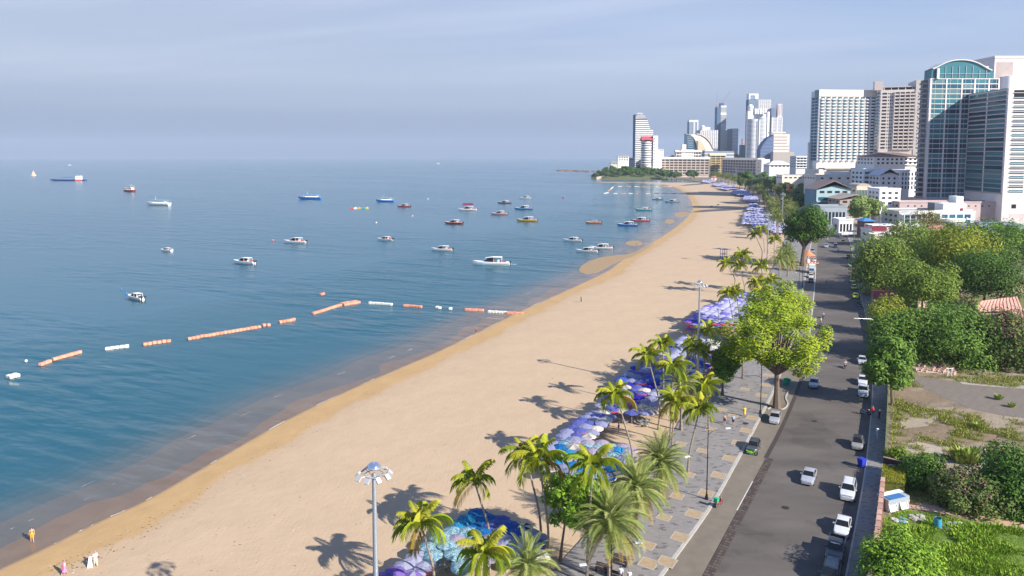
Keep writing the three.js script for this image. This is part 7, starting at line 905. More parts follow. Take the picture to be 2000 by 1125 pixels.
  roofTiles('small garden pavilion with a dark red tiled roof by the street wall', [[1702, 566], [1744, 568], [1762, 590], [1706, 590]], 3.2, '0.32,0.07,0.07'); roofTiles('pavilion with a pale pink tiled roof, nearer one at the right edge', [[1930, 588], [1975, 575], [1998, 606], [1900, 610]], 3.4, '0.6,0.34,0.28'); roofTiles('pavilion with a pink tiled roof cut by the right edge', [[1965, 607], [2040, 600], [2060, 632], [1985, 625]], 3.4, '0.55,0.29,0.25'); roofTiles('small peach roofed pavilion under the mid green tree', [[1790, 566], [1812, 565], [1816, 582], [1792, 584]], 3, '0.6,0.42,0.3');
  struct('patio', sheet(px([[1945, 548], [2040, 545], [2040, 572], [1970, 574], [1962, 585], [1948, 570]]), 0.02), mat([0.55, 0.36, 0.28], 0.85, { map: again(T.speck, 3) }));
}
// ---- market stalls and parasols at the far street corner
{
  R = rng(78); const st = [[1608, 414, 'orange', '0.6,0.12,0.06'], [1622, 421, 'white', '0.65,0.66,0.66'], [1634, 416, 'dark red', '0.3,0.05,0.05'], [1618, 428, 'yellow orange', '0.65,0.3,0.03'], [1630, 432, 'white', '0.7,0.7,0.7'], [1613, 437, 'blue', '0.03,0.12,0.45'], [1644, 436, 'grey', '0.4,0.42,0.45'], [1654, 438, 'red topped white', '0.7,0.16,0.08'], [1660, 452, 'violet striped white', '0.5,0.42,0.6'], [1656, 446, 'cream', '0.65,0.6,0.5'], [1668, 452, 'cream yellow', '0.6,0.5,0.2'], [1702, 440, 'red', '0.4,0.02,0.03']];
  for (const [u, v, w, c] of st) { const b = G(u, v + 9, 0.13), t = thing('market_stall', b, rr(-0.3, 0.3), `street stall with a ${w} canopy at the far corner of the beach road`, 'stall', w + ' stalls'); const s = rr(3, 4.2); mesh('canopy', new THREE.ConeGeometry(s * 0.75, 1.1, 4).rotateY(Math.PI / 4).translate(0, 3, 0), wall(c), t); for (const [x, z] of [[-1, -1], [1, -1], [-1, 1], [1, 1]]) mesh('post', box(0.1, 2.5, 0.1, x * s * 0.48, 0, z * s * 0.48), M.steel, t); mesh('counter', box(s * 0.8, 1, 0.7, 0, 0, s * 0.3), wall('0.4,0.38,0.4'), t); }
}
// ---------------------------------------------------------------- people: each body one continuous surface grown round its joints
{
  const RES = 64, SZ = 2.1, C = SZ / 2;
  function skin(bones, k = 0.045) {             // bones: [ax, ay, az, bx, by, bz, ra, rb]
    const mc = new MarchingCubes(RES, new THREE.MeshStandardMaterial(), false, false, 60000); mc.isolation = 0; const f = mc.field, h = RES / 2;
    for (let z = 0; z < RES; z++) for (let y = 0; y < RES; y++) for (let x = 0; x < RES; x++) {
      const X = (x - h) / h * C, Y = (y - h) / h * C + 0.95, Zz = (z - h) / h * C; let d = 9;
      for (const b of bones) { const dx = b[3] - b[0], dy = b[4] - b[1], dz = b[5] - b[2], t = clamp(((X - b[0]) * dx + (Y - b[1]) * dy + (Zz - b[2]) * dz) / (dx * dx + dy * dy + dz * dz + 1e-9)), e = Math.hypot(X - b[0] - dx * t, Y - b[1] - dy * t, Zz - b[2] - dz * t) - lerp(b[6], b[7], t), q = clamp(0.5 + 0.5 * (d - e) / k); d = lerp(d, e, q) - k * q * (1 - q); }
      f[z * RES * RES + y * RES + x] = -d;
    }
    mc.update(); const n = mc.count, g = new THREE.BufferGeometry(), p = new Float32Array(n * 3); for (let i = 0; i < n; i++) { p[i * 3] = mc.positionArray[i * 3] * C; p[i * 3 + 1] = mc.positionArray[i * 3 + 1] * C + 0.95; p[i * 3 + 2] = mc.positionArray[i * 3 + 2] * C; }
    g.setAttribute('position', new THREE.BufferAttribute(p, 3)); g.setAttribute('uv', new THREE.BufferAttribute(new Float32Array(n * 2), 2)); g.computeVertexNormals(); return g;
  }
  // facing +z; s: stride, a: arm swing, sit: seated astride
  const joints = (s, a, sit) => { const hip = sit ? 0.86 : 0.93, J = { hip, head: hip + 0.7, sh: hip + 0.5 }; const leg = (q, st) => sit ? [[q * 0.09, hip, 0, q * 0.2, hip - 0.08, 0.42, 0.085, 0.06], [q * 0.2, hip - 0.08, 0.42, q * 0.17, hip - 0.52, 0.3, 0.058, 0.042], [q * 0.17, hip - 0.52, 0.3, q * 0.17, hip - 0.55, 0.45, 0.04, 0.03]] : [[q * 0.09, hip, 0, q * 0.1, 0.5, st * 0.16 + 0.03, 0.088, 0.06], [q * 0.1, 0.5, st * 0.16 + 0.03, q * 0.1, 0.09, st * 0.26 - (st < 0 ? 0.08 : 0), 0.058, 0.036], [q * 0.1, 0.045, st * 0.26 - 0.04 - (st < 0 ? 0.08 : 0), q * 0.11, 0.035, st * 0.26 + 0.14 - (st < 0 ? 0.08 : 0), 0.04, 0.03]]; const arm = (q, st) => sit ? [[q * 0.19, J.sh, 0, q * 0.27, J.sh - 0.26, 0.16, 0.05, 0.04], [q * 0.27, J.sh - 0.26, 0.16, q * 0.24, J.sh - 0.3, 0.42, 0.038, 0.03], [q * 0.24, J.sh - 0.3, 0.42, q * 0.23, J.sh - 0.31, 0.52, 0.032, 0.022]] : [[q * 0.19, J.sh, 0, q * 0.24, J.sh - 0.28, st * 0.1, 0.05, 0.04], [q * 0.24, J.sh - 0.28, st * 0.1, q * 0.25, J.sh - 0.52, st * 0.22 + 0.04, 0.038, 0.028], [q * 0.25, J.sh - 0.52, st * 0.22 + 0.04, q * 0.24, J.sh - 0.64, st * 0.26 + 0.06, 0.032, 0.02], [q * 0.235, J.sh - 0.54, st * 0.22 + 0.07, q * 0.21, J.sh - 0.59, st * 0.24 + 0.1, 0.014, 0.01]];
    const torso = [[0, hip + 0.02, 0, 0, hip + 0.2, 0.01, 0.135, 0.12], [0, hip + 0.2, 0.01, 0, J.sh - 0.08, 0, 0.12, 0.14], [-0.15, J.sh - 0.02, 0, 0.15, J.sh - 0.02, 0, 0.07, 0.07]], head = [[0, J.sh, 0, 0, J.head - 0.05, 0.02, 0.052, 0.05], [0, J.head, 0.02, 0, J.head + 0.1, 0.01, 0.078, 0.092], [0, J.head - 0.03, 0.075, 0, J.head + 0.03, 0.1, 0.03, 0.018]];
    return { J, torso, head, legs: [...leg(-1, s), ...leg(1, -s)], arms: [...arm(-1, -a), ...arm(1, a)], thighs: [leg(-1, s)[0], leg(1, -s)[0]], shins: [leg(-1, s)[1], leg(1, -s)[1]], sleeves: [arm(-1, -a)[0], arm(1, a)[0]] }; };
  const grow = (b, r, t = 1) => b.map(([ax, ay, az, bx, by, bz, ra, rb]) => [ax, ay, az, lerp(ax, bx, t), lerp(ay, by, t), lerp(az, bz, t), ra + r, lerp(ra, rb, t) + r]);
  const cache = {};
  function figure(pose) {
    if (cache[pose]) return cache[pose]; const [s, a, sit] = { walk: [0.9, 0.9, 0], stroll: [-0.6, 0.6, 0], stand: [0.12, 0.15, 0], ride: [0, 0, 1] }[pose], j = joints(s, a, sit), hip = j.J.hip;
    return cache[pose] = { J: j.J, body: skin([...j.torso, ...j.head, ...j.legs, ...j.arms]), shirt: skin([...grow(j.torso, 0.022), ...grow(j.sleeves, 0.02, 0.75)]), shorts: skin([[0, hip + 0.02, 0, 0, hip + 0.12, 0, 0.158, 0.145], ...grow(j.thighs, 0.025, 0.85)]), trousers: skin([[0, hip + 0.02, 0, 0, hip + 0.12, 0, 0.158, 0.145], ...grow(j.thighs, 0.025), ...grow(j.shins, 0.022, 0.92)]), dress: skin([...grow(j.torso, 0.03), [0, hip + 0.05, 0, 0, hip - 0.42, 0, 0.16, 0.23]], 0.08), hair: new THREE.SphereGeometry(0.105, 10, 8, 0, 6.2832, 0, 1.75).translate(0, j.J.head + 0.075, -0.012), eyes: mergeGeometries([-1, 1].map((q) => new THREE.SphereGeometry(0.014, 6, 5).translate(q * 0.033, j.J.head + 0.055, 0.098))) };
  }
  const cm = {}, col = (c) => cm[c] ??= mat(c.split(',').map(Number), 0.8);
  function person(p, turn, pose, label, o = {}) {
    const f = figure(pose), t = thing('person', p, turn, label, 'person', o.group); if (o.s) t.scale.setScalar(o.s);
    mesh('body', f.body, col(o.skin ?? '0.42,0.25,0.17'), t); if (o.shirt) mesh('shirt', f.shirt, col(o.shirt), t); if (o.dress) mesh('dress', f.dress, col(o.dress), t); if (o.shorts) mesh('shorts', f.shorts, col(o.shorts), t); if (o.trousers) mesh('trousers', f.trousers, col(o.trousers), t); mesh('hair', f.hair, col(o.hair ?? '0.03,0.022,0.02'), t); mesh('eyes', f.eyes, col('0.02,0.02,0.02'), t);
    if (o.hat) mesh('hat', new THREE.ConeGeometry(0.22, 0.13, 12).translate(0, f.J.head + 0.17, 0), col(o.hat), t); if (o.bag) mesh('bag', new MB().box(0.1, 0.26, 0.3, 0.3, f.J.hip - 0.12, 0.05).tube([V3(0.3, f.J.hip + 0.14, 0.05), V3(0.22, f.J.sh, 0.05)], 0.012, 4).geo(), col(o.bag), t);
    return t;
  }
  person(G(63, 1058, SEA - 0.02).setY(SEA - 0.03), -2.4, 'stroll', 'bare chested man in yellow orange shorts wading at the water edge', { shorts: '0.75,0.34,0.02', skin: '0.5,0.27,0.17', s: 1.03 });
  person(G(126, 1124, -0.2), 2.6, 'walk', 'woman with a pink wrap and white top walking on the wet sand', { shirt: '0.6,0.58,0.6', dress: '0.62,0.2,0.42', hair: '0.14,0.07,0.03', bag: '0.6,0.6,0.65' });
  person(G(187, 1106, -0.1), 0.9, 'stroll', 'person in a loose white flowered shirt and pale trousers on the sand', { shirt: '0.68,0.62,0.66', trousers: '0.66,0.56,0.38', hair: '0.14,0.07,0.04', bag: '0.05,0.03,0.04' });
  { const t = thing('beach_towel', G(177, 1107, -0.1), 0.3, 'folded white and blue beach sign board standing beside the person in the flowered shirt', 'board'); mesh('panel', new MB().quad(V3(-0.3, 0, 0.2), V3(0.3, 0, 0.2), V3(0.12, 1.2, 0), V3(-0.12, 1.2, 0)).geo(), col('0.66,0.66,0.72'), t); mesh('panel', new MB().quad(V3(-0.3, 0, -0.25), V3(0.3, 0, -0.25), V3(0.12, 1.2, -0.01), V3(-0.12, 1.2, -0.01)).geo(), col('0.1,0.1,0.35'), t); }
  person(G(930, 652, SEA), 2.2, 'stand', 'man in dark shorts standing in the shallow water near the barrier', { shorts: '0.03,0.03,0.05', skin: '0.5,0.27,0.19' });
  person(G(1415, 829, KERB).setY(KERB), 2.8, 'walk', 'bare chested man in dark shorts walking on the promenade', { shorts: '0.05,0.02,0.06', skin: '0.55,0.33,0.25', hair: '0.2,0.18,0.16' });
  person(G(1432, 830, KERB).setY(KERB), 2.9, 'stroll', 'man in a light blue shirt and dark shorts walking on the promenade', { shirt: '0.36,0.45,0.6', shorts: '0.03,0.03,0.08', hair: '0.3,0.28,0.26' });
  person(G(1454, 813, KERB).setY(KERB), 0.2, 'walk', 'person in a loose yellow dress on the promenade by the kerb', { dress: '0.72,0.52,0.05', shirt: '0.72,0.52,0.05' });
  person(G(1713, 858, KERB).setY(KERB), 0.4, 'walk', 'person in pale blue clothes and a white hat on the shaded sidewalk', { shirt: '0.42,0.5,0.62', trousers: '0.42,0.5,0.62', hat: '0.7,0.7,0.7' });
  person(G(1704, 812, KERB).setY(KERB), 0.1, 'stroll', 'person in a red top on the sidewalk beside the parked motorbike', { shirt: '0.55,0.03,0.02', shorts: '0.4,0.03,0.04' }); person(G(1717, 820, KERB).setY(KERB), 0.5, 'walk', 'person in dark purple clothes behind the one in red', { shirt: '0.09,0.04,0.1', trousers: '0.05,0.03,0.08' });
  person(G(1212, 1137, KERB).setY(KERB), 3.0, 'walk', 'dark haired man in a pale blue shirt by the benches', { shirt: '0.52,0.56,0.66', trousers: '0.12,0.13,0.2', s: 1.03 }); person(G(1229, 1142, KERB).setY(KERB), 2.8, 'stroll', 'person with reddish hair and white top beside the dark haired man', { shirt: '0.7,0.68,0.64', shorts: '0.4,0.32,0.28', hair: '0.34,0.13,0.06', s: 0.95 });
  person(G(1208, 847, 0.02), 1.2, 'stand', 'person in a dark blue top on the shaded open sand between umbrellas', { shirt: '0.03,0.08,0.25', shorts: '0.3,0.2,0.15' }); person(G(1351, 770, KERB).setY(KERB), 1, 'stand', 'person in purple at the promenade edge behind the palms', { shirt: '0.15,0.05,0.2', shorts: '0.05,0.05,0.1' }); person(G(1135, 590, -0.1), 2, 'stand', 'person in dark blue standing alone on the open sand by the waterline', { shirt: '0.04,0.07,0.14', trousers: '0.06,0.09,0.16' });
  person(G(1603, 632, 0), 1.3, 'walk', 'pedestrian in white crossing the road behind the motorbike', { shirt: '0.66,0.6,0.56', shorts: '0.4,0.3,0.25' });
  const rider = (u, v, c, w) => { const b = bike(u, v, '0.05,0.05,0.08', 'moving motorbike carrying the rider ' + w); person(b.position.clone().add(V3(0, -0.02, 0)), b.rotation.y + Math.PI / 2, 'ride', 'motorbike rider ' + w, { shirt: c, trousers: '0.05,0.05,0.08', hat: null }); };
  rider(1651, 716, '0.66,0.52,0.55', 'in a pale pink shirt below the leaning tree'); rider(1608, 619, '0.36,0.4,0.52', 'in a grey blue shirt in the tree shade'); rider(1616, 470, '0.66,0.66,0.66', 'in white far down the road'); rider(1637, 490, '0.55,0.5,0.56', 'in a pale shirt at the far right lane');
  for (const [u, v, c, w] of [[1348, 386, '0.3,0.1,0.1', 'nearest the far waterline'], [1356, 396, '0.1,0.1,0.2', 'by the far wet sand'], [1377, 372, '0.5,0.4,0.4', 'on the far dry sand'], [1437, 388, '0.4,0.3,0.3', 'beside the far umbrellas'], [1455, 402, '0.2,0.15,0.2', 'in front of the far umbrellas'], [1326, 367, '0.5,0.3,0.25', 'by the far dark strip'], [1557, 476, '0.05,0.05,0.08', 'on the promenade under the big dark tree'], [1545, 478, '0.4,0.42,0.55', 'crouched look on the promenade by the palms'], [1704, 543, '0.05,0.06,0.1', 'on the sidewalk by the taxis'], [1648, 458, '0.5,0.3,0.3', 'by the market stalls'], [1243, 482, '0.2,0.15,0.15', 'at the edge of the sandbar']]) person(G(u, v, v > 450 && u > 1500 ? KERB : -0.1).setY(v > 450 && u > 1500 ? KERB : -0.05), u, 'walk', 'tiny distant person ' + w, { shirt: c, shorts: '0.1,0.1,0.14', group: 'distant people' });
}
// ---------------------------------------------------------------- the vacant lot, walls and things at the right
{
  const gv = (p) => { const y = p.y - EYE; return 417 + FOCAL * (-(y * cP - p.z * sP)) / (-p.z * cP - y * sP); }, gu = (p) => 1000 + FOCAL * p.x / (-p.z * cP - (p.y - EYE) * sP);
  // soil, broken concrete and weeds: a sheet coloured by what lies where
  const x0 = 34, x1 = 190, z0 = -225, z1 = -62, n = 150, pos = [], col = [], uv = [], idx = []; let weeds = [];
  const wk = LN.walkR;
  const dens = (p, u, v) => { const a = fbm(p.x * 0.13 + 3, p.z * 0.13, 4), b = fbm(p.x * 0.6, p.z * 0.6, 3, 1 << 16, 1 << 16, 4); let g = smooth(0.5, 0.62, a * 0.65 + b * 0.35); if (v < 725 && u > 1730) g = Math.max(g, smooth(735, 690, v) * 0.9); if (v > 845 && v < 900) g = Math.max(g, 0.55 * smooth(0.42, 0.6, b)); if (u < 1745 && v > 740 && v < 900) g = Math.max(g, 0.85); if (v > 960) g = 0.3; return g; };
  for (let j = 0; j <= n; j++) for (let i = 0; i <= n; i++) {
    const p = V3(lerp(x0, x1, i / n), -0.02, lerp(z0, z1, j / n)), u = gu(p), v = gv(p), f = fbm(p.x * 0.3, p.z * 0.3, 4, 1 << 16, 1 << 16, 14), s = fbm(p.x * 0.07, p.z * 0.16, 4, 1 << 16, 1 << 16, 24);
    let c = [0.225, 0.165, 0.105]; const pale = smooth(0.5, 0.58, s), dark = smooth(0.55, 0.68, fbm(p.x * 0.11 + 9, p.z * 0.2, 4)); c = c.map((q, k) => lerp(lerp(q, [0.36, 0.295, 0.225][k], pale * 0.75), [0.125, 0.095, 0.075][k], dark * 0.75) * (0.8 + 0.45 * f)); const g = dens(p, u, v); c = c.map((q, k) => lerp(q, [0.15, 0.17, 0.035][k], g * 0.8));
    pos.push(p.x, p.y, p.z); col.push(...c); uv.push(p.x, p.z);
  }
  for (let j = 0; j < n; j++) for (let i = 0; i < n; i++) { const a = j * (n + 1) + i, p = V3(pos[a * 3], 0, pos[a * 3 + 2]), k = near(wk, p); const s = wk[Math.min(Math.floor(k.at) + 1, wk.length - 1)].clone().sub(wk[Math.floor(k.at)]); if ((p.x - k.p.x) * -s.z + (p.z - k.p.z) * s.x < 0.8) continue; idx.push(a, a + n + 1, a + 1, a + 1, a + n + 1, a + n + 2); }
  const g = new THREE.BufferGeometry(); g.setAttribute('position', new THREE.Float32BufferAttribute(pos, 3)); g.setAttribute('color', new THREE.Float32BufferAttribute(col, 3)); g.setAttribute('uv', new THREE.Float32BufferAttribute(uv, 2)); g.setIndex(idx); g.computeVertexNormals();
  struct('terrain', g, mat([1, 1, 1], 0.95, { vertexColors: true, map: again(T.speck, 4), bumpMap: again(T.sandbump, 9), bumpScale: 0.15 }));
  const flat = (name, pts, y, c, sz = 5) => struct(name, sheet(px(pts), y), mat(c, 0.9, { map: again(T.speck, sz) }));
  flat('path', [[1772, 735], [1812, 737], [1860, 744], [2060, 768], [2060, 822], [1960, 812], [1900, 800], [1848, 778], [1812, 762], [1778, 750]], -0.004, [0.19, 0.16, 0.135]); flat('concrete_slab', [[1868, 741], [1930, 744], [2060, 752], [2060, 764], [1950, 756], [1880, 750]], 0.004, [0.4, 0.36, 0.31]); flat('concrete_slab', [[1880, 722], [1960, 716], [2060, 728], [2060, 742], [1940, 738], [1876, 736]], 0.0, [0.33, 0.27, 0.22]);
  flat('sand_patch', [[1766, 956], [1790, 953], [1818, 962], [1832, 980], [1836, 996], [1815, 994], [1775, 984]], -0.002, [0.46, 0.35, 0.23]); flat('path', [[1766, 978], [1800, 984], [1900, 1004], [2060, 1034], [2060, 1042], [1940, 1024], [1860, 1006], [1800, 996], [1766, 991]], 0.003, [0.55, 0.35, 0.25]); flat('gravel_patch', [[1900, 988], [1950, 998], [2040, 1006], [2050, 1018], [1960, 1010], [1906, 998]], 0.001, [0.36, 0.34, 0.3]);
  flat('concrete_slab', [[1752, 812], [1800, 800], [1835, 812], [1812, 832], [1766, 838]], 0.002, [0.34, 0.28, 0.21]); flat('concrete_slab', [[1758, 872], [1786, 862], [1838, 872], [1842, 890], [1800, 898], [1764, 890]], 0.003, [0.4, 0.34, 0.27]);
  flat('grass_field', [[1690, 1260], [1712, 1118], [1726, 1012], [1768, 996], [1800, 999], [1860, 1010], [1940, 1027], [2100, 1052], [2100, 1270]], 0.0, [0.13, 0.21, 0.025]); flat('grass_field', [[1836, 968], [1900, 984], [2040, 1006], [2060, 1030], [1940, 1010], [1850, 996]], 0.002, [0.16, 0.2, 0.035]);
  // floor of a vanished house: a pale slab with a grid of brick stubs
  { const q = px([[1764, 692], [1776, 684], [1828, 687], [1862, 708], [1868, 734], [1792, 727], [1772, 712]]), t = thing('ruined_floor', q[0].clone(), 0, 'pink slab with a grid of brick stubs left from a demolished house', 'ruin'), L = q.map((p) => p.clone().sub(q[0])); mesh('slab', sheet(L, 0.14, 0.2), mat([0.52, 0.4, 0.33], 0.9, { map: again(T.speck, 3) }), t); const m = new MB(); R = rng(31); const e = L[3].clone().normalize(), f = V3(-e.z, 0, e.x); for (let i = -30; i < 30; i++) for (let j = -30; j < 30; j++) { const p = e.clone().multiplyScalar(i * 0.95).addScaledVector(f, j * 1.5); if (inside(L, p) && R() > 0.12) m.box(0.36, rr(0.3, 0.6), 0.5, p.x, 0.14, p.z, 0.2); } const o = mesh('brick_stubs', m.geo(), mat([0.5, 0.33, 0.25], 0.9), t); o.userData.kind = 'stuff'; const fr = mesh('metal_frame', new MB().box(0.1, 1.6, 0.1, L[4].x - 1, 0, L[4].z).box(0.1, 1.6, 0.1, L[4].x - 2.2, 0, L[4].z + 0.6).box(1.4, 0.1, 0.1, L[4].x - 1.6, 1.6, L[4].z + 0.3).geo(), wall('0.6,0.6,0.6'), t); }
  // weeds and grass: short blades in tufts
  R = rng(12);
  const tuft = (m, p, h, w, cols, k) => { for (let i = 0; i < k; i++) { const a = R() * 6.28, d = V3(Math.cos(a), 0, Math.sin(a)), o = p.clone().addScaledVector(d, R() * w), tip = o.clone().add(V3(d.x * h * rr(0.2, 0.8), h * rr(0.6, 1.2), d.z * h * rr(0.2, 0.8))), s = V3(-d.z, 0, d.x).multiplyScalar(h * rr(0.08, 0.18)), mid = o.clone().lerp(tip, 0.55); mid.y += h * 0.12; const c = pick(cols), j = rr(0.75, 1.25); m.col = c.map((q) => q * j); m.quad(o, mid.clone().add(s), tip, mid.clone().sub(s)); } };
  const lot = new MB(); lot.color([1, 1, 1]); const WE = [[0.25, 0.29, 0.04], [0.31, 0.32, 0.06], [0.19, 0.25, 0.03], [0.34, 0.29, 0.1]];
  for (let i = 0; i < 60000; i++) { const u = rr(1728, 2020), v = rr(684, 985), p = G(u, v, 0); if (p.x < x0 || p.x > x1 || p.z < z0) continue; const k = near(wk, p); if (k.d < 0.9) continue; const d = dens(p, u, v), fp = fbm(p.x * 0.9, p.z * 0.9, 2, 1 << 16, 1 << 16, 64); if (R() > d * (0.35 + fp) * 0.85) continue; if (inside(px([[1764, 692], [1776, 684], [1828, 687], [1862, 708], [1868, 734], [1792, 727]]), p) || inside(px([[1772, 735], [1860, 744], [2060, 768], [2060, 822], [1900, 800], [1812, 762]]), p)) continue; tuft(lot, p.setY(-0.03), rr(0.18, 0.5), 0.4, WE, 3); }
  const wg = mesh('weeds', lot.geo(), M.leaf, scene); tag(wg, 'patchy yellow green weeds growing over the vacant lot', 'weeds', null, 'stuff');
  const gr = new MB(); gr.color([1, 1, 1]); const GF = px([[1690, 1260], [1712, 1118], [1726, 1014], [1768, 998], [1800, 1001], [1860, 1012], [1940, 1029], [2100, 1054], [2100, 1270]]), GF2 = px([[1836, 968], [1900, 984], [2040, 1006], [2060, 1030], [1940, 1010], [1850, 996]]);
  for (let i = 0; i < 30000; i++) { const u = rr(1692, 2030), v = rr(965, 1200), p = G(u, v, 0); if (!inside(GF, p) && !inside(GF2, p)) continue; const lush = smooth(0.35, 0.6, fbm(p.x * 0.25, p.z * 0.25, 3)), deep = v > 1030 ? 1 : 0.35; if (R() > 0.35 + 0.6 * lush * deep) continue; tuft(gr, p.setY(-0.02), rr(0.2, 0.42) * (0.5 + lush * 1.1 * deep), 0.45, [[0.21, 0.36, 0.022], [0.27, 0.41, 0.03], [0.16, 0.30, 0.018], [0.3, 0.38, 0.045]], 3); }
  const gm = mesh('grass', gr.geo(), M.leaf, scene); tag(gm, 'lush bright green grass and low weeds at the bottom of the lot', 'grass', null, 'stuff');
  for (const [u, v, h, w] of [[1893, 905, 2.2, 'at the far edge of the tree shadow'], [1872, 902, 1.8, 'left of the tall one at the tree shadow'], [1912, 838, 1.0, 'in the middle of the lot'], [1950, 780, 0.9, 'beside the grey path'], [1975, 795, 0.8, 'right of the low mound']]) { const t = thing('grass_clump', G(u, v, 0).setY(-0.03), 0, 'tall pale green grass clump ' + w, 'plant'), m = new MB(); m.color([1, 1, 1]); tuft(m, V3(0, 0, 0), h, h * 0.5, [[0.26, 0.34, 0.05], [0.32, 0.38, 0.09]], 90); mesh('blades', m.geo(), M.leaf, t); }
  // the long boundary: precast wall, gate, fence and street wall, one after another along the sidewalk
  const along = (v0, v1) => { const a = Math.round(near(wk, G(0, 0, 0)).at); const at = (v) => { let b = 0, bd = 1e9; wk.forEach((p, i) => { const d = Math.abs(gv(V3(p.x, 0, p.z)) - v); if (d < bd) { bd = d; b = i; } }); return b; }; const i0 = Math.min(at(v0), at(v1)), i1 = Math.max(at(v0), at(v1)); return wk.slice(i0, i1 + 1); };
  const pieces = (name, label, cat, line, step, h, th, mats, y = 0.1, rails) => { const t = thing(name, line[0].clone().setY(0), 0, label, cat), gq = {}; let acc = 0, last = line[0]; const c = new THREE.CatmullRomCurve3(line), L = c.getLength(), N = Math.max(1, Math.round(L / step)), w = L / N, geo = new MB().box(w - 0.05, h, th, 0, 0, 0).geo(); for (let i = 0; i < N; i++) { const p = c.getPointAt((i + 0.5) / N), d = c.getTangentAt((i + 0.5) / N), o = mesh(rails ? 'fence_panel' : 'wall_panel', geo, pick(mats), t); o.position.set(p.x - line[0].x, y, p.z - line[0].z); o.rotation.y = Math.atan2(-d.z, d.x); const q = mesh('post', box(0.2, h + 0.12, th + 0.1, 0, 0, 0), mats[0], t); const p2 = c.getPointAt(i / N); q.position.set(p2.x - line[0].x, y - 0.02, p2.z - line[0].z); q.rotation.y = o.rotation.y; } return t; };
  R = rng(71); const pinkW = [[0.5, 0.3, 0.24], [0.55, 0.36, 0.29], [0.44, 0.25, 0.2]].map((c) => mat(c, 0.85, { map: again(T.speck, 1.5) }));
  pieces('boundary_wall', 'pinkish precast wall beside the sidewalk at the bottom of the lot', 'wall', along(1245, 966), 1.6, 2.3, 0.5, pinkW); pieces('lot_fence', 'green netted fence along the sidewalk beside the vacant lot', 'fence', along(902, 768), 1.9, 2.3, 0.06, [[0.16, 0.24, 0.08], [0.2, 0.27, 0.1]].map((c) => mat(c, 0.9)), 0.1, 1); pieces('boundary_wall', 'grey street wall below the leaning tree and the hedge', 'wall', along(766, 560), 3, 2.4, 0.25, [mat([0.4, 0.38, 0.35], 0.85, { map: again(T.speck, 2) })]); pieces('boundary_wall', 'street wall in front of the garden grove', 'wall', along(556, 470), 3, 2.4, 0.25, [mat([0.45, 0.42, 0.4], 0.85, { map: again(T.speck, 2) })]);
  { // graffiti wall across the lot
    const a = G(1724, 928, 0), b = G(1771, 940, 0), t = thing('graffiti_wall', a, Math.atan2(-(b.z - a.z), b.x - a.x), 'dark maroon wall with painted scrawls across the end of the lot', 'wall'), L = a.distanceTo(b); mesh('wall', box(L, 2.6, 0.25, L / 2, 0, -0.125), mat([0.075, 0.03, 0.035], 0.8, { map: again(T.speck, 2) }), t); mesh('coping', box(L + 0.1, 0.1, 0.35, L / 2, 2.602, -0.125), wall('0.32,0.2,0.18'), t); const sc = []; R = rng(5); for (let k = 0; k < 9; k++) sc.push(V3(0.5 + (k % 3) * 0.35 + rr(-0.1, 0.1), 1.2 + (k / 9) * 0.9 + rr(-0.2, 0.2), 0.03)); mesh('painted_scrawl', new MB().tube(new THREE.CatmullRomCurve3(sc).getPoints(50), 0.035, 4).geo(), wall('0.55,0.5,0.56'), t); mesh('painted_ring', new THREE.TorusGeometry(0.75, 0.09, 5, 22).translate(L * 0.6, 1.3, 0.02), wall('0.05,0.1,0.12'), t); mesh('pillar', new MB().box(0.35, 2.9, 0.35, L, 0, 0.1).geo(), wall('0.6,0.5,0.45'), t); }
  { // clipped hedge, box shaped
    const p = px([[1722, 968], [1722, 934], [1766, 940], [1768, 974]]), c = p.reduce((s, q) => s.add(q), V3(0, 0, 0)).multiplyScalar(0.25), t = thing('clipped_hedge', c, 0, 'square yellow green hedge between the graffiti wall and the shack', 'hedge'), m = new MB(), l = new MB(); l.color([1, 1, 1]); R = rng(41); const L = p.map((q) => q.clone().sub(c)); mesh('core', sheet(L.map((q) => q.clone().multiplyScalar(0.93)), 2.0, 1.9), mat([0.1, 0.12, 0.015], 0.9), t); for (let i = 0; i < 2600; i++) { const s = R(), r2 = R(), q = L[0].clone().lerp(L[1], s).lerp(L[3].clone().lerp(L[2], s), r2); tuft(l, q.setY(R() < 0.7 ? 1.95 : rr(0.2, 1.95)), 0.26, 0.1, [[0.34, 0.34, 0.02], [0.27, 0.3, 0.02], [0.4, 0.37, 0.04]], 1); } mesh('leaves', l.geo(), M.leaf, t); }
  { // low shack of blue sheets and white frames
    const c = G(1745, 990, 0), t = thing('shack', c, 0.35, 'low shack of blue sheeting with two white frames leaning on it', 'shack'); mesh('wall', box(3.6, 1.6, 1.6, 0, 0, 0), wall('0.3,0.34,0.4'), t); mesh('roof_sheet', box(3.9, 0.06, 0.7, 0, 1.62, -0.6), wall('0.5,0.56,0.64'), t); mesh('blue_sheet', box(2.6, 0.06, 1.0, -0.3, 1.63, 0.4), wall('0.03,0.14,0.36'), t); for (const [x, w] of [[-1.1, 1.3], [0.75, 1.2]]) { const f = mesh('white_frame', new MB().box(w, 0.1, 0.1, 0, 0, 0).box(w, 0.1, 0.1, 0, 1.5, 0).box(0.1, 1.4, 0.1, -w / 2, 0.1, 0).box(0.1, 1.4, 0.1, w / 2, 0.1, 0).box(w - 0.2, 0.08, 0.08, 0, 0.75, 0).geo(), wall('0.46,0.46,0.45'), t); f.position.set(x, 0.1, 1.1); f.rotation.x = -0.35; const bk = mesh('frame_panel', box(w - 0.2, 1.36, 0.03, 0, 0.1, -0.05), wall('0.5,0.46,0.42'), f); } }
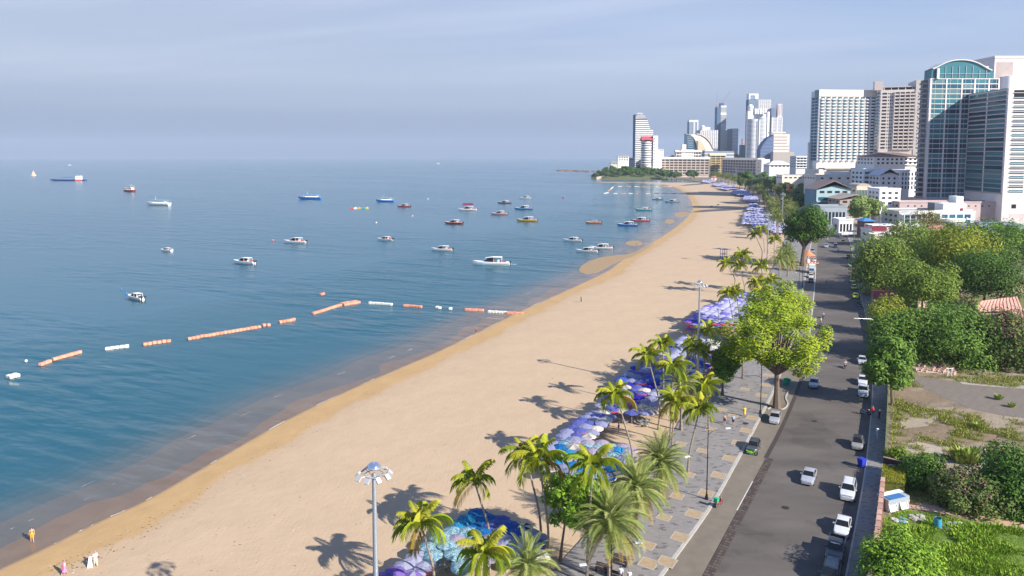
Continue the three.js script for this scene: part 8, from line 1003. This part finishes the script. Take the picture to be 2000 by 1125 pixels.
  { const t = thing('lattice_gate', along(964, 930)[0].clone().setY(0.1), 0, 'open lattice gate casting a patterned shadow on the sidewalk', 'gate'), ln = along(964, 932), o = ln[0], e = ln.at(-1), m = new MB(), D = V3(e.x - o.x, 0, e.z - o.z); for (let i = 0; i <= 7; i++) { const p = D.clone().multiplyScalar(i / 7); m.tube([p, p.clone().setY(1.9)], 0.025, 4); } for (const y of [0.1, 1, 1.9]) m.tube([V3(0, y, 0), D.clone().setY(y)], 0.03, 4); mesh('bars', m.geo(), M.black, t); for (let i = 0; i < 3; i++) mesh('scroll', new THREE.TorusGeometry(0.35, 0.03, 5, 14).rotateY(Math.atan2(-D.z, D.x)).translate(D.x * (i + 1) / 4, 1.45, D.z * (i + 1) / 4), M.black, t); }
  { const p = G(1831, 1030, 0), t = thing('barrel', p, 0, 'blue plastic barrel standing in the grass', 'barrel'); mesh('body', new THREE.LatheGeometry([[0, 0], [0.4, 0], [0.43, 0.25], [0.4, 0.28], [0.43, 0.32], [0.44, 0.72], [0.41, 0.76], [0.43, 0.8], [0.41, 1.15], [0.36, 1.2]].map(([a, b]) => new THREE.Vector2(a, b)), 18), wall('0.03,0.28,0.42'), t); mesh('rim', new THREE.TorusGeometry(0.39, 0.03, 6, 18).rotateX(Math.PI / 2).translate(0, 1.18, 0), wall('0.05,0.2,0.4'), t); mesh('lid', new THREE.CylinderGeometry(0.36, 0.36, 0.02, 16).translate(0, 1.08, 0), M.dark, t); }
  { const t = thing('traffic_cone', G(1774, 983, 0), 0, 'orange traffic cone at the start of the pink path', 'cone'); mesh('cone', new THREE.CylinderGeometry(0.04, 0.22, 0.85, 12).translate(0, 0.47, 0), wall('0.65,0.1,0.03'), t); mesh('base', box(0.5, 0.05, 0.5), wall('0.6,0.1,0.03'), t); mesh('white_band', new THREE.CylinderGeometry(0.115, 0.155, 0.18, 12).translate(0, 0.52, 0), wall('0.7,0.7,0.7'), t); }
  const bin = (u, v, c, label, y) => { const t = thing('litter_bin', G(u, v, y).setY(y), 0.4, label, 'bin'); mesh('body', new MB().loft([[V3(-0.36, 0.12, -0.36), V3(0.36, 0.12, -0.36), V3(0.36, 0.12, 0.36), V3(-0.36, 0.12, 0.36)], [V3(-0.46, 1.2, -0.46), V3(0.46, 1.2, -0.46), V3(0.46, 1.2, 0.46), V3(-0.46, 1.2, 0.46)]]).geo(), wall(c), t); mesh('lid', new MB().box(1.0, 0.1, 1.0, 0, 1.2, 0).box(0.7, 0.05, 0.7, 0, 1.3, 0).geo(), wall(c), t); for (const s of [-1, 1]) mesh('wheel', new THREE.CylinderGeometry(0.12, 0.12, 0.08, 10).rotateZ(Math.PI / 2).translate(s * 0.34, 0.12, -0.4), M.tyre, t); };
  bin(1683, 912, '0.01,0.03,0.42', 'bright blue wheeled bin at the right kerb', -0.005); bin(1537, 752, '0.0,0.28,0.16', 'green wheeled bin beside the big yellow green tree', -0.002);
  R = rng(61); for (const [u, v, c, w] of [[1757, 1016, ['0.37,0.37,0.37', '0.1,0.3,0.45'], 'white and blue, beside the shack'], [1790, 1012, ['0.37,0.36,0.33', '0.3,0.26,0.22'], 'pale sacks left of the barrel'], [1845, 1030, ['0.36,0.36,0.37', '0.25,0.25,0.25'], 'scattered right of the barrel'], [1872, 1027, ['0.3,0.3,0.32', '0.55,0.55,0.55'], 'grey, in the middle of the grass'], [1905, 1036, ['0.4,0.4,0.42', '0.3,0.36,0.4'], 'wide and whitish, farthest right']]) { const t = thing('rubbish_heap', G(u, v, 0), 0, 'heap of rubbish in the grass, ' + w, 'rubbish'); for (let i = 0; i < 22; i++) { const s = rr(0.12, 0.34), o = mesh('scrap', new THREE.IcosahedronGeometry(s, 0).scale(1.3, rr(0.3, 0.6), 1), wall(pick(c)), t); o.position.set(rr(-1.2, 1.2) * (w.includes('wide') ? 1.6 : 0.8), s * 0.3, rr(-0.6, 0.6)); o.rotation.y = R() * 6; } }
  { const t = thing('marker_post', G(1921, 917, 0), 0, 'thin green post standing in the tree shadow of the lot', 'post'); mesh('pole', new MB().tube([V3(0, 0, 0), V3(0, 3.0, 0)], 0.08, 7).geo(), wall('0.05,0.36,0.28'), t); mesh('cap', new THREE.SphereGeometry(0.1, 8, 6).translate(0, 3, 0), wall('0.4,0.42,0.4'), t); }
  { // orange shrine hut under the big dark tree
    const t = thing('shrine', G(1578, 514, KERB).setY(KERB), 0.3, 'small orange shrine with a pointed roof under the big dark tree', 'shrine'); mesh('floor', box(7, 0.3, 5, 0, 0, 0), wall('0.5,0.2,0.14'), t); for (const [x, z] of [[-1.2, 1], [1.8, 1], [-1.2, -1.4], [1.8, -1.4]]) mesh('column', box(0.25, 3, 0.25, x, 0.3, z), wall('0.6,0.18,0.1'), t); mesh('roof', new THREE.ConeGeometry(2.9, 2.4, 4).rotateY(Math.PI / 4).translate(0.3, 4.4, -0.2), wall('0.62,0.2,0.1'), t); mesh('altar', box(1.6, 1.2, 1, 0.3, 0.3, -0.4), wall('0.66,0.6,0.55'), t); for (let i = 0; i < 8; i++) mesh('offering', new THREE.SphereGeometry(0.3, 7, 5).translate(-3 + i * 0.85, 0.5, 1.9 + (i % 2) * 0.4), wall(i % 2 ? '0.6,0.25,0.2' : '0.66,0.6,0.55'), t); }
  // jet-ski trailers and beach gear near the far dark strip, a blue rescue stand
  { const t = thing('lifeguard_stand', G(1413, 506, 0), 0.2, 'blue open frame lifeguard stand on the sand', 'stand'); const m = new MB(); for (const [x, z] of [[-1, -1], [1, -1], [-1, 1], [1, 1]]) m.box(0.14, 4.4, 0.14, x, 0, z); mesh('frame', m.geo(), wall('0.05,0.15,0.4'), t); mesh('platform', box(2.3, 0.14, 2.3, 0, 2.2, 0), wall('0.1,0.22,0.5'), t); mesh('roof', box(2.8, 0.12, 2.8, 0, 4.4, 0), wall('0.1,0.2,0.45'), t); mesh('rail', box(2.2, 0.1, 0.1, 0, 3.1, 1.05), wall('0.1,0.22,0.5'), t); }
  for (const [u, v, c, w] of [[1390, 404, '0.03,0.03,0.04', 'dark, by the far dark strip'], [1403, 401, '0.02,0.02,0.03', 'dark, right one by the far dark strip'], [1400, 405, '0.5,0.52,0.56', 'pale, by the far dark strip']]) { const t = thing('jet_ski', G(u, v, 0), 0.3, 'jet ski parked on the sand, ' + w, 'jet ski'), m = new MB(); m.loft([[V3(1.6, 0.5, 0), V3(1.6, 0.55, 0.05), V3(1.6, 0.6, 0), V3(1.6, 0.55, -0.05)], [V3(0.4, 0.2, 0), V3(0.4, 0.55, 0.55), V3(0.4, 0.95, 0), V3(0.4, 0.55, -0.55)], [V3(-1.5, 0.2, 0), V3(-1.5, 0.5, 0.5), V3(-1.5, 0.65, 0), V3(-1.5, 0.5, -0.5)]]); mesh('hull', m.geo(), wall(c), t); mesh('seat', box(1.3, 0.35, 0.4, -0.6, 0.6, 0), M.dark, t); mesh('handlebar', new MB().tube([V3(0.3, 1.15, -0.4), V3(0.3, 1.15, 0.4)], 0.04, 5).tube([V3(0.5, 0.8, 0), V3(0.3, 1.15, 0)], 0.05, 5).geo(), M.dark, t); }
}
renderer.render(scene, camera);
